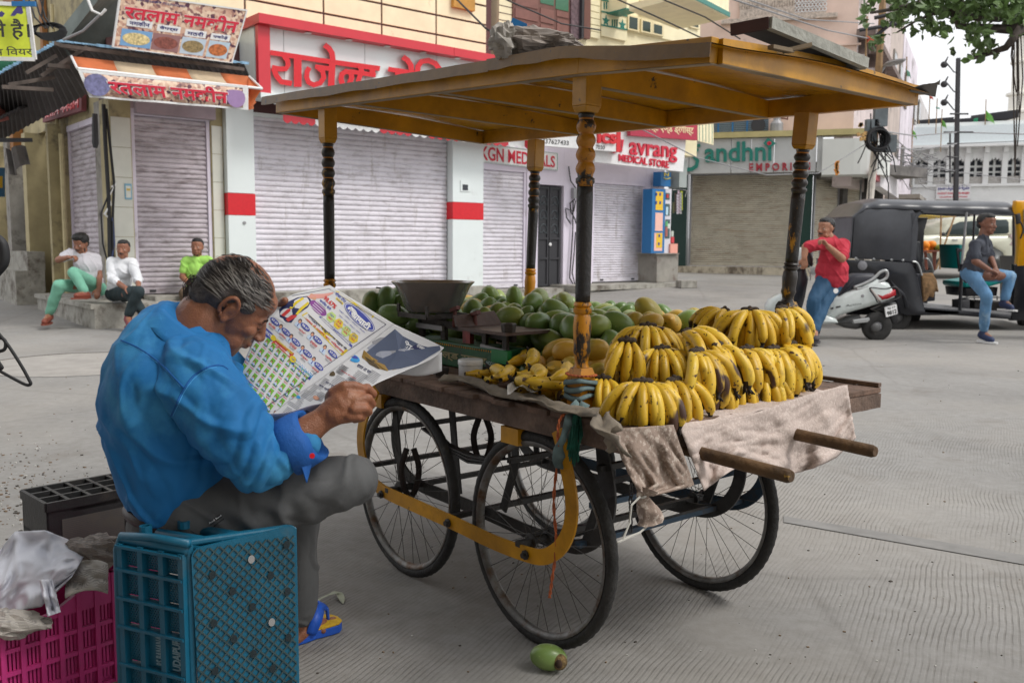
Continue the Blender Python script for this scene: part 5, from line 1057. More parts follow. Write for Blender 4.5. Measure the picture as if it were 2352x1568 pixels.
def print_mat(name,base,ink=(.08,.08,.09),sc=110,dens=.55,big=None):
 mt=mat(name,base,.8,.06,4);N,L=mt.node_tree.nodes,mt.node_tree.links;b=N['Principled BSDF'];src=b.inputs['Base Color'].links[0].from_socket
 tc=N.new('ShaderNodeTexCoord');w1=N.new('ShaderNodeTexWave');w1.bands_direction='Z';w1.inputs['Scale'].default_value=sc*.8;w1.inputs['Distortion'].default_value=1.2;L.new(tc.outputs['Object'],w1.inputs[0])
 n1=N.new('ShaderNodeTexNoise');n1.inputs['Scale'].default_value=sc*3;L.new(tc.outputs['Object'],n1.inputs['Vector']);n2=N.new('ShaderNodeTexNoise');n2.inputs['Scale'].default_value=14;L.new(tc.outputs['Object'],n2.inputs['Vector'])
 m1=N.new('ShaderNodeMath');m1.operation='MULTIPLY';L.new(w1.outputs[1],m1.inputs[0]);L.new(n1.outputs[0],m1.inputs[1])
 r=N.new('ShaderNodeValToRGB');r.color_ramp.elements[0].position=.22;r.color_ramp.elements[1].position=.4;L.new(m1.outputs[0],r.inputs[0])
 r2=N.new('ShaderNodeValToRGB');r2.color_ramp.elements[0].position=.42;r2.color_ramp.elements[1].position=.5;L.new(n2.outputs[0],r2.inputs[0])
 m2=N.new('ShaderNodeMath');m2.operation='MULTIPLY';L.new(r.outputs[0],m2.inputs[0]);L.new(r2.outputs[0],m2.inputs[1]);m3=N.new('ShaderNodeMath');m3.operation='MULTIPLY';m3.inputs[1].default_value=dens;L.new(m2.outputs[0],m3.inputs[0])
 mx=N.new('ShaderNodeMixRGB');L.new(m3.outputs[0],mx.inputs[0]);L.new(src,mx.inputs[1]);mx.inputs[2].default_value=(*ink,1);L.new(mx.outputs[0],b.inputs['Base Color']);return mt
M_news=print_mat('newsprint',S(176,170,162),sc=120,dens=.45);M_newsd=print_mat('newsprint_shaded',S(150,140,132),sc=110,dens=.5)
crump(WD(1210,97,2.95),(.105,.07,.04),3,.5).build('crumpled_sheet',M_newsd,wad);crump(WD(1160,98,2.93),(.045,.05,.05),5,.6).build('crumpled_sheet',M_news,wad);crump(WD(1275,98,2.95),(.07,.06,.025),9,.5).build('crumpled_sheet',M_newsd,wad)
p=MB();p.box(WD(1190,62,2.97),(.05,.04,.03),Matrix.Rotation(.4,3,'Y'));p.build('blue_wrapper',M_blue,wad)
pn=thing('roof_board',GH(1680,80,1.95),'grey edged maroon framed board lying on the roof end','board');a_,b_,c_=GH(1679,80,1.862),GH(1766,64,1.868),GH(1988,156,1.822);dd_=a_+c_-b_;z=Vector((0,0,.024))
p=MB();p.bar(a_+z*.5,b_+z*.5,.012,.03);p.build('front_rail',mat('maroon_rail',S(70,44,42),.6,.2,6),pn);p=MB();p.bar(b_+z*.5,c_+z*.5,.02,.030);p.build('grey_rail',mat('plaster_grey',S(160,160,152),.85,.15,14,.6,50),pn);p=MB();q=[a_,b_,c_,dd_];p.box8([v+z*.6 for v in q]+[v+z*.95 for v in q]);p.build('panel',M_roof,pn);p=MB();p.bar(dd_+z*.5,c_+z*.5,.02,.03);p.build('grey_rail',MATS['plaster_grey'],pn)
p=MB();p.bar(WD(1800,118,2.5),WD(1862,104,2.5),.025,.010);p.bar(WD(1770,108,2.45),WD(1818,118,2.5),.02,.01);o=p.build('broken_splint',M_edge);setp(o,'splintered grey wood scrap sticking out under the roof board','wood scrap',None,'stuff')
def fruit_mat(name,cols,rough,spots=None,spots2=None,sp=.45,coat=0):
 mt=bpy.data.materials.new(name);mt.use_nodes=True;N,L=mt.node_tree.nodes,mt.node_tree.links;b=N['Principled BSDF'];b.inputs['Roughness'].default_value=rough;b.inputs['Specular IOR Level'].default_value=sp;b.inputs['Coat Weight'].default_value=coat;b.inputs['Coat Roughness'].default_value=.3
 tc=N.new('ShaderNodeTexCoord');oi=N.new('ShaderNodeObjectInfo');sc_=N.new('ShaderNodeMath');sc_.operation='MULTIPLY';sc_.inputs[1].default_value=57;L.new(oi.outputs['Random'],sc_.inputs[0])
 def nz(s,det=4,k=0,st=None):
  n=N.new('ShaderNodeTexNoise');n.noise_dimensions='4D';n.inputs['Scale'].default_value=s;n.inputs['Detail'].default_value=det
  a=N.new('ShaderNodeMath');a.operation='ADD';a.inputs[1].default_value=k;L.new(sc_.outputs[0],a.inputs[0]);L.new(a.outputs[0],n.inputs['W'])
  if st:mp=N.new('ShaderNodeMapping');mp.inputs['Scale'].default_value=st;L.new(tc.outputs['Object'],mp.inputs[0]);L.new(mp.outputs[0],n.inputs['Vector'])
  else:L.new(tc.outputs['Object'],n.inputs['Vector'])
  return n.outputs[0]
 n1=nz(9,2);a=N.new('ShaderNodeMath');a.operation='MULTIPLY_ADD';L.new(oi.outputs['Random'],a.inputs[0]);a.inputs[1].default_value=.55;s2=N.new('ShaderNodeMath');s2.operation='MULTIPLY_ADD';L.new(n1,s2.inputs[0]);s2.inputs[1].default_value=.9;s2.inputs[2].default_value=-.22;L.new(s2.outputs[0],a.inputs[2])
 r=N.new('ShaderNodeValToRGB');el=r.color_ramp.elements;el[0].position=0;el[0].color=(*cols[0],1);el[1].position=1;el[1].color=(*cols[-1],1)
 for i,c in enumerate(cols[1:-1]):e=el.new((i+1)/(len(cols)-1));e.color=(*c,1)
 L.new(a.outputs[0],r.inputs[0]);out=r.outputs[0]
 for(c,s,t0,t1,k,st)in(spots or[]):
  rr=N.new('ShaderNodeValToRGB');rr.color_ramp.elements[0].position=t0;rr.color_ramp.elements[1].position=t1;L.new(nz(s,3,k,st),rr.inputs[0]);mx=N.new('ShaderNodeMixRGB');L.new(rr.outputs[0],mx.inputs[0]);L.new(out,mx.inputs[1]);mx.inputs[2].default_value=(*c,1);out=mx.outputs[0]
 L.new(out,b.inputs['Base Color']);bp=N.new('ShaderNodeBump');bp.inputs['Strength'].default_value=.12;bp.inputs['Distance'].default_value=.003;L.new(nz(60),bp.inputs['Height']);L.new(bp.outputs[0],b.inputs['Normal']);b.inputs['Subsurface Weight'].default_value=.08;b.inputs['Subsurface Radius'].default_value=(.01,.006,.002);b.inputs['Subsurface Scale'].default_value=.5
 return mt
M_mg=fruit_mat('mango_green',[S(84,110,66),S(104,134,76),S(128,150,80),S(164,168,82)],.34,[(S(176,170,78),5,.62,.78,3,None),(S(170,180,140),60,.68,.74,9,None),((.02,.02,.01),30,.72,.75,5,None)],coat=.15)
M_mr=fruit_mat('mango_ripe',[S(138,142,66),S(184,158,66),S(204,160,66),S(170,140,70)],.4,[(S(110,120,56),7,.55,.75,3,None),((.05,.03,.01),34,.68,.72,5,None)])
M_ban=fruit_mat('banana_skin',[S(178,142,36),S(208,168,44),S(222,184,56),S(218,190,74)],.42,[(S(150,120,50),24,.6,.75,2,None),(S(66,40,26),15,.60,.64,3,(1,1,.45)),(S(64,38,24),100,.63,.69,7,None),(S(74,46,26),44,.64,.67,8,None)])
M_tip=mat('banana_tip',(.022,.014,.010),.85,.4,60,.8,120)
def mango_mesh(k,rg,mt):
 mb=MB();n,m_=16,11;L=.062;vs=[];fs=[];bend=rg.uniform(-.2,.25);fat=rg.uniform(.68,.80)
 for i in range(m_+1):
  b=pi*i/m_;z=cos(b)
  for j in range(n):
   a=2*pi*j/n;r=sin(b)*fat*(1+.12*z);vs.append(Vector((L*(r*cos(a)+bend*(1-z*z)*.3),L*r*.88*sin(a),L*z*(1.05 if z>0 else 1.0))))
 for i in range(m_):
  for j in range(n):fs.append((i*n+j,(i+1)*n+j,(i+1)*n+(j+1)%n,i*n+(j+1)%n))
 mb.add(vs,fs);return mb.mesh('mango',mt,smooth=True)
rg=random.Random(21);MG=[mango_mesh(i,rg,M_mg)for i in range(5)];MRI=[mango_mesh(i,rg,M_mr)for i in range(3)]
def heap_h(u,v):
 e=min(1,max(0,(v-.20)/.30))*min(1,max(0,(1.25-v)/.12))*min(1,max(0,(1.80-u)/.15))*min(1,max(0,(u+.02)/.25));return.20*sqrt(max(0,e))*(1-.12*abs(u-.9))
placed=[];cnt=0
def add_mango(P,ripe=False,up=None,lab=None,grp=True,sc=1.0):
 global cnt
 me=rg.choice(MRI if ripe else MG);q=(Quaternion((rg.gauss(0,1),rg.gauss(0,1),rg.gauss(0,1),rg.gauss(0,1))).normalized())if up is None else Vector(up).to_track_quat('Z','Y')
 sc*=rg.uniform(.88,1.1);o=inst('mango',me,P,None,None,(sc,sc,sc));o.rotation_euler=q.to_euler();WM[o]=Matrix.Identity(4);cnt+=1
 if ripe:setp(o,lab or 'ripe orange yellow mango on the right side of the heap behind the bananas','mango','ripe mangoes on the cart')
 else:setp(o,lab or 'green mango in the heap on the cart behind the scale and post','mango','green mangoes heaped on the cart')
 return o
for layer in range(3):
 z0=TH+.046+layer*.072;step_=.098
 nu_=int(1.85/step_)+1;nv_=int(1.1/step_)+1
 for i in range(nu_):
  for j in range(nv_):
   u=-.02+step_*(i+.5*(layer%2))+rg.uniform(-.016,.016);v=.28+step_*(j+.5*((i+layer)%2))+rg.uniform(-.016,.016)
   hh=heap_h(u,v)
   if hh<.03+layer*.072 or v>1.15 or u>1.74:continue
   if.42<u<1.28 and.2<v<.43:continue
   if(Vector((u,v))-Vector((1.3,1.03))).length<.06:continue
   if heap_h(u,v)>.03+(layer+1)*.072 and layer==0 and.1<u<1.6 and.5<v<1.05:continue
   ripe=(u<.42 and v>.62 and rg.random()<.75)or(v<.40 and u<.35)or rg.random()<.03
   add_mango(K(u,v,z0+rg.uniform(-.008,.012)),ripe)
for(x,y,Zd,rp)in((1234,690,4.0,0),(1182,686,4.2,0),(1222,694,3.9,0),(1125,684,4.4,0),(1295,694,3.9,0),(1100,694,4.3,0),(1278,710,3.75,0),(1492,716,3.65,1),(1490,742,3.5,1),(1545,741,3.65,1),(1412,745,3.6,1),(1590,745,3.75,1),(1345,720,3.8,0),(1450,742,3.6,1),(1275,838,3.3,1),(1310,845,3.2,1),(1370,842,3.2,1),(1240,850,3.3,1)):
 add_mango(WD(x,y,Zd),bool(rp))
o=add_mango(WD(905,722,3.95),False,(1,.1,-.35),'long green mango lying at the front left of the heap beside the newspaper',True,1.15);add_mango(WD(852,702,4.1),False,(.1,0,1),'leftmost upright green mango at the edge of the heap',True,1.1)
o=add_mango(WD(886,690,4.1),False,(.15,0,1),'green mango with a long curled stem left of the scale pan',True,1.1);p=MB();a_=WD(888,672,4.1);p.tube([a_,WD(884,664,4.1),WD(874,660,4.1),WD(862,658,4.1)],.0035,5)
me_=p.mesh('stem',M_bark);s_=bpy.data.objects.new('stem',me_);COL.objects.link(s_);s_.parent=o;s_.matrix_parent_inverse=(Matrix.Translation(o.location)@o.rotation_euler.to_matrix().to_4x4()@Matrix.Scale(1.1,4)).inverted()
for(x,y)in((925,690),(940,705),(918,705),(880,735),(960,690)):add_mango(WD(x,y,4.1+rg.uniform(-.05,.1)),False,(rg.uniform(-.4,.4),rg.uniform(-.4,.4),1))
def banana_mesh(rg,L=.165,th0=25,th1=118,r=.0175,straight=0):
 n,m_=7,15;R_=L/radians(th1-th0);mb=MB();vs=[];fs=[];mi=[];pts=[]
 for i in range(m_+1):
  t=i/m_;th=radians(th0+(th1-th0)*(t**1.1));pts.append(Vector((R_*(sin(th)-sin(radians(th0))),0,R_*(cos(th)-cos(radians(th0))))))
 for i in range(m_+1):
  t=i/m_;tan=(pts[min(i+1,m_)]-pts[max(i-1,0)]).normalized();e=Vector((0,1,0));g=tan.cross(e)
  if t<.16:rr=r*(.36+.3*(t/.16)**2)
  elif t<.3:rr=r*(.66+.34*sin((t-.16)/.14*pi/2))
  elif t<.84:rr=r*(1+.04*sin((t-.3)/.54*pi))
  elif t<.95:rr=r*(1-.62*((t-.84)/.11)**1.5)
  else:rr=r*.3
  for j in range(n):a=2*pi*j/n+.3;q=1+.07*cos(5*a);vs.append(pts[i]+e*(rr*q*cos(a))+g*(rr*q*sin(a)))
 mb.add(vs,[])
 for i in range(m_):
  for j in range(n):mb.f.append((i*n+j,(i+1)*n+j,(i+1)*n+(j+1)%n,i*n+(j+1)%n));mb.mi.append(1 if i>=m_-1 or(i==m_-2 and j%3==0)else 0)
 mb.f.append(tuple(range(n))[::-1]);mb.mi.append(1);mb.f.append(tuple(m_*n+j for j in range(n))[::-1][::-1]);mb.mi.append(1)
 for k in range(5):q=pts[-1];mb.tube([q,q+Vector((rg.uniform(-.014,.010),rg.uniform(-.012,.012),rg.uniform(-.018,-.006)))],[.0065,.002],4,mi=1)
 return mb.mesh('banana',[M_ban,M_tip],smooth=True)
rb=random.Random(9)
BM=[banana_mesh(rb,.158+.012*(i%3),15+5*(i%3),112+8*(i%4),.0155+.0009*(i%3))for i in range(6)]
BL=[banana_mesh(rb,.175,50,118,.018),banana_mesh(rb,.165,55,125,.0185)]
def bunch(x,y,Yd,n,az,spread,lab,sc=1.0,tilt=0,rows=2,roll=0,pit=0):
 c=WD(x,y,Yd);t=thing('banana_bunch',c,lab,'bananas','banana bunches piled at the cart end')
 M_cw=mat('banana_crown',(.05,.034,.022),.85,.4,60,.6,120);cr=MB();wv=Vector((cos(az+pi/2),sin(az+pi/2),0));cr.cap(c-wv*.020*sc,c+wv*.020*sc,.010*sc,.011*sc,8);cr.cap(c,c+Vector((0,0,.008)),.010,.008,8);cr.build('crown',M_cw,t,smooth=True)
 n=int(n*1.3)+1
 for i in range(n):
  row=i%rows;f=(i+.5)/n*2-1;a=az+f*radians(spread)/1.0+rb.uniform(-.04,.04)
  off=wv*(f*.030*sc)
  q=Quaternion((0,0,1),a)@Quaternion((0,1,0),radians(-8+26*row+rb.uniform(-9,9)+pit))@Quaternion((1,0,0),radians(rb.uniform(-12,12)+f*14))
  o=inst('banana',rb.choice(BM),off+Vector((0,0,-.004-.012*row)),q.to_euler(),t,(sc*rb.uniform(.88,1.12),)*3)
 return t
AZ=-pi/2
bunch(1476,876,2.56,13,AZ-.15,72,'large yellow banana hand at the near corner of the cart',1.02)
bunch(1548,872,2.66,7,AZ+.65,40,'banana hand just right of the large front hand',1.02)
bunch(1600,806,2.75,9,AZ+.75,34,'tall banana hand with a long black crown behind the front ones',1.12)
bunch(1650,792,2.86,8,AZ+.8,30,'spotted banana hand in the middle of the end row',1.1)
bunch(1488,748,3.05,11,AZ-.1,75,'banana hand fanned out in front of the ripe mangoes',1.0)
bunch(1440,782,2.86,6,AZ-.1,48,'small banana hand standing just right of the near post',1.0,pit=18)
bunch(1578,762,2.95,6,AZ+.9,30,'banana hand lying flat on top of the row',1.1,pit=-25)
bunch(1715,800,2.98,7,AZ+.5,36,'banana hand with dark bruises under the top hand',1.0)
bunch(1775,800,3.04,7,AZ+.55,36,'banana hand second from the right end',1.02)
bunch(1815,790,3.12,10,AZ+.65,38,'rightmost banana hand by the far corner of the cart',1.12)
bunch(1722,712,3.16,13,AZ-.1,82,'topmost banana hand crowning the right of the pile',1.08)
bunch(1795,708,3.22,7,AZ+.7,36,'upper banana hand beside the right post',1.1)
bunch(1665,712,3.25,6,pi+.3,30,'banana hand pointing left at the top of the pile',.9,pit=-20)
bunch(1520,800,2.9,8,AZ+.2,50,'half hidden banana hand behind the front row',1.0)
bunch(1690,862,2.90,7,AZ+.4,50,'low banana hand in the bottom row',.9,pit=10)
bunch(1760,860,2.97,7,AZ+.4,50,'lowest banana hand near the cloth edge',.85,pit=10)
bunch(1640,868,2.80,6,AZ+.5,40,'low banana hand under the tall black crowned hand',.95,pit=8)
bunch(1385,868,2.80,7,AZ-.3,50,'banana hand tucked against the right side of the near post',.9)
bunch(1320,850,2.92,6,AZ-.2,60,'banana hand on the left of the near post',.9,pit=5)
bunch(1250,862,3.0,6,AZ-.7,60,'dark ended banana hand lying left of the near post',.95,pit=0)
def loose(x,y,h,az,lab,sc=1.0,tw=85,me=0):
 P=GH(x,y,h);o=inst('banana',BL[me],P,None,None,(sc,)*3)
 q=Quaternion((0,0,1),az)@Quaternion((1,0,0),radians(tw));o.rotation_euler=q.to_euler();WM[o]=Matrix.Identity(4);return setp(o,lab,'banana','loose bananas on the near side of the cart')
for i,(x,y,h,az,tw,lab)in enumerate(((1068,862,.825,-.35,80,'leftmost loose banana with a blackened side beside the white jar'),(1130,850,.83,-.9,75,'loose banana leaning second from the left'),(1165,838,.86,-.2,95,'loose banana lying on top of the left pile'),(1120,880,.82,.1,85,'short loose banana at the table edge by the grey cloth'),(1185,862,.84,-.3,80,'loose curved banana in the middle of the side pile'),(1165,895,.82,-.15,90,'long loose banana wrapped in a scrap of white plastic'),(1215,890,.84,-.5,75,'loose banana with a black tip near the post'),(1240,905,.82,-.2,85,'lowest loose banana near the rag'),(1275,890,.84,-.7,70,'loose banana leaning against the near post'),(1205,842,.87,-.1,100,'highest loose banana of the side pile'),(1255,850,.86,-.4,80,'loose banana behind the side pile'),(1290,915,.82,.1,80,'loose banana touching the foot of the near post'))):
 loose(x,y-4,h+.012,az,lab,1.12+.05*(i%3),tw,i%2)
for i,(x,y,h,az,tw,lab)in enumerate(((1100,856,.85,-.6,88,'loose banana crossing the leftmost ones'),(1150,872,.85,.25,96,'loose banana pointing up and right in the side pile'),(1200,872,.88,-.9,80,'loose banana bending towards the table edge'),(1228,866,.88,.05,92,'loose banana lying across the dark ended hand'),(1262,872,.88,-.2,98,'upper loose banana just left of the rag'),(1180,880,.845,-1.1,84,'short dark loose banana under the plastic film'),(1130,866,.86,-.15,92,'loose banana resting on top near the jar'),(1240,888,.86,.5,90,'loose banana squeezed under the hands by the post'))):
 loose(x,y,h,az,lab,1.15,tw,i%2)
p=MB();p.grid(lambda u,v:GH(1165+70*u,886+16*v-10*sin(u*3),.842)+Vector((0,0,.008*sin(9*u+4*v))),10,3,.001);o=p.build('plastic_scrap',flat('plastic_clear',(.7,.7,.7),.3,alpha=.6));setp(o,'scrap of white plastic film on the loose bananas','plastic scrap')
fm=thing('fallen_mango',GG(1262,1538),'broken green mango lying on the ground by the near wheel','mango');c=GG(1260,1545)+Vector((0,.02,.042))
p=MB();p.ell(c,(.058,.040,.040),Matrix.Rotation(.15,3,'Y'),18,12);p.build('skin',M_mg,fm,smooth=True);p=MB();p.ell(c+Vector((.033,-.024,-.004)),(.024,.020,.025),None,14,10);p.build('rotten_flesh',mat('rotten',S(120,98,60),.8,.5,60,.9,90),fm,smooth=True)
p=MB();p.ell(c+Vector((.030,-.040,-.003)),(.012,.008,.014),None,10,8);p.build('bitten_hollow',mat('rot_dark',S(64,46,34),.9,.4,60),fm,smooth=True)
M_gsc=mat('scale_green',S(22,84,44),.5,.2,8,.2,40,dirt=((.03,.03,.025),.55,8));M_iron=mat('dark_iron',(.05,.042,.038),.6,.3,14,.4,60,metal=.3);M_steel=mat('steel_pan',(.50,.49,.48),.24,.12,8,.05,30,metal=.7)
wsx=thing('weighing_scale',K(.85,.32,TH),'green counter beam scale with a steel pan and an iron plate','scale')
p=MB();q=[K(.53,.26,TH+.001),K(1.16,.26,TH+.001),K(1.16,.385,TH+.001),K(.53,.385,TH+.001)];p.box8(q+[Vector((v.x,v.y,.90))for v in q]);p.build('body',M_gsc,wsx,bevel=.005)
p=MB();
for k in range(40):u_=.55+.6*k/40;p.box(K(u_,.2585,.888),(.006,.002,.006),KR@Matrix.Rotation(pi/4,3,'Y'))
p.build('dotted_border',M_yel,wsx,kind='stuff')
p=MB();put_text(p,'गोल्ड स्टार',[K(1.0,.2595,.825),K(.62,.2595,.825),K(.62,.2595,.868),K(1.0,.2595,.868)],-KV,.002,.03);p.build('body_lettering',flat('old_gold',S(150,140,100),.6),wsx)
p=MB();put_text(p,'HODSON',[K(.62,.2595,.835),K(.545,.2595,.835),K(.545,.2595,.85),K(.62,.2595,.85)],-KV,.0035,.03);p.build('badge_lettering',flat('pale_badge',S(170,190,190),.6),wsx)
p=MB();p.box(K(.80,.30,.935),(.05,.02,.07),KR);p.build('red_plate',mat('label_red',S(130,40,36),.5,.4,30),wsx)
for(u_,v_,h0,h1,s_)in((1.14,.30,.90,.985,.03),(.97,.30,.90,.97,.03),(.66,.28,.90,.955,.025),(.53,.28,.86,.955,.025),(1.06,.36,.9,.98,.02)):p=MB();p.bar(K(u_,v_,h0),K(u_,v_,h1),s_,s_*.6,up=KV);p.build('bracket',M_iron,wsx)
p=MB();p.bar(K(1.16,.30,.975),K(.50,.30,.945),.018,.03);p.build('beam',M_iron,wsx);p=MB();p.bar(K(.67,.27,.905),K(.52,.27,.895),.014,.014);p.bar(K(.95,.28,.95),K(1.15,.28,.95),.012,.02);p.build('link_bar',M_metalg,wsx)
p=MB();p.box(K(.535,.262,.875),(.1,.02,.05),KR);p.build('green_bracket',flat('bright_green',S(30,130,70),.5),wsx)
p=MB();q=[K(.43,.20,.965),K(.73,.20,.965),K(.73,.42,.965),K(.43,.42,.965)];p.box8(q+[v+Z*.012 for v in q]);pl_=p.build('weight_plate',mat('plate_brown',S(84,66,60),.5,.25,9,.3,40,metal=.3),wsx)
p=MB();p.box8([K(.73,.20,.977),K(.75,.20,.977),K(.75,.42,.977),K(.73,.42,.977),K(.755,.20,1.02),K(.765,.20,1.02),K(.765,.40,1.03),K(.755,.40,1.03)]);p.build('upturned_edge',MATS['plate_brown'],pl_)
for(u_,hh)in((.88,1.0),(.74,.99)):p=MB();p.cap(K(u_,.29,hh-.03),K(u_,.29,hh+.03),.012,.006,8);p.box(K(u_,.29,hh+.035),(.05,.02,.015),KR@Matrix.Rotation(.3,3,'Y'));p.build('pointer',mat('rust_red',S(96,44,36),.6,.3,10),wsx)
pc_=K(1.055,.30,0);p=MB();
def panp(r,z,a,thk=0):
 rr=r-thk;x=rr*cos(a);y=rr*.92*sin(a);y=max(y,-rr*.70);return Vector((x,y,z))
rings=[(.100,1.012,0),(.112,1.02,0),(.160,1.122,0),(.176,1.138,0),(.178,1.141,0),(.176,1.143,0),(.158,1.124,0),(.108,1.024,0),(.05,1.02,0),(.002,1.02,0)]
n=40;vs=[Vector((pc_.x,pc_.y,0))+panp(r,z,2*pi*k/n)for r,z,_ in rings for k in range(n)];fs=[(i*n+k,i*n+(k+1)%n,(i+1)*n+(k+1)%n,(i+1)*n+k)for i in range(len(rings)-1)for k in range(n)]+[tuple(range(n))[::-1]]
p.add(vs,fs);p.build('steel_pan',M_steel,wsx,smooth=True,sharp=radians(50))
p=MB();p.bar(K(1.17,.2,1.0),K(.95,.2,1.0),.012,.02);p.bar(K(1.17,.4,1.0),K(.95,.4,1.0),.012,.02);p.bar(K(.95,.2,1.0),K(.95,.4,1.0),.012,.02)
for a,b in((1.17,.2),(.95,.2),(1.17,.4)):p.bar(K(a,b,.998),K(a,b,1.045),.02,.008,up=KV)
p.build('pan_cradle',M_iron,wsx,kind='stuff')
wt=[('iron_weight',GH(1168,758,.985),.030,.034,'hexagonal iron weight on the brown plate of the scale'),('iron_weight',GH(1012,862,TH),.034,.03,'large iron weight beside the newspaper tip'),('iron_weight',GH(1040,835,TH),.03,.055,'iron weight standing behind the white jar'),('iron_weight',GH(1110,862,TH),.03,.03,'iron weight half hidden right of the white jar'),('iron_weight',GH(1000,850,TH),.026,.025,'small iron weight nearest the newspaper')]
for i,(nm,P,r,h,lab)in enumerate(wt):
 p=MB();P=Vector(P);P.z=.977 if i==0 else TH+.002;n=6 if i<4 else 8;p.lathe([(r*.86,0),(r,h*.85),(r*.95,h),(r*.6,h),(r*.55,h*.8),(.001,h*.8)],P,n,cap=True);o=p.build(nm,M_iron,None,bevel=.002);setp(o,lab,'weight','iron weights')
jr=thing('plastic_jar',GH(1080,858,TH),'white round plastic jar with a screw lid by the loose bananas','jar');c=K(.60,.165,TH+.001);p=MB();p.lathe([(.044,0),(.046,.003),(.046,.042),(.044,.044)],c,24);p.build('tub',flat('jar_white',(.72,.72,.72),.35),jr,smooth=True,sharp=.6);p=MB();p.lathe([(.048,.044),(.0485,.046),(.0485,.060),(.046,.064),(.002,.064)],c,24);p.build('lid',flat('lid_white',(.78,.78,.78),.3),jr,smooth=True,sharp=.6)
db_=thing('dark_polythene_bag',K(1.35,.22,TH),'dark grey polythene bag behind the newspaper corner','bag');crump(K(1.25,.16,TH+.07),(.11,.10,.075),17,.25).build('bag_body',mat('poly_grey',S(74,78,82),.3,.2,6),db_,smooth=True)
M_clo=mat('printed_cloth',S(186,170,162),.9,.06,4,.3,90,dirt=[(S(200,186,178),.5,110,(1,1,1),.06),(S(140,122,108),.62,3,(1,1,1),.25)])
M_clob=mat('brown_cloth',S(150,132,120),.9,.15,4,.3,90,dirt=[(S(186,172,160),.52,60,(1,1,1),.06),(S(104,88,76),.52,4,(1,1,1),.25)]);M_cloe=mat('grey_strip_cloth',S(132,122,108),.9,.15,8,.3,60,dirt=((.13,.115,.1),.52,5))
PE=Plane((K(-.50,0).x,K(-.50,0).y),(KV.x,KV.y))
def lerp_curve(P,t):
 n=len(P)-1;i=min(int(t*n),n-1);f=t*n-i;return(P[i][0]+(P[i+1][0]-P[i][0])*f,P[i][1]+(P[i+1][1]-P[i][1])*f)
clt=thing('printed_cloth_sheet',K(-.45,.6,TH),'pale pink printed cloth draped over the end of the cart between the handles','cloth')
topc=[(1562,985),(1640,972),(1720,952),(1800,925),(1880,898),(1945,884)];botc=[(1616,1126),(1650,1100),(1700,1068),(1760,1082),(1810,1090),(1870,1075),(1920,1050),(1965,1005)]
def clf(u,v):
 a_,b_=lerp_curve(topc,u),lerp_curve(botc,u);x,y=a_[0]*(1-v)+b_[0]*v,a_[1]*(1-v)+b_[1]*v
 w_=noise.noise(Vector((u*7,v*2.5,3)))*.035+noise.noise(Vector((u*16,v*8,5)))*.014+.02*sin(u*23+v*3)*v+abs(noise.noise(Vector((u*9+v*6,v*5-u*4,8))))*.02
 return PE.hit(x,y,.028+w_*(.25+.75*v)-.02*(1-v))
p=MB()
p.grid(lambda u,v:clf(u,v),70,34,.0025);p.build('hanging_part',M_clo,clt,smooth=True)
p=MB();p.grid(lambda u,v:(clf(u,0)+(K(-.30,0)-K(-.50,0))*v)*1.0+Z*(TH+.004+.006*noise.noise(Vector((u*12,v*4,1)))+.01*0-clf(u,0).z*1.0*min(1,v*6)-(1-min(1,v*6))*(TH+.004)),40,10,.002);p.build('top_part',M_clo,clt,smooth=True)
ct=thing('tied_brown_cloth',K(-.45,.1,TH),'brownish cloth knotted into a hanging tail at the near corner of the cart','cloth')
lf=[(1392,985),(1418,1030),(1436,1070),(1452,1105),(1470,1128)];rt=[(1545,975),(1560,1020),(1578,1070),(1594,1116),(1500,1138)]
PE2=Plane((K(-.50,0).x,K(-.50,0).y),(KV.x,KV.y))
def ctf(u,v):
 a_,b_=lerp_curve(lf,v),lerp_curve(rt,v*.92 if v<.8 else.736+(v-.8)*1.32);x,y=a_[0]*(1-u)+b_[0]*u,a_[1]*(1-u)+b_[1]*u
 w_=noise.noise(Vector((u*6,v*2.2,3)))*.032+noise.noise(Vector((u*13-v*3,v*4,5)))*.007+abs(noise.noise(Vector((u*7-v*3,v*2,18))))*.014
 return PE2.hit(x,y,.05+w_*(.3+.7*min(1,v*3)))
p=MB();p.grid(ctf,36,40,.0025);p.build('hanging_part',M_clob,ct,smooth=True)
tail=[(1480,1122),(1474,1140),(1484,1160),(1490,1178),(1492,1198)];
p=MB();P_=[PE2.hit(x,y,.05)for x,y in tail];vs=[];n=14;rad=[.030,.012,.024,.030,.034]
SP=smoothpts(P_,5);RR=[rad[min(4,int(i/5))]*(1-(i%5)/5)+rad[min(4,int(i/5)+1)]*((i%5)/5)for i in range(len(SP))]
p.tube(SP,RR,n,cap=False);p.v=[tuple(Vector(v)+Vector((noise.noise(Vector(v)*38),noise.noise(Vector(v)*38+Vector((5,0,0))),0))*.016)for v in p.v];p.build('knotted_tail',M_clob,ct,smooth=True)
p=MB();p.tube([PE2.hit(1473+10*cos(t),1139+3*sin(t),.05+.014*sin(t+1))for t in[2*pi*k/14 for k in range(14)]],.003,5,closed=True);p.tube([PE2.hit(*q,.06)for q in((1470,1140),(1450,1160),(1446,1200),(1430,1240),(1418,1246),(1440,1235),(1470,1222),(1484,1210))],.0028,5);p.build('white_string',flat('string_white',S(190,188,180),.8),ct)
gc=thing('grey_cloth_strip',K(.4,.05,TH),'dirty grey cloth strip lying along the near edge under the bananas','cloth')
cl_=[(1020,868),(1065,875),(1120,893),(1180,908),(1240,925),(1300,940),(1372,952),(1392,985),(1420,1040)]
CP=smoothpts([GH(x,y,TH+.014)if i<7 else PE2.hit(x,y,.055)for i,(x,y)in enumerate(cl_)],8)
p=MB();vs=[];W_=7
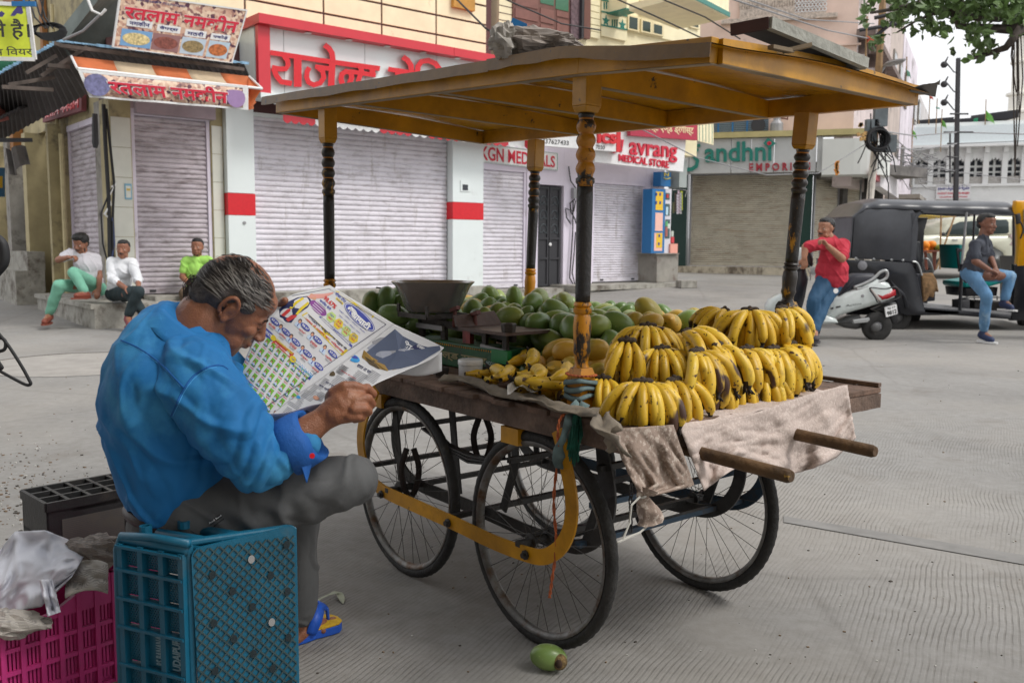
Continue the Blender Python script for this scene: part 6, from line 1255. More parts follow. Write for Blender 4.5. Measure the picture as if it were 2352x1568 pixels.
for i,q in enumerate(CP):
 t=(CP[min(i+1,len(CP)-1)]-CP[max(i-1,0)]).normalized();s_=t.cross(Z).normalized();wd_=.03+.012*sin(i*.7)
 for k in range(W_):f=k/(W_-1)*2-1;vs.append(q-s_*f*wd_+Z*(.012*abs(noise.noise(Vector((i*.4,k*1.1,0))))+.010*cos(f*4+i*.3)))
p.add(vs,[(i*W_+k,i*W_+k+1,(i+1)*W_+k+1,(i+1)*W_+k)for i in range(len(CP)-1)for k in range(W_-1)]);o=p.build('folded_cloth',M_cloe,gc,smooth=True);mo2=o.modifiers.new('s','SOLIDIFY');mo2.thickness=.004
rg_=thing('rag_and_rope',K(-.15,.03,TH),'blue grey rag, green frayed twine and orange rope tied round the near post','rag')
M_ragb=mat('rag_bluegrey',S(104,124,126),.9,.2,8,.3,60);M_ragg=mat('twine_green',S(26,92,76),.8,.3,20);M_rope=mat('orange_rope',S(176,92,52),.8,.3,40)
pb_=K(-.15,.035,0)
for k,hz in enumerate((.885,.862,.838)):
 p=MB();ang=[2*pi*j/20 for j in range(20)];p.tube([pb_+KU*(.040*max(-.9,min(.9,1.35*cos(t))))+KV*(.040*max(-.9,min(.9,1.35*sin(t))))+Z*(hz+.006*sin(2*t+k))for t in ang],.011-.001*k,6,closed=True,flat=.6);p.build('rag_wrap',M_ragb,rg_,smooth=True)
pts=smoothpts([WD(1330,925,2.70),WD(1310,960,2.66),WD(1295,1000,2.65),WD(1285,1040,2.65),WD(1284,1075,2.65)],5)
p=MB();ribbon(p,[q+Vector((0,-.006*sin(i*1.3),0))for i,q in enumerate(pts)],[.03+.012*sin(i*.5)for i in range(len(pts))],.004,Vector((.2,-1,0)));p.build('hanging_rag',M_ragb,rg_,smooth=True)
p=MB();pts=smoothpts([WD(1345,925,2.70),WD(1325,965,2.66),WD(1312,1010,2.655),WD(1302,1050,2.65)],5);ribbon(p,pts,[.022+.008*cos(i*.6)for i in range(len(pts))],.004,Vector((-.2,-1,0)));p.build('hanging_rag',M_ragb,rg_,smooth=True)
p=MB();rr_=random.Random(2)
for k in range(40):x0=1325+rr_.uniform(-8,10);p.tube([WD(x0,950+rr_.uniform(-5,10),2.64+rr_.uniform(0,.03)),WD(x0+rr_.uniform(-12,6),1000,2.63+rr_.uniform(0,.03)),WD(x0-6+rr_.uniform(-12,6),1030+rr_.uniform(0,40),2.63)],.0022,4)
p.build('green_twine',M_ragg,rg_,kind='stuff')
def rope(mb,pts,r=.0035):
 SPn=smoothpts(pts,10)
 for ph in(0,pi):mb.tube([q+Vector((cos(i*.9+ph),sin(i*.9+ph),0))*r*.8 for i,q in enumerate(SPn)],r*.8,5)
p=MB();rope(p,[WD(1330,945,2.66),WD(1300,948,2.66),WD(1283,975,2.65),WD(1281,1050,2.66),WD(1272,1150,2.68),WD(1278,1250,2.68),WD(1268,1330,2.68),WD(1262,1372,2.68)]);p.build('orange_rope',M_rope,rg_)
p=MB();rope(p,[pb_+KU*(.045*cos(t))+KV*(.045*sin(t))+Z*(.90+.008*t/6)for t in[k*.8 for k in range(9)]],.004);p.build('orange_rope',M_rope,rg_)
p=MB();p.tube([WD(1360,955,2.66),WD(1380,945,2.64),WD(1372,965,2.64),WD(1395,968,2.63),WD(1375,955,2.64),WD(1405,972,2.62)],.0022,5);p.build('white_string',flat('string_white',0),rg_)
for(x,y,Yd,L,lab)in((1108,960,3.3,100,'frayed black rope hanging under the middle of the cart'),(942,1030,3.45,110,'frayed brown rope wound on the frame behind the left wheel')):
 t=thing('frayed_rope',WD(x,y,Yd),lab,'rope');p=MB()
 for s_ in(-1,1):p.tube(smoothpts([WD(x+s_*8,y,Yd),WD(x+s_*20,y+L*.4,Yd),WD(x+s_*14,y+L*.8,Yd),WD(x+s_*3,y+L,Yd)],5),.012,7)
 p.build('rope_loop',mat('black_rope',(.03,.022,.02),.9,.4,30),t)
 p=MB()
 for k in range(110):
  f=rr_.random();s_=rr_.choice((-1,1));a_=WD(x+s_*(10+10*sin(pi*f)),y+L*f,Yd);p.tube([a_,a_+Vector((rr_.gauss(0,.014),rr_.gauss(0,.014),rr_.gauss(0,.010)))],.0009,3,cap=False)
 p.build('frayed_fibres',MATS['black_rope'],t,kind='stuff')
ch=thing('hanging_chain',WD(1450,1200,2.6),'short rusty chain hanging from the frame by the white string','chain')
for k in range(7):
 c=WD(1449+rr_.uniform(-1,1),1118+k*16,2.62);p=MB();ax=KU if k%2 else KV;p.tube([c+ax*(.006*cos(t))+Z*(.013*sin(t))for t in[2*pi*j/10 for j in range(10)]],.0025,5,closed=True);p.build('chain_link',M_frame,ch)
from mathutils.bvhtree import BVHTree
def blobmesh(mb,voxel,it=6,disp=None):
 me=bpy.data.meshes.new('b');me.from_pydata(mb.v,[],mb.f);me.update()
 o=bpy.data.objects.new('b',me);COL.objects.link(o);r=o.modifiers.new('r','REMESH');r.mode='VOXEL';r.voxel_size=voxel
 s_=o.modifiers.new('s','SMOOTH');s_.factor=.5;s_.iterations=it
 dg=bpy.context.evaluated_depsgraph_get();m2=bpy.data.meshes.new_from_object(o.evaluated_get(dg));bpy.data.objects.remove(o);bpy.data.meshes.remove(me)
 if disp:
  m2.update();nn=[v.normal.copy()for v in m2.vertices]
  for v,n in zip(m2.vertices,nn):v.co+=n*disp(v.co)
 m2.polygons.foreach_set('use_smooth',[True]*len(m2.polygons));m2.update();return m2
def blob(name,mb,voxel,mt,par,it=6,disp=None):
 me=blobmesh(mb,voxel,it,disp);me.name=name;me.materials.append(mt);me.transform(WM[par].inverted())
 o=bpy.data.objects.new(name,me);COL.objects.link(o);o.parent=par;WM[o]=WM[par];return o
def skinmat(name,c):return mat(name,c,.5,.14,9,.25,120,sss=.12,dirt=((c[0]*.6,c[1]*.5,c[2]*.5),.6,7,(1,1,1),.3))
M_hairb=mat('black_hair',(.012,.011,.011),.45,.3,30,.6,160,stretch=(1,1,.3));M_eyew=flat('eye_white',(.55,.52,.48),.2);M_eyed=flat('eye_dark',(.02,.012,.01),.15);M_lip=flat('lips',S(120,66,58),.5)
def frame3(fwd,up):
 f=Vector(fwd).normalized();u=Vector(up);u=(u-f*u.dot(f)).normalized();l=u.cross(f);return Matrix((f,l,u)).transposed()
def head_parts(c,fwd,up,s,fat=1.0):
 Rm=frame3(fwd,up);c=Vector(c);P=lambda x,y,z:c+Rm@Vector((x*s,y*s*fat,z*s));mb=MB()
 E=lambda x,y,z,a,b,d,rr=None,n=14,m=10:mb.ell(P(x,y,z),(a*s,b*s*fat,d*s),Rm@rr if rr is not None else Rm,n,m)
 E(-.014,0,.036,.100,.078,.086,n=20,m=14);E(.028,0,-.012,.064,.066,.080,n=18,m=12);E(.030,0,-.062,.056,.054,.050);E(.048,0,-.092,.036,.034,.026);E(.066,0,-.103,.017,.019,.014)
 E(.076,.018,.018,.014,.026,.010);E(.076,-.018,.018,.014,.026,.010);E(.062,0,.05,.030,.052,.034)
 mb.cap(P(.088,0,.008),P(.106,0,-.028),.0075*s,.012*s,10);E(.100,.011,-.034,.011,.008,.008);E(.100,-.011,-.034,.011,.008,.008)
 for q in(-1,1):E(.058,q*.040,-.022,.026,.022,.022);E(.046,q*.044,-.066,.028,.014,.03);E(-.004,q*.074,-.004,.017,.007,.030,Matrix.Rotation(q*-.35,3,'Z'));E(-.001,q*.077,.006,.014,.008,.018,Matrix.Rotation(q*-.4,3,'Z'))
 E(.088,0,-.058,.012,.022,.0065);E(.085,0,-.069,.012,.019,.0075);E(.060,0,-.055,.033,.036,.024)
 return mb,P,Rm
def hand_parts(mb,wr,d,nrm,s,curl=.5,side=1):
 d=Vector(d).normalized();nrm=Vector(nrm);nrm=(nrm-d*nrm.dot(d)).normalized();w_=nrm.cross(d)*side;wr=Vector(wr)
 for k in range(4):
  b0=wr+d*(.012*s)+w_*((.018-.012*k)*s);b1=wr+d*(.088*s)+w_*((.030-.019*k)*s);mb.cap(b0,b1,.017*s,.0125*s,8)
  L=(.042,.047,.044,.034)[k]*s;a1=curl*1.0;p1=b1+(d*cos(a1)+nrm*sin(a1))*L;a2=a1+curl*1.3;p2=p1+(d*cos(a2)+nrm*sin(a2))*L*.62;a3=a2+curl*.8;p3=p2+(d*cos(a3)+nrm*sin(a3))*L*.5
  mb.cap(b1,p1,.0115*s,.0098*s,8);mb.cap(p1,p2,.0098*s,.0088*s,8);mb.cap(p2,p3,.0088*s,.0072*s,8)
 t0=wr+d*(.022*s)+w_*(.026*s);t1=t0+(d*.65+w_*.75+nrm*.2).normalized()*.040*s;t2=t1+(d*.9+w_*.25+nrm*.4).normalized()*.034*s;t3=t2+(d*.9+nrm*.5).normalized()*.024*s
 mb.cap(t0,t1,.017*s,.013*s,8);mb.cap(t1,t2,.0125*s,.0105*s,8);mb.cap(t2,t3,.0105*s,.0082*s,8)
def person(label,Y,J,skin,shirt,pants,hs,fwd,hup=(0,0,1),rs=1.26,sleeve=.5,shoes=None,hairkw=None,tr=1.0,moust=False,beard=False,fatb=1.0,hands=None,voxel=.009,shoe_s=1.0,pantk=1.0,collar=None):
 W={k:WD(v[0],v[1],Y+(v[2]if len(v)>2 else 0))for k,v in J.items()}
 base=Vector((W['pelvis'].x,W['pelvis'].y,min(W['aL'].z,W['aR'].z)-.05));t=thing('person',base,label,'person')
 mb,P,Rm=head_parts(W['head'],fwd,hup,hs);r=rs
 nb=W['neck'];mb.cap(nb-Vector((0,0,.04)),P(-.012,0,-.05),.058*hs,.056*hs,14)
 ch=W['chest'];pe=W['pelvis'];across=(W['shL']-W['shR']).normalized()
 mb.cap(ch,pe,.085*r,.085*r,14);mb.cap(W['shR'],W['shL'],.045*r,.045*r,12)
 for s_ in 'LR':
  mb.cap(W['sh'+s_],W['el'+s_],.050*r,.040*r,12);mb.cap(W['el'+s_],W['wr'+s_],.041*r,.027*r,12)
  hd=W['ha'+s_]-W['wr'+s_];hk=(hands or{}).get(s_,{});hand_parts(mb,W['wr'+s_],hd,hk.get('n',(0,0,-1)),hs*.95,hk.get('curl',.55),hk.get('side',1))
  mb.cap(pe,W['kn'+s_],.075*r,.055*r,12);mb.cap(W['kn'+s_],W['an'+s_]if 'an'+s_ in W else W['a'+s_],.052*r,.034*r,12)
  fd=W['to'+s_]-W['a'+s_];mb.cap(W['a'+s_]-Vector((0,0,.02)),W['a'+s_]+fd*.95,.036*r,.026*r,10)
 body=blob('body',mb,voxel,skin,t,3)
 for q in(-1,1):
  e=MB();e.ell(P(.073,q*.030,.0),(.012*hs,.013*hs,.008*hs),Rm,12,8);eo=e.build('eye',M_eyew,t,smooth=True);e=MB();e.ell(P(.081,q*.030,.0),(.006*hs,.006*hs,.006*hs),Rm,10,8);e.build('iris',M_eyed,eo,smooth=True)
  e=MB();e.cap(P(.086,q*.016,.020),P(.074,q*.046,.022),.0042*hs,.003*hs,6);e.build('eyebrow',M_hairb,t,smooth=True)
 e=MB();e.cap(P(.094,.016,-.0635),P(.094,-.016,-.0635),.003*hs,.003*hs,6);e.build('mouth',M_lip,t,smooth=True)
 if moust:e=MB();e.cap(P(.101,.003,-.048),P(.086,.028,-.054),.0075*hs,.004*hs,8);e.cap(P(.101,-.003,-.048),P(.086,-.028,-.054),.0075*hs,.004*hs,8);e.build('moustache',M_hairb,t,smooth=True)
 if beard:e=MB();[e.ell(P(x,y,z),(a*hs,b*hs,c*hs),Rm,12,8)for x,y,z,a,b,c in((.055,0,-.098,.028,.034,.020),(.03,.050,-.06,.022,.012,.04),(.03,-.050,-.06,.022,.012,.04))];blob('beard',e,.006,mat('stubble',S(40,30,28),.8),t,2)
 h=MB();hk=hairkw or{}
 for x,y,z,a,b,c in hk.get('e',((-.026,0,.048,.094,.081,.080),(.018,0,.086,.066,.060,.040),(-.062,0,-.005,.048,.064,.050))):h.ell(P(x,y,z),(a*hs,b*hs,c*hs),Rm,16,12)
 blob('hair',h,.007,hk.get('m',M_hairb),t,2,lambda c:.004*hs*noise.noise(c*45))
 sb=MB();k=1.16
 for f_,ra in((0,.120),(.33,.128),(.66,.136*fatb),(.95,.132*fatb)):
  c_=ch.lerp(pe,f_);mtr=Matrix((across,across.cross(Vector((0,0,1))).normalized(),Vector((0,0,1)))).transposed();sb.ell(c_,(ra*r*1.10*tr,ra*r*.82*(fatb if f_>.3 else 1),.13*r),mtr,18,12)
 sb.cap(W['shR'],W['shL'],.062*r,.062*r,14);sb.cap(W['neck']-Vector((0,0,.03)),ch,.065*r,.09*r,14)
 for s_ in 'LR':
  el=W['sh'+s_].lerp(W['el'+s_],min(1,sleeve*2)if sleeve<=.5 else 1);sb.cap(W['sh'+s_],W['sh'+s_].lerp(W['el'+s_],min(1,sleeve/.5)),.060*r,(.057 if sleeve<=.5 else.050)*r,14)
  if sleeve>.5:sb.cap(W['el'+s_],W['el'+s_].lerp(W['wr'+s_],(sleeve-.5)*2),.055*r,.040*r,14)
 so_=blob('shirt',sb,.010,shirt,t,5,lambda c:.010*noise.noise(c*7)+.012*max(0,1-6*abs(noise.noise(Vector((c.x*7+c.z*4,c.y*7,c.z*4))))))
 if collar:cb=MB();cb.tube([P(-.02,0,-.125)+Rm@Vector((.062*hs*cos(a),.062*hs*sin(a),-.015*cos(a)*hs))for a in[2*pi*j/18 for j in range(18)]],.012,8,closed=True);cb.build('collar',collar,t,smooth=True)
 pb=MB();pb.ell(pe,(.135*r*fatb*tr,.115*r*fatb,.10*r),Matrix((across,across.cross(Vector((0,0,1))).normalized(),Vector((0,0,1)))).transposed(),18,12)
 for i,s_ in enumerate('LR'):
  hp=pe+across*(.07*r if s_=='L' else-.07*r);pb.cap(hp,W['kn'+s_],.094*r*pantk,.070*r*pantk,16);pb.cap(W['kn'+s_],W['a'+s_].lerp(W['kn'+s_],.10),.070*r*pantk,.053*r*pantk,16)
 blob('trousers',pb,.010,pants,t,5,lambda c:.010*noise.noise(c*9)+.006*noise.noise(Vector((c.x*20,c.y*20,c.z*8))))
 for s_ in 'LR':
  if shoes:
   a_,b_=W['a'+s_],W['to'+s_];fd=(b_-a_);fl_=Vector((fd.x,fd.y,0));sh=MB();z_=Vector((0,0,-.035*r*shoe_s));sh.cap(a_+z_-fl_*.15,b_+z_*.3,.048*r*shoe_s,.036*r*shoe_s,12);sh.cap(a_+z_*.2,a_+z_,.045*r*shoe_s,.045*r*shoe_s,10)
   blob('shoe',sh,.009,shoes,t,3)
   so2=MB();n=20;dirv=fd.normalized();dirv.z=0;dirv.normalize();sv_=Vector((-dirv.y,dirv.x,0));c0=(a_+b_)/2;c0.z=min(a_.z,b_.z)-.050*r*shoe_s;L_s=fl_.length*.5+.08*r;vs=[c0+dirv*(L_s*cos(q))+sv_*(.052*r*sin(q))for q in[2*pi*j/n for j in range(n)]]
   so2.add(vs+[v+Vector((0,0,.022))for v in vs],[tuple(range(n))[::-1],tuple(range(n,2*n))]+[(j,(j+1)%n,n+(j+1)%n,n+j)for j in range(n)]);so2.build('shoe_sole',M_wpl if shoes.name.startswith('navy')else shoes,t)
 return t,W,P,Rm
sk1,sk2,sk3,sk4=skinmat('skin_brown',S(146,98,76)),skinmat('skin_tan',S(166,118,92)),skinmat('skin_dark',S(124,82,64)),skinmat('skin_red_brown',S(154,104,80))
M_ws=mat('white_shirt',S(216,218,222),.85,.05,5,.2,60);M_polo=mat('grey_white_polo',S(200,198,204),.85,.05,5,.2,60);M_grn=mat('lime_shirt',S(168,222,106),.85,.06,5,.2,60);M_rd=mat('red_polo',S(182,44,62),.85,.08,5,.2,60)
M_tq=mat('mint_trousers',S(116,176,152),.85,.08,5,.2,60);M_dkp=mat('dark_green_trousers',S(36,50,54),.85,.1,5,.2,60);M_camo=mat('camo_trousers',S(110,92,74),.85,.35,14);M_trk=mat('blue_track_trousers',S(34,76,108),.75,.08,5,.2,60);M_jean=mat('blue_jeans',S(92,134,172),.85,.2,4,.3,90,dirt=((.33,.47,.6),.52,5,(1,1,.6),.25));M_tee=mat('dark_grey_tee',S(58,62,72),.85,.08,5,.2,60)
M_san=mat('brown_sandal',S(126,62,46),.6);M_nav=mat('navy_shoe',S(34,48,84),.6,.2,20);M_sw=mat('maroon_shoe',S(120,50,60),.6)
person('young bearded man in white polo and mint trousers with one knee up on the platform',14.0,dict(head=(186,561),neck=(191,587),chest=(200,612),pelvis=(213,660,.1),shR=(163,582,-.05),shL=(219,592,.1),elR=(134,597,-.25),wrR=(157,591,-.35),haR=(178,588,-.38),elL=(228,634,.05),wrL=(227,664,-.15),haL=(222,676,-.3),knR=(136,655,-.45),aR=(112,722,-.35),toR=(102,737,-.65),knL=(170,626,-.4),aL=(196,672,-.45),toL=(176,677,-.6)),sk1,M_polo,M_tq,1.26,(-.15,-.95,-.25),shoes=M_san,beard=True,moust=True,hairkw={'e':((-.02,0,.055,.102,.088,.088),(.03,0,.098,.078,.072,.048),(-.06,0,0,.05,.066,.06))},collar=M_polo,sleeve=.3,hands={'R':{'curl':.9}})
tB=person('moustached man in white long sleeved top sitting with clasped hands',13.75,dict(head=(283,573),neck=(281,595),chest=(280,622),pelvis=(272,676,.15),shR=(257,602),shL=(304,604),elR=(256,640,-.15),wrR=(290,662,-.45),haR=(306,670,-.5),elL=(317,640,-.15),wrL=(318,657,-.42),haL=(306,666,-.5),knL=(300,672,-.45),aL=(330,722,-.35),toL=(338,740,-.5),knR=(318,670,-.5),aR=(294,726,-.45),toR=(298,745,-.62)),sk1,M_ws,M_dkp,1.18,(.1,-1,-.02),shoes=M_sw,sleeve=.72,moust=True,hands={'R':{'curl':.8},'L':{'curl':.8}},collar=M_ws)[0]
person('man in a bright lime green v neck shirt sitting on the shop plinth',15.0,dict(head=(453,568),neck=(453,591),chest=(452,620),pelvis=(452,672,.1),shR=(427,600),shL=(479,598),elR=(419,636,-.05),wrR=(440,657,-.3),haR=(455,664,-.35),elL=(487,636),wrL=(470,660,-.3),haL=(458,666,-.35),knR=(424,672,-.5),aR=(432,722,-.5),toR=(428,734,-.7),knL=(478,672,-.5),aL=(474,722,-.5),toL=(478,734,-.7)),sk4,M_grn,M_camo,1.22,(.05,-1,0),shoes=M_san,beard=True,sleeve=.3,tr=.95)
tD,WD_,PD_,RD_=person('stout man in red polo and blue track trousers leaning on the scooter',12.5,dict(head=(1897,526),neck=(1911,549),chest=(1911,580),pelvis=(1910,640,.05),shL=(1886,560,-.15),shR=(1938,562,.05),elL=(1850,568,-.2),wrL=(1847,592,-.25),haL=(1848,606,-.25),elR=(1934,594,-.25),wrR=(1902,566,-.42),haR=(1892,553,-.42),knL=(1869,690,-.2),aL=(1864,760,-.15),toL=(1842,778,-.3),knR=(1893,694,-.1),aR=(1870,760,-.32),toR=(1874,776,-.55)),sk2,M_rd,M_trk,1.24,(-.85,-.55,-.02),shoes=mat('grey_sandal',S(70,66,70),.7),moust=True,fatb=1.16,rs=1.36,sleeve=.42,collar=M_rd,hands={'R':{'curl':1.0,'n':(-1,0,0)},'L':{'curl':.7,'n':(0,1,0)}})
tq_=[o_ for o_ in tD.children if o_.name.startswith('trousers')][0];tv_=BVHTree.FromPolygons([WM[tD]@v.co for v in tq_.data.vertices],[tuple(p_.vertices)for p_ in tq_.data.polygons]);c=tv_.ray_cast(C0,ray(1919,668).normalized())[0]
if c:p=MB();p.lathe([(.035,0),(.035,.014)],c,14,(0,-1,.1));p.build('round_badge',M_wpl,tD)
person('man in dark grey tee shirt and light blue jeans sitting sideways in the rickshaw',12.6,dict(head=(2267,515),neck=(2258,543),chest=(2250,575,.05),pelvis=(2232,628,.1),shR=(2239,563,-.2),shL=(2264,560,.25),elR=(2240,600,-.28),wrR=(2272,620,-.3),haR=(2288,628,-.25),elL=(2275,594,.15),wrL=(2286,617,-.1),haL=(2292,628,-.2),knR=(2266,678,-.25),aR=(2259,762,-.1),toR=(2277,778,-.22),knL=(2320,635,.15),aL=(2307,690,.15),toL=(2322,704,.05)),sk3,M_tee,M_jean,1.2,(.55,-.83,-.03),shoes=M_nav,sleeve=.36,hands={'R':{'curl':.8},'L':{'curl':.8}},tr=.95,pantk=.92)
man=thing('person',(-1.0,2.45,0),'grey haired man in a bright blue shirt bent over a newspaper on a teal crate','person')
skF=mat('skin_reader',S(142,92,66),.42,.10,7,.3,260,sss=.1,dirt=[(S(114,70,50),.54,5,(1,1,1),.3),(S(166,116,86),.6,9,(1,1,1),.2)])
M_bs=mat('blue_shirt',S(14,104,164),.8,.10,3,.05,300,dirt=(S(74,158,196),.50,2.6,(1,1,1),.35));M_gt=mat('grey_trousers',S(88,89,90),.85,.10,4,.08,300,dirt=((.045,.045,.05),.55,6,(1,1,1),.3));M_cuff=mat('blue_cuff_inside',S(16,84,158),.75,.08,5,.2,120)
hs=1.085;HC=WD(536,700,2.52);hf=Vector((.735,.30,-.61));hu=Vector((.65,.05,.76))
mb,P,Rm=head_parts(HC,hf,hu,hs,.98)
E=lambda x,y,z,a,b,c,rr=None:mb.ell(P(x,y,z),(a*hs,b*hs,c*hs),Rm@rr if rr is not None else Rm,14,10)
E(-.05,0,-.02,.055,.06,.06);E(.02,0,-.085,.05,.045,.03);E(.078,.03,.012,.012,.018,.008);E(.078,-.03,.012,.012,.018,.008)
for q in(-1,1):
 base=[P(-.012+.020*cos(a),q*(.080+.006*sin(a*1.0)),.002+.031*sin(a))for a in[radians(x)for x in(-120,-60,-10,40,90,140,190,225)]]
 mb.tube(smoothpts(base,3),.0055*hs,7);mb.ell(P(-.006,q*.078,-.028),(.009*hs,.006*hs,.012*hs),Rm,10,8);mb.ell(P(.008,q*.074,-.004),(.006*hs,.007*hs,.010*hs),Rm,8,6)
nbase=WD(430,800,2.50)
mb.cap(nbase,P(-.035,0,-.055),.088,.078,18);mb.cap(WD(455,800,2.50),P(.01,0,-.085),.072,.058,16)
shN,shF=WD(452,862,2.30),WD(455,800,2.78);elN,wrN=WD(588,1066,2.30),WD(742,962,2.36)
mb.cap(nbase,WD(420,1150,2.46),.10,.12,16);mb.cap(nbase,shN,.06,.05);mb.cap(shN,elN,.056,.048,14);mb.cap(elN,WD(690,1000,2.34),.052,.043,16);mb.cap(WD(690,1000,2.34),wrN,.043,.033,16)
hm=MB();pal=[WD(742,960,2.36),WD(790,935,2.36)]
mb.cap(wrN,WD(790,930,2.37),.033,.044,16);mb.cap(WD(775,915,2.39),WD(815,915,2.39),.034,.032,14);mb.cap(WD(770,950,2.35),WD(812,945,2.36),.030,.028,14);mb.cap(WD(800,918,2.37),WD(822,922,2.37),.036,.030,14)
fing=[[(808,903,2.385,.0150),(842,891,2.40,.0135),(856,904,2.425,.013),(842,916,2.44,.0115)],[(816,922,2.35,.0150),(845,914,2.362,.0130),(854,928,2.40,.013),(836,936,2.425,.0115)],[(814,940,2.335,.0145),(838,937,2.345,.0125),(846,946,2.385,.0125),(826,952,2.41,.011)],[(802,955,2.335,.013),(824,957,2.34,.0112),(832,959,2.37,.011),(814,964,2.39,.010)]]
for f in fing:
 q=[WD(*a[:3])for a in f]
 for i in range(3):mb.cap(q[i],q[i+1],f[i][3],f[i+1][3],10)
th_=[(768,905,2.375,.021),(790,888,2.365,.0165),(815,886,2.372,.0135),(834,892,2.385,.0115)]
q=[WD(*a[:3])for a in th_]
for i in range(3):mb.cap(q[i],q[i+1],th_[i][3],th_[i+1][3],10)
elF,wrF=WD(600,905,2.96),WD(598,790,2.86)
mb.cap(nbase,shF,.06,.055);mb.cap(shF,elF,.055,.045,14);mb.cap(elF,wrF,.045,.032,14);mb.cap(wrF,WD(618,745,2.84),.034,.038,14);mb.cap(WD(612,735,2.84),WD(625,722,2.83),.036,.030,12)
for(x0,y0,x1,y1,x2,y2)in((622,722,634,708,648,700),(626,734,640,722,650,715),(624,748,638,738,646,730),(616,758,628,750,638,744)):mb.cap(WD(x0,y0,2.83),WD(x1,y1,2.85),.015,.0135,10);mb.cap(WD(x1,y1,2.85),WD(x2,y2,2.86),.013,.011,10)
mb.cap(WD(612,728,2.82),WD(632,708,2.79),.017,.0145,10);mb.cap(WD(632,708,2.79),WD(654,690,2.755),.0145,.012,10)
hipN,knN,anN=WD(440,1180,2.40),WD(808,1104,2.44),WD(660,1165,2.80);hipF,knF,anF=WD(450,1180,2.62),WD(694,1140,2.72),WD(676,1436,2.86)
mb.cap(hipN,knN,.075,.055,14);mb.cap(knN,anN,.055,.04,12);mb.cap(hipF,knF,.075,.055,14);mb.cap(knF,anF,.05,.040,14);mb.cap(anF,WD(664,1462,2.84),.038,.034,12)
mb.cap(WD(668,1462,2.84),WD(735,1437,2.94),.034,.030,14);mb.cap(WD(685,1450,2.86),WD(728,1432,2.93),.034,.026,14)
for k,(x1,y1,r)in enumerate(((766,1424,.0145),(762,1432,.011),(757,1438,.0105),(750,1443,.010),(743,1448,.0095))):mb.cap(WD(732+k*-3,1434+k*3,2.95-.012*k),WD(x1,y1,2.97-.018*k),r*1.15,r,10)
mbody=blob('body',mb,.0038,skF,man,2,lambda c:.0006*noise.noise(c*70))
for q in(-1,1):
 e=MB();e.ell(P(.0745,q*.030,-.002),(.0105*hs,.0135*hs,.0080*hs),Rm,14,10);lid=e.build('eyelid',skF,man,smooth=True)
 e=MB();e.tube([P(.0795+.006*cos(a),q*(.030+.013*sin(a)),-.0075-.001*abs(sin(a)))for a in[-1.3+.26*k for k in range(11)]],.0012*hs,5);e.build('lashes',M_hairb,lid)
e=MB();e.tube([P(.097-.010*abs(y)/.02*.6,y,-.0635)for y in(-.020,-.01,0,.01,.020)],.0022*hs,6);e.build('mouth',M_lip,man)
M_hg=mat('grey_hair_base',S(80,73,69),.65,.4,60,.7,240,stretch=(1,1,1));M_hs=[mat('hair_strand_light',S(136,132,126),.5),mat('hair_strand_mid',S(104,98,94),.45),mat('hair_strand_dark',S(44,40,38),.45)]
h=MB();EH=lambda x,y,z,a,b,c:h.ell(P(x,y,z),(a*hs,b*hs,c*hs),Rm,20,14)
EH(-.044,0,.026,.075,.0800,.074);EH(-.022,.020,.046,.080,.0615,.066);EH(-.022,-.020,.046,.080,.0615,.066);EH(-.070,0,-.01,.045,.062,.050);EH(-.01,.046,.03,.062,.034,.040);EH(-.01,-.046,.03,.062,.034,.040)
hair=blob('hair',h,.005,M_hg,man,3,lambda c:.0015*noise.noise(c*60))
hb=BVHTree.FromPolygons([v.co.copy()for v in hair.data.vertices],[tuple(p_.vertices)for p_ in hair.data.polygons]);bb=BVHTree.FromPolygons([v.co.copy()for v in mbody.data.vertices],[tuple(p_.vertices)for p_ in mbody.data.polygons])
Wi=WM[man].inverted();cen=Wi@P(-.015,0,.02);rr_=random.Random(14);SM=[MB(),MB(),MB()];Rl=Rm
def onskull(dr,lift):
 best=0
 for tree in(hb,bb):
  hit=tree.ray_cast(cen+dr*.35,-dr)
  if hit[0]is not None:best=max(best,(hit[0]-cen).length)
 return cen+dr*(best+lift)
for k in range(1900):
 side=-1 if rr_.random()<.72 else 1
 az=rr_.uniform(-.75,1.0);el_=rr_.uniform(-.16,1.25)
 if az>.62 and el_<.25:continue
 if el_>.95 and rr_.random()<.85 and az>-.2:continue
 if az>.1 and el_<-.02:continue
 if-.25<az<.32 and el_<.34:continue
 pts=[];L=rr_.uniform(.35,.75);n_=6;a0=az*1.25;e0_=el_;wv_=rr_.uniform(-.10,.10);lift=rr_.uniform(.0006,.0042)
 for i in range(n_):
  f=i/(n_-1);a=a0-L*f;ee=e0_+(.10-.35*(e0_>.5)*0)*sin(f*2)+wv_*f*f-(.10*f if a0<-.2 else 0)
  if-.22<a<.26 and ee<.30 and i>0:break
  d_=Rl@Vector((sin(a)*cos(ee),side*cos(a)*cos(ee),sin(ee)));pts.append(onskull(d_.normalized(),lift*(.6+.7*sin(f*3))))
 mi_=2 if a0<-.55 and rr_.random()<.75 else(0 if rr_.random()<(.26 if el_<.7 else.12)else rr_.choice((1,1,2,2)))
 SM[mi_].tube(pts,[.0007,.0009,.0009,.0008,.0006,.0003][:len(pts)],3,cap=False)if len(pts)>2 else None
for i,s_ in enumerate(SM):
 s_.v=[tuple(WM[man]@Vector(v))for v in s_.v];o=s_.build('hair_strands',M_hs[i],man,kind='stuff')
s_=MB()
for k in range(90):
 a_=WD(rr_.uniform(438,462),rr_.uniform(628,655),2.52+rr_.uniform(-.07,.07));x_=rr_.uniform(-12,4);s_.tube(smoothpts([a_,a_+Vector((x_*.0016-.006,0,-.022)),a_+Vector((x_*.0018-.004,0,-.048)),a_+Vector((x_*.001+.004,0,-.066))],3),.0009,3,cap=False)
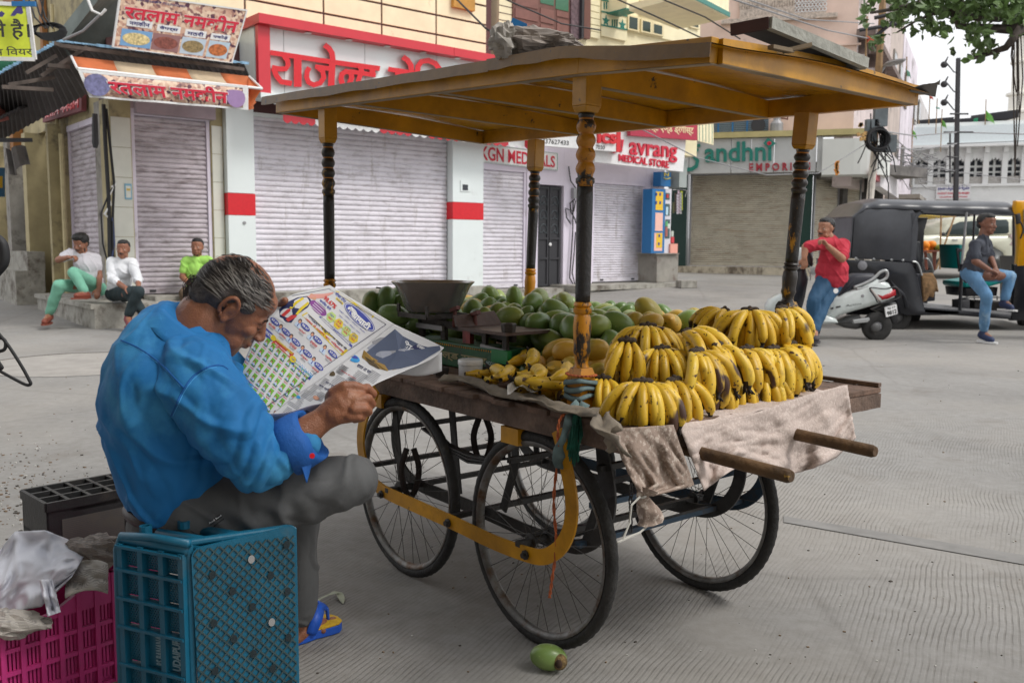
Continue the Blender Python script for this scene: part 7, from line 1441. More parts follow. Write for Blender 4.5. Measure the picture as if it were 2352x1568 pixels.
s_.build('hair_strands',M_hs[2],man,kind='stuff')
e=MB()
for q in(-1,1):
 for k in range(60):x_=rr_.uniform(.014,.045);c_=P(.088-(x_-.014)*.35,q*x_,.019+rr_.uniform(-.004,.004));e.tube([c_,c_+Rm@Vector((.004,q*.006,rr_.uniform(-.003,.004)))],.0007,3,cap=False)
e.build('eyebrow_hairs',M_hs[2],man,kind='stuff')
sb=MB();Yb=2.50
def sell(x,y,a,b,c,dY=0,rot=0):
 Rx=Matrix.Rotation(rot,3,'Y');sb.ell(WD(x,y,Yb+dY),(a*Yb/2090,b,c*Yb/2090),Rx,24,16)
def loft(mb,secs,n=36,sub=5):
 A=smoothpts([(q[0],q[1],q[2])for q in secs],sub);B=smoothpts([(q[3],q[4],q[5])for q in secs],sub);rows=[]
 for p_,q_ in zip(A,B):
  c=WD(p_.x,p_.y,Yb+q_.y);a_=p_.z*Yb/2090;ex=Vector((cos(q_.z),0,-sin(q_.z)))
  rows.append([c+ex*(a_*cos(t))+Vector((0,q_.x*(abs(sin(t))**.85)*(1 if sin(t)>0 else-1),0))for t in[2*pi*k/n for k in range(n)]])
 vs=[v for r_ in rows for v in r_];fs=[(i*n+k,i*n+(k+1)%n,(i+1)*n+(k+1)%n,(i+1)*n+k)for i in range(len(rows)-1)for k in range(n)]+[tuple(range(n))[::-1],tuple((len(rows)-1)*n+k for k in range(n))]
 mb.add(vs,fs)
loft(sb,[(424,1158,118,.19,0,.18),(420,1118,130,.20,0,.12),(410,1050,142,.212,0,.05),(402,980,148,.22,0,0),(403,905,150,.235,0,.12),(410,842,138,.24,0,.32),(420,792,112,.20,0,.6),(428,752,78,.135,0,.8),(436,735,62,.10,0,.8)])
sb.cap(WD(452,868,2.335),WD(535,985,2.29),.100,.086,20);sb.cap(WD(535,985,2.29),WD(592,1052,2.30),.086,.076,20);sb.cap(WD(592,1054,2.30),WD(684,1012,2.335),.070,.054,20)
sb.cap(WD(440,815,2.45),WD(455,868,2.33),.085,.095,20)
sb.cap(shF+Vector((-.03,0,-.01)),elF,.09,.066,16);sb.cap(elF,WD(602,850,2.90),.066,.055,14)
def shirt_disp(c):
 w_=man.location;q=c+w_*0
 d=.006*noise.noise(q*5)+.004*noise.noise(Vector((q.x*9+q.z*6,q.y*9,q.z*9)))
 el=(q-elN).length;d+=.012*math.exp(-(el/.17)**2)*abs(sin((q.x*1.1-q.z*.6)*52+3.5*noise.noise(q*8)));d-=.010*abs(noise.noise(Vector((q.x*7+q.z*3+3,q.y*6,q.z*3-q.x*2))))**.8;n1_=noise.noise(Vector((q.x*5+q.z*4,q.y*5,q.z*2.4-q.x*3)));n2_=noise.noise(Vector((q.x*11-q.z*3,q.y*9,q.z*5+q.x*4+7)));d+=.011*max(0,1-7*abs(n1_))+.005*max(0,1-6*abs(n2_));d+=.006*abs(noise.noise(Vector((q.x*18+q.z*9,q.y*14,q.z*7-q.x*8))))
 ar=(q-WD(420,960,2.3)).length;d+=.009*math.exp(-(ar/.22)**2)*abs(sin((q.x*.9+q.z*.5)*26+4*noise.noise(q*5)))
 wz=math.exp(-((q.z-.64)/.10)**2);d+=.004*wz*sin(q.x*46+q.z*20+5*noise.noise(q*7));d+=.004*abs(noise.noise(Vector((q.x*10+q.z*4,q.y*8,q.z*3.2))))
 cf_=math.exp(-((q-WD(680,1010,2.33)).length/.09)**2);d+=.004*cf_*sin(q.x*120)
 return d
shirt=blob('shirt',sb,.0055,M_bs,man,7,shirt_disp)
sbv=BVHTree.FromPolygons([(WM[man]@v.co)for v in shirt.data.vertices],[tuple(p_.vertices)for p_ in shirt.data.polygons])
def onto(tree,x,y,off=.001):
 d_=ray(x,y).normalized();h_=tree.ray_cast(C0,d_)
 return(h_[0]-d_*off)if h_[0]is not None else None
def seam(pts,r,mt,name='seam',tree=sbv):
 P_=[onto(tree,x,y,.0002)for x,y in[tuple(v)for v in[Vector((q.x,q.y))for q in smoothpts([(a,b,0)for a,b in pts],6)]]];P_=[q for q in P_ if q is not None]
 if len(P_)>2:m_=MB();m_.tube(P_,r,5);m_.build(name,mt,man)
M_seam=mat('shirt_seam',S(14,88,156),.8);M_stch=mat('shirt_stitch',S(70,150,210),.8)
seam([(278,781),(320,800),(372,838),(418,886),(424,888)],.0022,M_seam);seam([(500,838),(470,846),(440,868),(418,900),(404,930),(393,955)],.0024,M_seam);seam([(498,842),(472,850),(444,871),(422,902),(408,932),(397,955)],.0010,M_stch);seam([(278,785),(320,804),(372,842),(414,888)],.0010,M_stch)
seam([(500,838),(512,840),(524,848)],.0022,M_seam)
cf=MB();ax=(WD(742,962,2.36)-WD(600,1048,2.30)).normalized();s1_=ax.cross(Vector((0,1,0))).normalized();s2_=Vector((0,1,0));K_=28;rows=[]
cc=WD(708,1000,2.34)
for(off,r_,z_)in((-.066,.062,0),(-.055,.078,0),(-.02,.076,.0),(.006,.073,-.004),(.012,.068,-.006),(.004,.060,-.003),(-.03,.050,0)):
 rows.append([cc+ax*off+s1_*(r_*cos(a)*(1.0 if cos(a)>0 else 1.0)+0)+s2_*(r_*.85*sin(a))+ax*(.012*sin(a*3))*(1 if r_>.07 else 0)+Vector((0,0,z_))for a in[2*pi*j/K_ for j in range(K_)]])
vs=[v for row in rows for v in row];cf.add(vs,[(i*K_+j,i*K_+(j+1)%K_,(i+1)*K_+(j+1)%K_,(i+1)*K_+j)for i in range(len(rows)-1)for j in range(K_)]);cf.build('rolled_cuff',M_cuff,man,smooth=True)
cp=MB();cp.grid(lambda u,v:WD((688+30*u)*(1-v)+703*v,(1062-10*u)*(1-v)+1108*v,2.285+.02*u),6,6,.003);cp.build('cuff_flap',M_cuff,man,smooth=True);cp=MB();cp.lathe([(.007,0),(.007,.003)],WD(717,1046,2.255),10,(0.2,-1,0));cp.build('button',M_red,man)
cl=MB();bk,fr_=WD(372,702,2.50),WD(513,796,2.47);cn=(bk+fr_)/2;A_=(fr_-bk)/2;B_=Vector((0,.118,0));nn_=A_.normalized().cross(Vector((0,-1,0))).normalized()
if nn_.z<0:nn_=-nn_
K_=40;rows=[]
for(ka,kb2,dz)in((.93,.80,-.006),(.98,.88,.014),(1.04,1.0,.010),(1.10,1.16,-.022),(1.17,1.30,-.034)):
 rows.append([cn+A_*(ka*cos(a))+B_*(kb2*sin(a))+nn_*(dz-.008*cos(a)*(dz<0))for a in[2*pi*j/K_+pi/K_ for j in range(K_)]])
vs=[v for row in rows for v in row];gap={K_-1}
cl.add(vs,[(i*K_+j,i*K_+(j+1)%K_,(i+1)*K_+(j+1)%K_,(i+1)*K_+j)for i in range(len(rows)-1)for j in range(K_)if j not in gap]);co_=cl.build('collar',M_bs,man,smooth=True);so4=co_.modifiers.new('s','SOLIDIFY');so4.thickness=.003
tb=MB();tb.ell(WD(432,1182,2.50),(.135,.185,.098),None,24,16);tb.ell(WD(400,1195,2.50),(.115,.175,.085),None,24,16)
tb.cap(WD(440,1182,2.40),WD(600,1160,2.41),.102,.092,22);tb.cap(WD(600,1160,2.41),WD(800,1102,2.44),.092,.070,22);tb.cap(WD(800,1102,2.44),WD(814,1104,2.50),.066,.066,20);tb.cap(WD(806,1108,2.48),WD(660,1160,2.80),.068,.052,18)
tb.cap(WD(450,1180,2.62),WD(690,1135,2.72),.098,.072,20);tb.cap(WD(688,1130,2.73),WD(684,1260,2.78),.070,.060,20);tb.cap(WD(684,1260,2.78),WD(684,1392,2.84),.060,.066,20)
def trd(c):
 q=c;d=.005*noise.noise(q*6)
 hp=math.exp(-((q-WD(560,1130,2.33)).length/.13)**2);d+=.005*hp*sin((q.x*.8+q.z*1.2)*60+3*noise.noise(q*9))
 kn=math.exp(-((q-WD(720,1150,2.38)).length/.10)**2);d+=.005*kn*sin((q.x*1.2-q.z*.3)*60+3*noise.noise(q*9))
 n1_=noise.noise(Vector((q.x*6+q.z*5,q.y*6,q.z*4-q.x*3)));d+=.005*abs(noise.noise(Vector((q.x*14,q.y*14,q.z*5))))+.006*max(0,1-9*abs(n1_))
 return d
trs=blob('trousers',tb,.0055,M_gt,man,6,trd)
bt=MB();c_=WD(425,1166,2.50);bt.tube([c_+Vector((.140*cos(a),.185*sin(a),-.012*cos(a)+.008*sin(a*2)))for a in[2*pi*j/30 for j in range(30)]],.016,8,closed=True,flat=1.0);bt.build('belt',mat('belt_brown',S(48,34,32),.5),man,smooth=True)
tbv=BVHTree.FromPolygons([(WM[man]@v.co)for v in trs.data.vertices],[tuple(p_.vertices)for p_ in trs.data.polygons])
def decal(tree,poly,mt,name,off=.0012,par=man):
 P_=[onto(tree,x,y,off)for x,y in poly]
 if any(q is None for q in P_):return None
 m_=MB();m_.add(P_,[tuple(range(len(P_)))]);return m_.build(name,mt,par)
lb=decal(tbv,[(479,1199),(507,1179),(511,1186),(483,1206)],M_blk,'pocket_label',.004)
if lb:
 vs,fs=text_polys('Red Soul',.01);q_=[(482,1203),(509,1184),(507,1181),(480,1199)];Q=[Vector((a,b,0))for a,b in q_];m_=MB();P_=[onto(tbv,*bil(Q,u,v).xy,.0055)for u,v in vs];m_.add(P_,fs);m_.build('label_lettering',M_whitep,man)
seam([(438,1218),(470,1230),(495,1205),(515,1190)],.0014,mat('trouser_seam',S(50,52,56),.8),'pocket_seam',tbv)
M_sy,M_sb=mat('yellow_footbed',S(206,166,30),.7,.2,40,.5,120),mat('blue_sandal',S(28,82,180),.5,.1,10)
heel,toe=WD(655,1482,2.84),WD(775,1440,2.985);heel.z=toe.z=.0;fdv=(toe-heel).normalized();fs_=Vector((-fdv.y,fdv.x,0));Ls=(toe-heel).length
outl=[(0,.018),(.06,.034),(.25,.036),(.45,.036),(.7,.048),(.88,.046),(.98,.026),(1.01,0),(.98,-.03),(.88,-.044),(.7,-.042),(.45,-.034),(.25,-.036),(.06,-.034),(0,-.018)]
for nm,z0,z1,mt in(('sandal_sole',.002,.030,M_sb),('sandal_footbed',.030,.038,M_sy)):
 s_=MB();s_.prism(outl,lambda x,y,z:heel+fdv*(x*Ls)+fs_*(y*1.12)+Vector((0,0,z)),z0,z1);s_.build(nm,mt,man,bevel=.003)
s_=MB();tp_=heel+fdv*(Ls*.80)+Vector((0,0,.075));
for q in(-1,1):ribbon(s_,smoothpts([tp_,heel+fdv*(Ls*.62)+fs_*(q*.022)+Vector((0,0,.100)),heel+fdv*(Ls*.44)+fs_*(q*.050)+Vector((0,0,.075)),heel+fdv*(Ls*.33)+fs_*(q*.046)+Vector((0,0,.03))],4),[.014,.017,.02,.024,.028,.03,.034,.036,.038,.038,.038,.036,.034],.005,(fs_*q+Vector((0,0,.5))))
s_.cap(tp_,heel+fdv*(Ls*.82)+Vector((0,0,.036)),.006,.006,8);s_.build('sandal_strap',M_sb,man,smooth=True)
npth=thing('newspaper',WD(740,850,2.5),'open Hindi newspaper full of small student portraits held by the reading man','newspaper')
def c7(x,y):return(516.8+x/4.2,631.7+y/4.2)
def curve(P,t):
 sp2=curve.cache.setdefault(id(P),smoothpts(P,8));n=len(sp2)-1;i=min(int(t*n),n-1);return sp2[i].lerp(sp2[i+1],t*n-i)
curve.cache={}
pl1=[(757,655,2.86),(704,668,2.82),(650,690,2.775),(592,768,2.72),(556,842,2.66),(536,900,2.62)];pr1=[(905,744,2.80),(852,786,2.76),(790,832,2.71),(724,880,2.66),(660,924,2.61),(612,962,2.57)]
pr2=[(1020,798,2.76),(990,824,2.70),(905,862,2.58),(855,886,2.48),(790,935,2.46),(700,994,2.45)]
def mkpage(A,B,sag,name,mt,th=.0008,rip=0):
 def fn(u,v):
  a,b=curve(A,v),curve(B,v);q=a.lerp(b,u);z=q.z+sag*sin(pi*u)+rip*sin(u*8+v*5)*u
  return WD(q.x,q.y+rip*60*sin(u*7+v*2)*u,z)
 m_=MB();m_.grid(fn,40,60,th);o=m_.build(name,mt,npth,smooth=True)
 return o,BVHTree.FromPolygons([Vector(v)for v in m_.v],m_.f),fn
M_pap=mat('newspaper_paper',S(206,206,208),.8,.03,8,.1,30)
pg1,B1,f1_=mkpage(pl1,pr1,-.035,'page',M_pap);pg2,B2,f2_=mkpage(pr1,pr2,.03,'page',M_pap,rip=.012)
m_=MB();m_.grid(lambda u,v:WD(1015-130*v+0*u,808+u*44+v*(22-u*8)+6*sin(v*5),2.74),6,14,.001);pg3=m_.build('page',M_pap,npth,smooth=True);B3=BVHTree.FromPolygons([Vector(v)for v in m_.v],m_.f)
m_=MB();m_.grid(lambda u,v:WD(618+(150-10*v)*u,988-30*u-38*v*(1-u*.2)+4*sin(u*6),2.43-.04*v),16,5,.001);pg4=m_.build('page',mat('paper_lavender',S(186,180,196),.8,.05,6),npth,smooth=True);B4=BVHTree.FromPolygons([Vector(v)for v in m_.v],m_.f)
INK={}
def ink(nm,c):INK[nm]=flat('ink_'+nm,c,.7);return INK[nm]
for nm,c in(('blue',S(60,72,160)),('dblue',S(34,40,84)),('yel',S(214,190,40)),('red',S(196,60,60)),('green',S(112,170,50)),('lgreen',S(180,204,120)),('purple',S(130,60,140)),('cyan',S(60,150,210)),('peach',S(206,150,124)),('hair',S(40,30,34)),('shirt',S(190,206,226)),('white',S(224,224,226)),('grey',S(140,140,146)),('sky',S(78,88,112)),('cloud',S(150,154,168)),('field',S(150,120,60)),('fieldd',S(84,70,46)),('pink',S(214,150,140))):ink(nm,c)
BUF={}
def D2(mt,poly,tree=B1,lay=1,dense=0):
 pts=[]
 for i in range(len(poly)):
  a,b=Vector(poly[i]),Vector(poly[(i+1)%len(poly)]);k=max(1,int((b-a).length/45))
  for j in range(k):pts.append(a.lerp(b,j/k))
 mb=BUF.setdefault((mt,id(tree)),MB());P_=[onto(tree,*c7(q.x,q.y),.0006+.00035*lay)for q in pts]
 P_=[q for q in P_ if q is not None]
 if len(P_)<3:return
 cx=sum((q.x for q in pts))/len(pts);cy=sum((q.y for q in pts))/len(pts);c_=onto(tree,*c7(cx,cy),.0006+.00035*lay)
 if c_ is None:return
 n=len(P_);mb.add(P_+[c_],[(i,(i+1)%n,n)for i in range(n)])
DX,DY=Vector((.745,.667)),Vector((-.60,.80))
def fr(cx,cy,pts,k=1.0):return[(cx+(DX.x*x+DY.x*y)*k,cy+(DX.y*x+DY.y*y)*k)for x,y in pts]
def DR(mt,cx,cy,w_,h_,tree=B1,lay=1):D2(mt,fr(cx,cy,[(-w_/2,-h_/2),(w_/2,-h_/2),(w_/2,h_/2),(-w_/2,h_/2)]),tree,lay)
def DE(mt,cx,cy,rx,ry,tree=B1,lay=1,n=14):D2(mt,fr(cx,cy,[(rx*cos(2*pi*k/n),ry*sin(2*pi*k/n))for k in range(n)]),tree,lay)
def DT(mt,s_,cx,cy,w_,h_,tree=B1,lay=3,bold=.02):
 vs,fs=text_polys(s_,bold);P_=[]
 for u,v in vs:
  q=fr(cx,cy,[((u-.5)*w_,(.5-v)*h_)])[0];h2=onto(tree,*c7(*q),.0006+.00035*lay)
  if h2 is None:return
  P_.append(h2)
 BUF.setdefault((mt,id(tree)),MB()).add(P_,fs)
I=INK
rp_=random.Random(5)
D2(I['dblue'],[(520,330),(600,260),(700,215),(800,200),(835,250),(800,310),(700,380),(640,460),(590,450),(500,390)])
for a in([(620,315),(680,255),(750,212),(765,228),(700,270),(645,325)],[(680,375),(730,310),(800,255),(812,275),(745,335),(700,385)]):D2(I['yel'],a,lay=2)
for a in([(540,385),(600,330),(630,322),(632,345),(570,400)],[(585,425),(640,385),(690,385),(690,402),(610,450)]):D2(I['red'],a,lay=2)
D2(I['pink'],[(790,205),(860,182),(950,180),(1040,165),(1050,175),(960,220),(900,225),(830,228)],lay=2);DE(I['peach'],850,208,38,22,lay=3);D2(I['white'],[(520,330),(500,390),(560,420),(590,470),(470,400)],lay=2)
D2(I['yel'],[(1062,152),(1100,158),(1440,395),(1425,412)]);DT(I['red'],'सर्वश्रेष्ठ शिक्षा का केन्द्र',1250,285,380,16)
DT(I['red'],'98.67%',1015,262,150,46,bold=.04);DT(I['blue'],'सीकर टॉपर',1118,215,130,36);DT(I['blue'],'कनिका सैनी',970,285,140,32);DR(I['yel'],1105,250,90,22);DT(I['blue'],'X Class',1105,250,70,14);DT(I['grey'],'साइंस सीकर',940,300,90,20)
DE(I['purple'],900,318,100,46,n=18)
for k in range(4):DR(I['white'],905-k*14+14,290+k*17,120,5,lay=2)
D2(I['yel'],[(740,385),(790,358),(1190,728),(1130,778)])
for k,(t_,c_)in enumerate((('सम्पूर्ण एजुकेशन ग्रुप में',I['dblue']),('भारत में नम्बर एक विद्यालय',I['red']))):DT(c_,t_,985-k*24,550+k*32,500,30,bold=.03)
for k in range(3):DT(I['grey'],'आपके बच्चे की पढ़ाई का विश्वास और संस्कार',1040-k*0+20*k,560-k*45+0*k,420,14,bold=0)if k else None
D2(I['blue'],[(905,400),(925,398),(1232,680),(1222,698)]);DT(I['white'],'शेखावाटी स्कूल सीकर',1068,545,330,11)
DE(I['blue'],1298,405,190,62,n=28);DE(I['white'],1298,405,182,55,lay=2,n=28);DE(I['blue'],1298,405,176,50,lay=3,n=28);DT(I['white'],'शेखावाटी',1290,412,290,72,lay=5,bold=.05)
for k in range(3):DT(I['blue'],'स्कूल • कॉलेज • हॉस्टल • कोचिंग',1225-k*22,445+k*30,330-k*60,14,bold=.01)
for(x,y,c_,a,b)in((1025,405,I['lgreen'],'100+','MERIT'),(1095,470,I['yel'],'36','95%'),(1170,540,I['lgreen'],'121','90%'),(1240,605,I['yel'],'ARTS','SCIENCE')):
 D2(c_,fr(x,y,[(52*cos(pi/3*k),52*sin(pi/3*k))for k in range(6)]),lay=2);DT(I['red']if a in('36','121')else I['blue'],a,x+8,y-14,52,22);DT(I['red'],b,x-8,y+14,50,20)
def portrait(x,y,k,shirt=I['shirt'],tie=True):
 D2(shirt,fr(x,y,[(-30,60),(-34,30),(-14,14),(14,14),(30,30),(34,60)],k),lay=2);DE(I['hair'],x,y-8*k,19*k,22*k,lay=3,n=10);DE(I['peach'],x-3*k,y-2*k,14*k,17*k,lay=4,n=10)
 if tie:D2(I['blue'],fr(x,y,[(-3,16),(3,16),(5,50),(-4,50)],k),lay=3)
for(x,y)in((725,450),(845,575),(965,700),(540,500),(640,595),(750,705),(858,815)):portrait(x,y,.98)
for(x,y,t_)in((480,448,'97.50'),(775,500,'98.67'),(590,548,'97.33'),(895,625,'97.67'),(685,645,'97.33'),(1040,760,'97.50'),(795,755,'97.33'),(905,878,'97.20')):DE(I['blue'],x,y,56,24,lay=3,n=14);DT(I['white'],t_,x,y,78,22,lay=5)
for(x,y,t_)in((455,490,'सोनिया'),(745,545,'ज्योति'),(555,585,'प्रियंका'),(855,665,'राजपाल'),(655,685,'पायल'),(1000,800,'महिमा'),(765,795,'रेणुका'),(870,915,'अर्चना')):DT(I['red'],t_,x,y,84,26);DT(I['grey'],'अग्रवाल',x-14,y+24,60,16)
D2(I['blue'],[(365,500),(395,505),(470,575),(450,640),(340,545)]);DT(I['white'],'HAWATI',405,555,110,30,bold=.03);DE(I['yel'],465,605,32,26,lay=3)
D2(I['red'],[(480,618),(668,755),(638,808),(445,660)]);DT(I['yel'],'SHEKHAWATI E LIBRARY',575,690,215,24,bold=.04);DT(I['white'],'FOR ALL COMPETITION EXAMS',555,715,190,12,bold=.01);DT(I['white'],'LIBRARY WITH BEST FACULTY',545,733,180,10,bold=.01)
DE(I['yel'],655,810,36,30,lay=3);DT(I['blue'],'भर्ती',655,812,40,18,lay=4)
D2(I['cyan'],[(680,800),(852,965),(818,1012),(620,838)]);DT(I['white'],'SHEKHAWATI',765,892,205,34,lay=4,bold=.04);DT(I['white'],'DEFENCE ACADEMY',742,920,190,20,lay=4,bold=.03);D2(I['blue'],[(630,838),(640,828),(830,990),(818,1012)],lay=2)
for r_ in range(6):
 for c_ in range(9):
  x,y=350+c_*53-r_*60,600+c_*48+r_*97
  if r_==5 and c_<2:continue
  D2(I['green'],fr(x,y,[(-20,-42),(24,-42),(24,40),(-20,40)],.98));portrait(x+2,y-4,.55,I['shirt'],False);DT(I['blue'],'96.50',x-8,y+26,44,15,lay=5);DT(I['red'],rp_.choice(('पूजा','अनिल','निशा','सुरेश','कविता')),x-24,y+52,46,13,lay=2)
D2(I['cyan'],[(112,925),(132,922),(385,1180),(368,1205)]);DT(I['white'],'Regular Course, Best Faculty',248,1060,330,12)
for r_ in range(7):
 for c_ in range(7):DR(I['grey'],120+c_*34-r_*5,960+c_*34+r_*26,12,5)if(r_+c_)%3 else None
for(a,b)in(((130,900),(378,1178)),((282,1262),(378,1180))):D2(I['cyan'],[a,b,(b[0]+3,b[1]+4),(a[0]+3,a[1]+4)])
D2(I['lgreen'],fr(352,1256,[(56*cos(pi/3*k),50*sin(pi/3*k))for k in range(6)]));DT(I['red'],'प्रवेश',352,1250,56,20);DT(I['blue'],'प्रारम्भ',345,1272,56,14)
for k,t_ in enumerate(('विद्यालय','डी एल एड','स्कूल')):DT(I['red']if k else I['blue'],t_,250-6*k,1240+k*24,70,18)
for(a,b)in(((1005,132),(1555,475)),((1555,475),(262,1362)),((560,215),(1005,132))):
 d_=(Vector(b)-Vector(a)).normalized();n2_=Vector((-d_.y,d_.x))*2.2;D2(I['dblue'],[tuple(Vector(a)+n2_),tuple(Vector(b)+n2_),tuple(Vector(b)-n2_),tuple(Vector(a)-n2_)])
DX,DY=Vector((.86,.50)),Vector((-.66,.75))
D2(I['sky'],[(1590,485),(1640,520),(1720,590),(1900,680),(1990,700),(2070,680),(2080,720),(1850,860),(1700,900),(1560,920),(1400,860),(1300,720)],B2)
D2(I['cloud'],[(1480,620),(1560,640),(1620,700),(1600,780),(1520,800),(1440,770),(1370,700)],B2,2);D2(I['cloud'],[(1600,560),(1660,600),(1640,640),(1580,610)],B2,2)
D2(I['field'],[(1300,722),(1340,720),(1420,790),(1520,850),(1600,870),(1570,925),(1480,900),(1390,850),(1320,790)],B2,2);D2(I['fieldd'],[(1330,770),(1400,790),(1500,870),(1560,900),(1480,905),(1390,858)],B2,3)
D2(I['white'],[(1600,850),(1680,770),(1720,775),(1700,830),(1640,870),(1560,920)],B2,3);DE(I['yel'],1735,745,15,10,B2,4);D2(I['grey'],[(1420,640),(1500,600),(1590,600),(1660,680),(1640,760),(1540,790),(1440,760)],B2,1);D2(I['cloud'],[(1660,700),(1740,690),(1800,730),(1740,760),(1680,750)],B2,2);D2(I['dblue'],[(1740,620),(1860,680),(1960,700),(1900,740),(1800,700)],B2,2);D2(I['field'],[(1560,900),(1640,860),(1750,830),(1840,850),(1720,890),(1620,915)],B2,2);DT(I['white'],'तिका',1745,665,130,66,B2,4,.03);DT(I['white'],'जिसका नमस्कार',1700,715,100,12,B2,4,0);DT(I['white'],'राजस्थान',1900,710,120,40,B2,4,.02)
DE(I['cyan'],1240,800,66,36,B2,2);DE(I['blue'],1250,790,40,16,B2,3);DE(I['fieldd'],1015,940,52,30,B2,2);DE(I['field'],1000,935,30,16,B2,3);DE(I['green'],700,1150,60,26,B2,2);DE(I['cyan'],690,1165,44,18,B2,3);DE(I['peach'],620,1200,34,18,B2,3);DE(I['peach'],880,1183,32,20,B2,3)
for(t_,x,y,w_,h_,c_)in(('बादल आ चल',1340,905,150,34,'dblue'),('लाभ ऐसी हमारा',1050,1075,180,30,'dblue'),('काम क्यों रोक रहे',990,1105,190,30,'dblue'),('होगी वे आ',530,1295,120,34,'green'),('सीएनजी की सप्लाई',1190,960,170,16,'red'),('मौसम',1070,870,50,16,'red')):DT(I[c_],t_,x,y,w_,h_,B2,3,.02)
for(x0,y0,w_,n_)in((1160,880,90,7),(1330,945,130,9),(1460,940,120,8),(1130,990,120,8),(1230,1000,100,6),(960,990,120,9),(870,1040,120,9),(850,1110,130,8),(760,1130,110,7),(950,1140,90,6),(560,1220,120,7),(450,1300,130,8),(360,1370,130,7),(700,1210,130,6),(600,1270,130,6)):
 for k in range(n_):DR(I['grey'],x0+DY.x*k*15,y0+DY.y*k*15,w_*rp_.uniform(.82,1),5.5,B2,1)
for k in range(12):DR(I['grey'],1690+k*16,930-k*8,60,3,B3,1)
for k in range(9):DR(I['grey'],560+k*22,1440-k*10,10,70,B4,1)
DT(I['dblue'],'नहीं',735,1355,80,44,B4,3,.03);DT(I['dblue'],'करार',800,1330,70,34,B4,3,.03);DR(I['cyan'],470,1420,14,30,B4,2);DR(I['purple'],480,1450,14,26,B4,2)
for(mt,tid),mb in BUF.items():
 par=pg1 if tid==id(B1)else pg2 if tid==id(B2)else pg3 if tid==id(B3)else pg4
 mb.build('print',mt,par,kind='stuff')
def x2(x,y):return(x/2.9257,1062.3+y/2.9257)
M_teal2=mat('teal_plastic',S(14,92,120),.45,.12,5,.1,60,dirt=((.09,.12,.12),.55,7,(1,1,1),.3));M_teald=mat('teal_plastic_grime',S(52,74,78),.6,.25,10)
tcr=thing('teal_crate',(-.85,2.4,0),'teal plastic banana crate standing on end under the reading man','crate')
Ht=.572;E_=GH(432,1244,Ht);E_.z=0;va_,vb_=Vector((.232,.128,0)),Vector((-.208,.090,0))
def TP(s,t,z,o=0):
 return E_+va_*s+vb_*t+Vector((0,0,z))
na=Vector((va_.y,-va_.x,0)).normalized();nb2=Vector((-vb_.y,vb_.x,0)).normalized()
if na.dot(-E_)<0:na=-na
if nb2.dot(-E_)<0:nb2=-nb2
p=MB();rx=.06;pts=[]
for cx,cz,a0 in((.08/.265*.5,.05,180),(1-.06,.04,270),(1-.06,Ht-.03,0),(.10,Ht-.05,90)):
 for k in range(5):a=radians(a0+22.5*k);pts.append((cx*1+.09*cos(a),cz+.035*sin(a)))
pts=[(min(1,max(0.02,x)),z)for x,z in pts]
p.prism(pts,lambda x,y,z:TP(x,0,y)+na*z,.0,.008);pan=p.build('base_panel',M_teal2,tcr)
L_a=va_.length;p=MB()
def clipdiag(c,sgn,x0,x1,z0,z1):
 m_=1.12*sgn;P_=[]
 for x in(x0,x1):
  z=m_*x+c
  if z0<=z<=z1:P_.append((x,z))
 for z in(z0,z1):
  x=(z-c)/m_
  if x0<x<x1:P_.append((x,z))
 return P_[:2]if len(P_)>=2 else None
for sgn in(1,-1):
 c=-.4
 while c<1.2:
  q=clipdiag(c,sgn,.012,L_a-.006,.02,Ht-.02)
  if q:a_,b_=[TP(x/L_a,0,z)+na*(.0095+.0003*(sgn>0))for x,z in q];p.bar(a_,b_,.0035,.003,up=na)
  c+=.0265
p.build('diamond_ribs',M_teald,pan,kind='stuff')
rc=random.Random(6);
for i in range(8):
 for j,sx in enumerate((.2,.38,.56,.74,.9)):
  if(i+j)%2==0:continue
  p=MB();c=TP(sx,0,.05+.062*i+.012*j)+na*.0135;p.add([c+va_.normalized()*(.0085*cos(a))+Vector((0,0,.011*sin(a)))for a in[2*pi*k/10 for k in range(10)]],[tuple(range(10))]);p.build('drain_hole',flat('hole_dark',(.01,.02,.025),.8)if rc.random()<.8 else flat('hole_light',(.3,.3,.3),.8),pan)
p=MB()
for(s0,s1,z0,z1)in((-.01,.05,0,Ht),(.97,1.02,0,Ht),(0,1,Ht-.012,Ht+.004)):p.box8([TP(s0,.0,z0)+na*.0,TP(s1,.0,z0),TP(s1,.12,z0),TP(s0,.12,z0),TP(s0,0,z1),TP(s1,0,z1),TP(s1,.12,z1),TP(s0,.12,z1)])
p.build('edge_frame',M_teal2,tcr,bevel=.006)
colx=[.06,.34,.64,.94];rows_=[0,.075,.15,.225,.325,.40,.475,.535]
p=MB()
for cx in colx:a_,b_=TP(0,cx,0),TP(0,cx,Ht-.03);p.bar(a_+nb2*.004,b_+nb2*.004,.016,.022,up=nb2)
p.build('upright_rib',M_teal2,tcr,kind='stuff')
for z in rows_:p=MB();p.bar(TP(0,.04,z+.0)+nb2*.006,TP(0,.99,z)+nb2*.006,.026,.007,up=(0,0,1));p.build('shelf_rib',M_teal2,tcr)
p=MB();p.box8([TP(0,.04,.23)+nb2*.0,TP(0,.62,.23),TP(0,.62,.32),TP(0,.04,.32),TP(0,.04,.23)-nb2*.006,TP(0,.62,.23)-nb2*.006,TP(0,.62,.32)-nb2*.006,TP(0,.04,.32)-nb2*.006]);npn=p.build('name_panel',M_teal2,tcr)
p=MB()
q=[TP(0,.385,.238)+nb2*.001,TP(0,.385,.315)+nb2*.001,TP(0,.50,.315)+nb2*.001,TP(0,.50,.238)+nb2*.001];put_text(p,'RS BANANA',[q[0],q[1],q[2],q[3]],nb2,.002,.04)
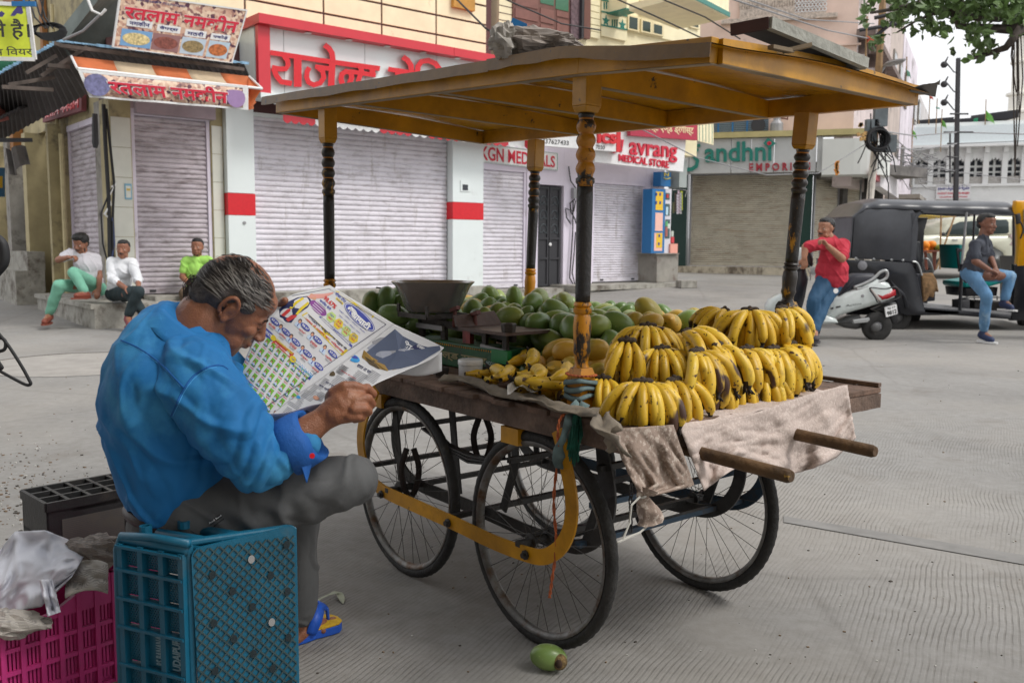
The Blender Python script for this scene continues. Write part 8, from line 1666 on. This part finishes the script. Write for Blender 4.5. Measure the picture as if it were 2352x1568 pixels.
q=[TP(0,.14,.235)+nb2*.001,TP(0,.14,.318)+nb2*.001,TP(0,.26,.318)+nb2*.001,TP(0,.26,.235)+nb2*.001];put_text(p,'UDAIPUR',[q[0],q[1],q[2],q[3]],nb2,.002,.04);p.build('stamped_lettering',flat('stamp_white',S(120,150,165),.6),npn)
p=MB();Lb=vb_.length
for i in range(len(rows_)-1):
 for j in range(3):
  if i==3 and j<2:continue
  x0,x1=colx[j]*Lb+.012,colx[j+1]*Lb-.008;z0,z1=rows_[i]+.008,rows_[i+1]-.005
  for sgn in(1,-1):
   c=-.6
   while c<1.2:
    q=clipdiag(c,sgn*1.3,x0,x1,z0,z1)
    if q:a_,b_=[TP(0,x/Lb,z)-nb2*(.004+.0006*(sgn>0))for x,z in q];p.bar(a_,b_,.0034,.003,up=nb2)
    c+=.0125
p.build('window_lattice',M_teal2,tcr,kind='stuff')
p=MB();
for(z0,z1,o0,o1)in((Ht-.05,Ht-.03,0,.02),):p.box8([TP(0,.0,z0),TP(0,1.02,z0),TP(1,1.02,z0),TP(1,0,z0),TP(0,0,z1),TP(0,1.02,z1),TP(1,1.02,z1),TP(1,0,z1)])
p.build('top_board',M_teal2,tcr)
for(s0,s1)in((.0,.05),(.32,.36),(.64,.68)):p=MB();p.tube([TP(s0+.02,.02,Ht-.022),TP(s0+.02,.98,Ht-.022)],.014,8);p.build('rim_bar',M_teal2,tcr,smooth=True)
p=MB();p.tube([TP(0,-.02,Ht-.004),TP(0,.5,Ht-.004),TP(0,.96,Ht-.015),TP(0,1.03,Ht-.05),TP(0,1.04,.3),TP(0,1.04,0)],.011,8);p.build('rim_bar',M_teal2,tcr,smooth=True)
for s_ in(.15,.5):p=MB();p.lathe([(.016,0),(.016,.02),(.010,.02),(.010,.005)],TP(s_,.85,Ht-.01),10);p.build('stacking_peg',M_teal2,tcr)
bc=thing('black_crate',(-1.6,3.1,0),'black plastic crate lined with newspaper behind the seated man','crate');M_blc=mat('black_plastic',(.022,.022,.023),.5,.25,7,.2,60,dirt=((.10,.085,.07),.52,5,(1,1,1),.3))
hB=.42;q4b=[GH(106,1166,hB),GH(352,1118,hB),GH(300,1088,hB),GH(50,1134,hB)];q4b[1]=q4b[0]+(q4b[1]-q4b[0])*1.0;q4b[2]=q4b[1]+(q4b[3]-q4b[0])
def BP(u,v,z):q=bil(q4b,u,v);return Vector((q.x,q.y,z))
p=MB()
for(u0,u1,v0,v1,z0,z1)in((0,.02,0,1,.0,hB),(.98,1,0,1,0,hB),(0,1,.97,1,0,hB),(0,1,0,1,.3,.31),(0,.22,0,.025,0,hB),(.22,.72,0,.02,0,hB-.02),(.97,1,0,.025,0,hB),(.22,.97,0,.025,hB-.03,hB),(.72,.97,0,.025,0,.08)):
 p.box8([BP(u0,v0,z0),BP(u1,v0,z0),BP(u1,v1,z0),BP(u0,v1,z0),BP(u0,v0,z1),BP(u1,v0,z1),BP(u1,v1,z1),BP(u0,v1,z1)])
p.build('shell',M_blc,bc,kind='stuff')
for i in range(6):u=i/5;p=MB();p.bar(BP(u,0,hB),BP(u,1,hB),.012,.03);p.build('top_rib',M_blc,bc)
for i in range(4):v=i/3;p=MB();p.bar(BP(0,v,hB+.0005),BP(1,v,hB+.0005),.012,.03);p.build('top_rib',M_blc,bc)
p=MB()
for i in range(9):
 for j in range(9):
  u=.74+.22*i/9;z=.09+.29*j/9;p.bar(BP(u,.01,.08),BP(u,.01,.39),.006,.004)if j==0 else None;p.bar(BP(.73,.012,z),BP(.97,.012,z),.007,.004)if i==0 else None
p.build('side_mesh',M_blc,bc,kind='stuff')
p=MB();p.box8([BP(.13,-.01,.02),BP(.70,-.01,.02),BP(.70,.0,.02),BP(.13,.0,.02),BP(.13,-.01,.37),BP(.70,-.01,.37),BP(.70,.0,.37),BP(.13,.0,.37)]);p.build('newspaper_lining',print_mat('lining_print',S(96,92,86),sc=60,dens=.7),bc)
M_pk=mat('magenta_plastic',S(192,52,124),.45,.12,5,.1,60,dirt=((.20,.06,.10),.55,6,(1,1,1),.3))
pk=thing('magenta_crate',(-1.3,2.4,0),'magenta plastic crate holding white plastic sheeting and old newspaper','crate')
hK=.335
def rim(t):
 return hK-.075*max(0,min(1,(.92-t)/.3))*(1 if t>.0 else 1)
kA=GH(256,1311,hK);kA.z=0;kB0=GH(0,1441,hK-.075);kB0.z=0;kB=kA+(kB0-kA)*1.5;kback=GH(256,1262,hK);kback.z=0;kb_v=(kback-kA)*1.0;kb_v=Vector((.02,.36,0))
nk=Vector((kA-kB).normalized());nkn=Vector((nk.y,-nk.x,0));nkn=nkn if nkn.dot(-kA)>0 else-nkn
def KP(t,z,o=0):return kB+(kA-kB)*t+Vector((0,0,z))+nkn*o
p=MB();n=24
cells=MB()
ncol,nrow=9,4
for i in range(ncol+1):t=i/ncol;p.bar(KP(t,0,.004),KP(t,rim(t),.004),.012,.016,up=nkn)
zr=[0,.055,.12,.185]
for z in zr:p.bar(KP(0,z+.004,.004),KP(1,z+.004,.004),.012,.010,up=nkn)
p.build('side_ribs',M_pk,pk,kind='stuff')
p=MB()
for i in range(ncol):
 for j in range(4):
  z0=zr[j]+.014;z1=(zr[j+1]if j<3 else.245)-.006;ns=5
  for k in range(ns+1):tt_=(i+k/ns)/ncol;p.bar(KP(tt_,z0-.01,-.002),KP(tt_,min(z1+.012,rim(tt_)-.02),-.002),.0062,.004,up=nkn)
p.build('slotted_wall',M_pk,pk,kind='stuff')
p=MB();p.grid(lambda u,v:KP(u,(.245 if rim(u)>.25 else rim(u)-.03)+(rim(u)-(.245 if rim(u)>.25 else rim(u)-.03))*v,.008),40,2,.014);p.build('rim_band',M_pk,pk)
for(a0,a1)in((KP(1,0),KP(1,0)+kb_v),(KP(1,0)+kb_v,KP(0,0)+kb_v),(KP(0,0)+kb_v,KP(0,0))):
 p=MB();d_=(a1-a0);nn3=Vector((d_.y,-d_.x,0)).normalized()*.006;p.box8([a0-nn3,a1-nn3,a1+nn3,a0+nn3]+[v+Vector((0,0,hK))for v in(a0-nn3,a1-nn3,a1+nn3,a0+nn3)]);p.build('side_wall',M_pk,pk)
p=MB();p.box8([KP(0,.01),KP(1,.01),KP(1,.01)+kb_v,KP(0,.01)+kb_v,KP(0,.02),KP(1,.02),KP(1,.02)+kb_v,KP(0,.02)+kb_v]);p.build('floor',M_pk,pk)
ps=thing('plastic_sheeting',WD(80,1330,2.45),'crumpled translucent white plastic sheeting in the magenta crate','plastic sheet');M_pl=flat('white_film',(.62,.63,.70),.35,sss=0)
def psf(u,v):
 top=[(-70,1330),(0,1262),(34,1220),(103,1217),(155,1238),(198,1268)];bot=[(-70,1470),(0,1425),(50,1400),(95,1392),(112,1375),(165,1325)]
 a_,b_=lerp_curve(top,u),lerp_curve(bot,u);x,y=a_[0]*(1-v)+b_[0]*v,a_[1]*(1-v)+b_[1]*v;f=noise.noise(Vector((u*4,v*3,2)))*.06+abs(noise.noise(Vector((u*6+v*3,v*5-u*2,6))))*.035
 return WD(x,y,2.62-.22*v-.05*sin(pi*v)+f)
p=MB();p.grid(psf,50,40,.0015);p.build('film',M_pl,ps,smooth=True)
p=MB();p.grid(lambda u,v:WD(90+30*u+20*v,1330+85*v-10*u*v,2.36+.05*noise.noise(Vector((u*3,v*3,7)))+.04*u),12,20,.0015);p.build('film',M_pl,ps,smooth=True)
npk=thing('crate_newspaper',WD(190,1320,2.5),'old newspaper sheets sticking out of the magenta crate','newspaper')
p=MB();p.grid(lambda u,v:WD(150+98*u,1330-45*sin(pi*(.2+u*.5))+70*v,2.52-.1*v+.03*noise.noise(Vector((u*4,v*4,3)))),16,12,.0015);p.build('sheet',M_news,npk,smooth=True)
crump(WD(222,1268,2.62),(.075,.05,.045),31,.5).build('sheet',M_newsd,npk);crump(WD(20,1432,2.38),(.09,.05,.035),41,.5).build('sheet',M_news,npk)
lf_=thing('dry_leaf_strip',GG(760,1385),'pale dry leaf strip lying on the ground behind the sandal','leaf');p=MB();P_=smoothpts([GG(722,1390)+Z*.01,GG(740,1384)+Z*.02,GG(762,1378)+Z*.025,GG(778,1372)+Z*.02,GG(788,1388)+Z*.006],4);ribbon(p,P_,[.006,.01,.012,.012,.013,.014,.014,.015,.02,.024,.03,.034,.034,.03,.025,.015,.004][:len(P_)],.002,Vector((.1,.3,1)));p.build('leaf',mat('dry_leaf',S(176,180,160),.8,.15,20),lf_)
rl=random.Random(12);p=MB()
for k in range(420):
 c=GG(rl.uniform(-50,2400),rl.uniform(800,1600))if k<300 else GG(rl.uniform(0,2352),rl.uniform(660,900));s_=rl.uniform(.001,.0042)*(1+c.y*.12);p.box(c+Vector((0,0,s_*.3)),(s_*rl.uniform(.6,2.2),s_*rl.uniform(.6,2),s_*.8),Matrix.Rotation(rl.uniform(0,3),3,'Z'),mi=k%3)
for k in range(420):
 c=GG(rl.gauss(60,90),rl.gauss(1130,60));s_=rl.uniform(.002,.009);p.box(c+Vector((0,0,s_*.3)),(s_*rl.uniform(.6,2.2),s_*rl.uniform(.6,2),s_*.7),Matrix.Rotation(rl.uniform(0,3),3,'Z'),mi=rl.choice((0,2,2,1)))
o=p.build('road_litter',[flat('speck_dark',(.06,.05,.04),.9),flat('speck_pale',(.5,.49,.46),.9),flat('speck_brown',(.2,.14,.09),.9)]);setp(o,'small grit and scraps scattered over the road','litter',None,'stuff')
cl2=thing('black_cable_loops',WD(20,800,3.2),'black cable loops of a parked cycle entering at the left edge','cables')
def x5(x,y):return WD(x/3.034,402+y/3.034,3.0)
for pts,r in(([(-30,440),(15,480),(30,560),(20,620),(-30,680)],.018),([(-30,1080),(60,1190),(150,1330),(205,1430),(213,1455),(180,1460),(90,1415),(0,1365),(-40,1340)],.0055),([(-30,1130),(20,1140),(40,1170),(30,1215),(-20,1230)],.006),([(-20,1290),(8,1330),(12,1345),(-20,1352)],.006)):
 p=MB();p.tube(smoothpts([x5(*q)for q in pts],5),r,8);p.build('cable',M_black,cl2,smooth=True)
def f1(cx,cy,Y):return WD(1665.3+cx/3.424,402+cy/3.424,Y)
def puff(mb,poly,Y,T_,r=.05,mi=None,fn=None,smooth=True):
 fn=fn or f1;P_=[fn(x,y,Y)for x,y in poly];P2=[Vector((q.x,q.z))for q in P_];n=len(P2)
 ar=sum(P2[i].x*P2[(i+1)%n].y-P2[(i+1)%n].x*P2[i].y for i in range(n))
 if ar<0:P2=P2[::-1]
 Nn=[]
 for i in range(n):
  e1=(P2[i]-P2[i-1]).normalized();e2=(P2[(i+1)%n]-P2[i]).normalized();m_=Vector((-(e1.y+e2.y),e1.x+e2.x));m_=m_.normalized()if m_.length>.1 else Vector((-e2.y,e2.x));Nn.append(m_)
 lay=[(0,r),(r*.3,r*.35),(r,0),(T_-r,0),(T_-r*.3,r*.35),(T_,r)];vs=[]
 for d,ins in lay:vs+=[Vector((P2[i].x+Nn[i].x*ins,Y+d,P2[i].y+Nn[i].y*ins))for i in range(n)]
 fs=[tuple(range(n))]+[tuple(range((len(lay)-1)*n,len(lay)*n))[::-1]]
 for j in range(len(lay)-1):fs+=[(j*n+i,(j+1)*n+i,(j+1)*n+(i+1)%n,j*n+(i+1)%n)for i in range(n)]
 mb.add(vs,fs,mi);return mb
def tire(name,c,R_,wd_,par,mt=M_tyre,ax=(0,1,0),rimm=None):
 q=Vector(ax).to_track_quat('Z','Y');M=Matrix.Translation(c)@q.to_matrix().to_4x4();m_=MB(M);r_=wd_/2
 prof=[(R_-.10*1.3,-r_*.7),(R_-.03,-r_),(R_,-r_*.55),(R_+.004,0),(R_,r_*.55),(R_-.03,r_),(R_-.10*1.3,r_*.7)];m_.lathe([(max(.01,a),b)for a,b in prof],n=28,cap=False);o=m_.build(name,mt,par,smooth=True)
 m_=MB(M);m_.lathe([(max(.03,R_-.125),-r_*.55),(R_*.3,-r_*.3),(.02,-r_*.4),(.02,r_*.4),(R_*.3,r_*.3),(max(.03,R_-.125),r_*.55)],n=20);m_.build('rim',rimm or M_metalg,o,smooth=True);return o
M_sw2=flat('scooter_white',S(206,214,212),.22,coat=.5);M_sbk=flat('scooter_black',(.02,.02,.022),.4);M_silv=flat('silver_paint',S(170,172,172),.3,metal=.5);M_seat=flat('seat_vinyl',S(38,40,50),.5)
sc2=thing('scooter',WD(1990,780,13.6),'white scooter with a black seat parked between the man in red and the rickshaw','scooter');YS=12.78
p=MB();puff(p,[(800,1110),(850,985),(940,930),(1080,870),(1200,815),(1300,850),(1345,920),(1350,965),(1240,1010),(1050,1065),(930,1100),(860,1130)],YS,.36,.07);p.build('side_panel',M_sw2,sc2,smooth=True,sharp=radians(60))
p=MB();puff(p,[(590,1125),(700,1125),(800,1100),(880,1130),(900,1165),(780,1175),(600,1160)],YS-.02,.38,.04);p.build('floorboard',M_sw2,sc2,smooth=True,sharp=radians(60))
p=MB();puff(p,[(890,960),(930,880),(970,800),(1040,775),(1180,775),(1210,810),(1180,860),(1040,890),(960,930)],YS+.03,.28,.06);p.build('seat',M_seat,sc2,smooth=True,sharp=radians(60))
for dy in(0,.26):
 p=MB();P_=smoothpts([f1(x,y,YS+.03+dy)for x,y in((1010,885),(1100,850),(1170,812),(1220,765),(1262,752),(1278,775),(1262,815),(1190,850),(1100,885),(1030,895))],4);p.tube(P_,.022,8,flat=1);p.build('grab_rail',M_silv,sc2,smooth=True)
p=MB();puff(p,[(1195,935),(1240,945),(1345,900),(1352,945),(1290,975),(1235,985)],YS-.01,.30,.03);p.build('tail_lamp',flat('lamp_red',S(180,20,34),.15),sc2,smooth=True)
p=MB();puff(p,[(1140,880),(1195,935),(1235,985),(1215,1000),(1160,940)],YS-.012,.1,.02);p.build('indicator',flat('lamp_clear',S(190,180,175),.15),sc2,smooth=True)
for pts in(((1140,900),(1150,885),(1260,895),(1340,880),(1375,930),(1370,965),(1240,1005),(1215,990)),((1140,905),(1180,960),(1215,1005),(1350,975))):p=MB();p.tube(smoothpts([f1(x,y,YS-.05)for x,y in pts],4),.010,6);p.build('crash_guard',M_sbk,sc2)
p=MB();puff(p,[(1180,1060),(1290,1010),(1350,1000),(1370,1090),(1362,1165),(1320,1175),(1290,1110),(1220,1075)],YS+.06,.22,.03);p.build('mudguard',M_sbk,sc2,smooth=True)
q=[f1(1270,1117,YS-.02),f1(1358,1090,YS+.06),f1(1350,1015,YS+.06),f1(1258,1040,YS-.02)];nn5=Vector((.5,-1,0)).normalized();np_=panel('number_plate',q,nn5,.015,M_whitep,sc2);p=MB();put_text(p,'9812',onq(q,(.08,.1,.92,.55)),nn5,.004,.03);put_text(p,'RJ 27',onq(q,(.2,.65,.85,.88)),nn5,.004,.02);p.build('plate_lettering',M_blk,np_)
p=MB();puff(p,[(880,1155),(980,1110),(1070,1100),(1090,1160),(1080,1205),(1040,1215),(960,1205),(900,1180)],YS+.12,.2,.05);p.build('engine',flat('engine_grey',(.09,.09,.09),.5),sc2,smooth=True,sharp=1);p=MB();puff(p,[(1005,1140),(1030,1135),(1135,1120),(1142,1140),(1120,1160),(1010,1168)],YS-.04,.06,.012);p.build('footrest',M_silv,sc2)
p=MB();p.lathe([(.06,0),(.07,.03),(.04,.05)],f1(1180,1198,YS-.0),18,(0,-1,0));p.build('gear_cover',MATS['engine_grey'],sc2,smooth=True)
tire('wheel',f1(1192,1190,YS+.08),.205,.12,sc2);tire('wheel',f1(385,1180,YS+.17),.205,.12,sc2)
p=MB();puff(p,[(335,1030),(370,975),(440,935),(500,950),(520,1060),(470,1110),(400,1120),(345,1090)],YS+.06,.24,.06);p.build('front_fender',M_sw2,sc2,smooth=True,sharp=1)
p=MB();puff(p,[(545,730),(640,720),(665,820),(640,960),(600,1110),(500,1120),(480,1000),(520,860)],YS+.0,.40,.06);p.build('leg_shield',flat('shield_dark',S(52,54,60),.3),sc2,smooth=True,sharp=1)
p=MB();puff(p,[(560,620),(590,565),(640,575),(690,640),(690,700),(640,745),(575,740),(552,690)],YS-.05,.36,.10);p.build('headlamp_housing',M_sw2,sc2,smooth=True);p=MB();puff(p,[(640,600),(680,600),(700,660),(690,720),(660,700)],YS-.07,.1,.03);p.build('instrument_pod',M_sbk,sc2,smooth=True);p=MB();puff(p,[(560,660),(600,655),(615,700),(580,730),(556,710)],YS-.07,.1,.03);p.build('headlamp',M_silv,sc2,smooth=True)
p=MB();p.tube(smoothpts([f1(600,700,YS-.2),f1(650,710,YS-.1),f1(690,700,YS+.1),f1(640,690,YS+.5)],4),.015,6);p.build('handlebar',M_sbk,sc2);p=MB();p.tube(smoothpts([f1(650,740,YS-.08),f1(672,790,YS-.08),f1(668,830,YS-.06)],4),.008,5);p.build('brake_cable',M_silv,sc2)
p=MB();put_text(p,'Activa',[f1(948,1036,YS-.002),f1(1075,1016,YS-.002),f1(1075,1003,YS-.002),f1(948,1020,YS-.002)],(0,-1,0),.003,.01);p.build('side_badge',flat('badge_grey',S(90,96,98),.4),sc2)
p=MB();p.lathe([(.024,0),(.02,.006)],f1(1082,950,YS),12,(0,-1,0));p.build('side_lock',M_metalg,sc2);p=MB();p.tube([f1(830,1050,YS-.003),f1(850,1045,YS-.003)],.012,5);p.tube([f1(872,1040,YS-.003),f1(908,1032,YS-.003)],.012,5);p.build('vent_slots',M_sbk,sc2,kind='stuff')
p=MB();p.tube([f1(760,1170,YS+.3),f1(720,1300,YS+.3)],.012,6);p.build('side_stand',M_sbk,sc2)
rk=thing('auto_rickshaw',WD(2200,780,15),'black auto rickshaw with a soft black hood and yellow front at the right edge','auto rickshaw');YR=14.3;WR=1.45
M_canv=mat('black_canvas',(.055,.058,.068),.34,.2,2.5,.35,8,dirt=((.09,.09,.095),.6,3,(1,1,1),.3));M_rkb=mat('rickshaw_black',(.016,.017,.022),.25,.2,3,dirt=((.07,.065,.06),.62,4,(1,1,1),.25));M_rky=flat('rickshaw_yellow',S(226,160,16),.3,coat=.3)
def rbox(name,poly,y0,th,mt,r=.03,par=rk):p=MB();puff(p,poly,y0,th,r);return p.build(name,mt,par,smooth=True,sharp=radians(35))
rbox('canvas_side',[(980,655),(1003,335),(1110,266),(1240,266),(1480,274),(1500,300),(1482,440),(1470,685),(1240,668)],YR,.05,M_canv,.02);rbox('canvas_side',[(980,655),(1003,335),(1600,335),(1570,440),(1560,685),(1240,668)],YR+WR-.05,.05,M_canv,.02)
p=MB()
def hood(u,v):
 xl=[1003,1110,1240,1480,1700,2000,2285];yb=[335,262,262,272,283,290,302];yt=[328,205,172,180,186,190,196]
 t=u*(len(xl)-1);i=min(int(t),len(xl)-2);f=t-i;x=xl[i]+(xl[i+1]-xl[i])*f;b_=yb[i]+(yb[i+1]-yb[i])*f;tp=yt[i]+(yt[i+1]-yt[i])*f
 e=1-abs(2*v-1)**3.2;zz=f1(x,b_,YR).z;zt=f1(x,tp,YR).z;wv_=.012*sin(u*38)*(1-e)
 return Vector((f1(x,b_,YR).x,YR+(WR)*v+wv_-.04*(1-abs(2*v-1))*(1 if v<.5 else-1)*0,zz+(zt-zz)*(e**.55)))
p.grid(hood,60,26,.012);p.build('hood',M_canv,rk,smooth=True)
p=MB();a_,b_=f1(980,655,YR),f1(1003,335,YR);W3=Vector((0,WR,0));p.box8([a_,a_+Vector((.03,0,0)),a_+W3+Vector((.03,0,0)),a_+W3,b_,b_+Vector((.03,0,0)),b_+W3+Vector((.03,0,0)),b_+W3]);p.build('canvas_back',M_canv,rk)
for dy in(0,WR-.06):p=MB();ribbon(p,[f1(x,y,YR+dy+.02)for x,y in((1480,300),(1490,420),(1478,560),(1476,680))],.10,.04,(0,1,0));p.build('hood_frame',M_canv,rk)
p=MB();ribbon(p,smoothpts([f1(x,y,YR+.01)for x,y in((1478,440),(1500,340),(1540,295),(1620,288),(2280,306))],5),.05,.03,(0,1,0));p.build('opening_trim',M_canv,rk)
rbox('rear_body',[(960,665),(1475,685),(1510,760),(1555,960),(1575,1045),(1850,1062),(1848,1100),(1430,1106),(1380,1090),(1340,960),(1290,830),(1100,800),(960,800)],YR-.03,.10,M_rkb,.03)
rbox('rear_body',[(960,665),(1560,685),(1590,760),(1600,1045),(1850,1062),(1848,1100),(960,1100)],YR+WR-.10,.08,M_rkb,.03)
p=MB();a_,b_=f1(960,1060,YR),f1(960,665,YR);p.box8([a_,a_+Vector((.05,0,0)),a_+W3+Vector((.05,0,0)),a_+W3,b_,b_+Vector((.05,0,0)),b_+W3+Vector((.05,0,0)),b_+W3]);p.build('tail_panel',M_rkb,rk)
rbox('wheel_arch',[(1280,800),(1340,860),(1420,930),(1450,1040),(1420,1050),(1400,960),(1330,890)],YR-.06,.10,M_rkb,.02)
p=MB();a_,b_=f1(1560,1048,YR),f1(2260,1105,YR);p.box8([a_,b_,b_+W3,a_+W3,a_+Vector((0,0,.05)),b_+Vector((0,0,.05)),b_+W3+Vector((0,0,.05)),a_+W3+Vector((0,0,.05))]);p.build('floor',M_metalg,rk)
rbox('sill',[(1560,1040),(1850,1062),(2250,1100),(2250,1135),(1840,1105),(1570,1085)],YR-.03,.06,M_rkb,.015)
rbox('passenger_seat',[(1500,770),(1650,770),(1665,880),(1660,990),(1560,1000),(1500,900)],YR+.08,WR-.3,M_seat,.05);rbox('fleece_cover',[(1545,775),(1640,770),(1672,830),(1684,920),(1660,900),(1645,965),(1610,955),(1590,990),(1562,1000),(1552,900)],YR+.05,.35,mat('fleece',S(150,118,84),.95,.4,14,.9,60),.03)
rbox('seat_back',[(1480,520),(1540,520),(1560,770),(1500,775)],YR+.1,WR-.25,M_rkb,.03)
for dy,pts in((0,((1475,680),(1510,690),(1535,740),(1548,790))),(WR-.1,((1570,655),(1600,665),(1625,710),(1640,765)))):p=MB();p.tube(smoothpts([f1(x,y,YR-.04+dy)for x,y in pts],4),.014,6);p.build('chrome_trim',M_silv,rk)
for(x0,y0,x1,y1,dy,r)in((1900,292,1862,700,0,.02),(1862,700,1846,1090,0,.028),(1962,300,1938,800,WR-.1,.02),(2270,300,2270,700,WR-.1,.025)):p=MB();p.tube([f1(x0,y0,YR+dy),f1(x1,y1,YR+dy)],r,8);p.build('pillar',M_metalg if dy==0 and y0<400 else M_rkb,rk)
M_tl=flat('teal_vinyl',S(0,150,148),.4);rbox('driver_cushion',[(1892,840),(2180,800),(2182,850),(2080,880),(1900,882),(1888,865)],YR+.10,.8,M_tl,.04);rbox('driver_backrest',[(1840,545),(1876,548),(1872,740),(1850,735)],YR+.25,.7,M_tl,.03);rbox('backrest_frame',[(1822,575),(1862,580),(1866,600),(1840,610),(1858,760),(1840,760)],YR+.2,.04,M_rkb,.01)
rbox('seat_box',[(1890,885),(2150,880),(2140,950),(1900,955)],YR+.15,.7,M_rkb,.02);rbox('machinery',[(1850,985),(1930,975),(1930,1080),(1850,1085)],YR+.1,.3,M_dark,.03);rbox('machinery',[(1960,990),(2240,1000),(2240,1110),(1960,1100)],YR+.3,.6,mat('grimy_machinery',(.06,.055,.05),.7,.5,8),.03)
p=MB()
for k in range(5):p.tube([f1(1900+60*k,950,YR+.2),f1(1900+60*k,985,YR+.2)],.012,5)
p.tube([f1(1860,965,YR+.2),f1(2200,960,YR+.2)],.012,5);p.build('seat_rails',M_silv,rk,kind='stuff')
rbox('front_cowl',[(2290,200),(2440,205),(2500,420),(2540,700),(2300,720),(2315,500),(2300,330),(2275,300)],YR-.03,.12,M_rky,.03);rbox('front_cowl',[(2290,200),(2440,205),(2500,420),(2540,700),(2300,720)],YR+WR-.1,.12,M_rky,.03)
rbox('windscreen',[(2352,270),(2440,260),(2480,440),(2352,460)],YR-.05,.02,flat('screen_glass',S(120,150,160),.08),.005);rbox('lower_front',[(2270,700),(2560,705),(2560,1150),(2252,1145),(2275,900)],YR-.02,.12,M_rkb,.03);rbox('lower_front',[(2500,640),(2560,640),(2560,1150),(2500,1150)],YR+.1,WR-.15,M_rkb,.03)
rbox('mirror',[(2292,310),(2322,300),(2332,330),(2330,380),(2300,388)],YR-.12,.05,M_dark,.015);p=MB();p.tube(smoothpts([f1(2326,370,YR-.1),f1(2345,430,YR-.08),f1(2322,500,YR-.05)],4),.012,6);p.build('mirror_arm',M_dark,rk)
p=MB();p.lathe([(.075,0),(.07,.02),(.03,.03)],f1(1080,712,YR-.03),16,(0,-1,0));p.build('round_lamp',flat('lamp_grey',S(130,130,135),.3),rk)
for x_ in(1030,1170,1310,1400):p=MB();p.lathe([(.022,0),(.012,.012)],f1(x_,655+(x_-1030)*.045,YR-.0),10,(0,-1,0));p.build('canvas_stud',M_silv,rk)
tire('wheel',f1(1335,1110,YR+.1),.25,.13,rk);tire('wheel',f1(1420,1090,YR+WR-.2),.25,.13,rk);tire('wheel',f1(2420,1120,YR+.7),.25,.13,rk)
p=MB();p.tube([f1(1340,1110,YR+.1),f1(1420,1090,YR+WR-.2)],.04,8);p.build('axle',M_rkb,rk)
su=thing('cream_off_road_car',WD(2250,612,26),'cream off road car with dark windows parked behind the rickshaw','car');YV=25.0;M_cc=flat('car_cream',S(212,212,192),.25,coat=.5)
def sbx(name,poly,y0,th,mt,r=.05):p=MB();puff(p,poly,y0,th,r);return p.build(name,mt,su,smooth=True,sharp=radians(40))
sbx('body',[(1440,490),(1690,470),(1720,480),(2310,470),(2345,480),(2350,640),(2290,695),(2215,690),(2190,610),(2125,570),(2060,600),(2030,680),(1640,670),(1600,600),(1540,570),(1480,600),(1440,660)],YV,2.1,M_cc,.10)
sbx('cabin',[(1700,475),(1750,390),(1840,335),(2000,318),(2290,322),(2335,360),(2345,480)],YV+.06,1.98,M_cc,.10)
for pl_ in([(1728,468),(1775,400),(1850,368),(1885,366),(1885,472)],[(1900,365),(2000,358),(2000,470),(1900,472)],[(2020,356),(2090,352),(2088,468),(2020,470)],[(2108,352),(2215,350),(2232,370),(2234,450),(2215,462),(2100,465)],[(2262,352),(2300,350),(2320,460),(2262,460)]):sbx('side_window',pl_,YV+.045,.03,flat('car_glass',S(50,62,62),.1),.01)
sbx('tail_lamp',[(2238,475),(2300,462),(2302,548),(2240,552),(2262,515)],YV-.02,.1,flat('lamp_pale',S(190,170,170),.2),.02);sbx('bumper',[(2200,640),(2350,640),(2350,690),(2210,700)],YV-.03,.2,M_cc,.05);sbx('door_handle',[(1790,506),(1830,504),(1832,513),(1790,515)],YV-.03,.05,M_silv,.008);sbx('wing_mirror',[(1700,455),(1730,450),(1732,475),(1705,480)],YV-.15,.12,M_dark,.02)
sbx('sill',[(1640,668),(2035,680),(2035,705),(1640,695)],YV+.05,.2,M_dark,.02);sbx('roof_rail',[(1850,322),(2280,308),(2280,316),(1850,330)],YV+.15,.06,M_metalg,.01)
p=MB();
for xx in(1790,1895,2012,2098):pass
for x_ in(2125,1540):tire('wheel',f1(x_,655,YV+.14),.50,.28,su,rimm=flat('alloy',S(170,172,174),.3,metal=.5))
os_=thing('orange_stall',WD(2130,640,19),'small stall heaped with oranges seen through the rickshaw opening','stall');YO=19
p=MB();a_=f1(1560,600,YO);p.box8([f1(1540,603,YO),f1(1715,603,YO),f1(1715,603,YO)+Vector((0,1,0)),f1(1540,603,YO)+Vector((0,1,0)),f1(1540,592,YO),f1(1715,592,YO),f1(1715,592,YO)+Vector((0,1,0)),f1(1540,592,YO)+Vector((0,1,0))]);p.build('table_top',mat('stall_red_wood',S(120,70,56),.7),os_)
for x_ in(1575,1640,1655):p=MB();p.tube([f1(x_,603,YO+.2),f1(x_+(10 if x_<1650 else-15),745,YO+.2)],.03,6);p.build('leg',MATS['stall_red_wood'],os_)
for(x0,x1)in((1700,1690),(1810,1660)):p=MB();p.tube([f1(x0,310,YO+.3),f1(x1,740,YO+.1)],.018,6);p.build('pole',M_bam,os_)
ro=random.Random(3);om=MB();om.ell((0,0,0),.075,None,10,7);ome=om.mesh('orange',flat('orange_skin',S(236,140,30),.5),smooth=True);omg=om.mesh('green_fruit',flat('lime_skin',S(130,150,60),.5),smooth=True)
for k in range(34):
 g_=k>24;x_=ro.uniform(1570,1640)if not g_ else ro.uniform(1640,1700);z_=ro.choice((585,572,558,545))if not g_ else ro.choice((585,572));P_=f1(x_,z_,YO+ro.uniform(.1,.6));o=inst('orange' if not g_ else 'green_fruit',omg if g_ else ome,P_);WM[o]=Matrix.Identity(4);setp(o,'green fruit beside the oranges on the distant stall' if g_ else 'bright orange in the heap on the distant stall','orange' if not g_ else 'fruit','oranges on the stall' if not g_ else 'green fruit on the stall')
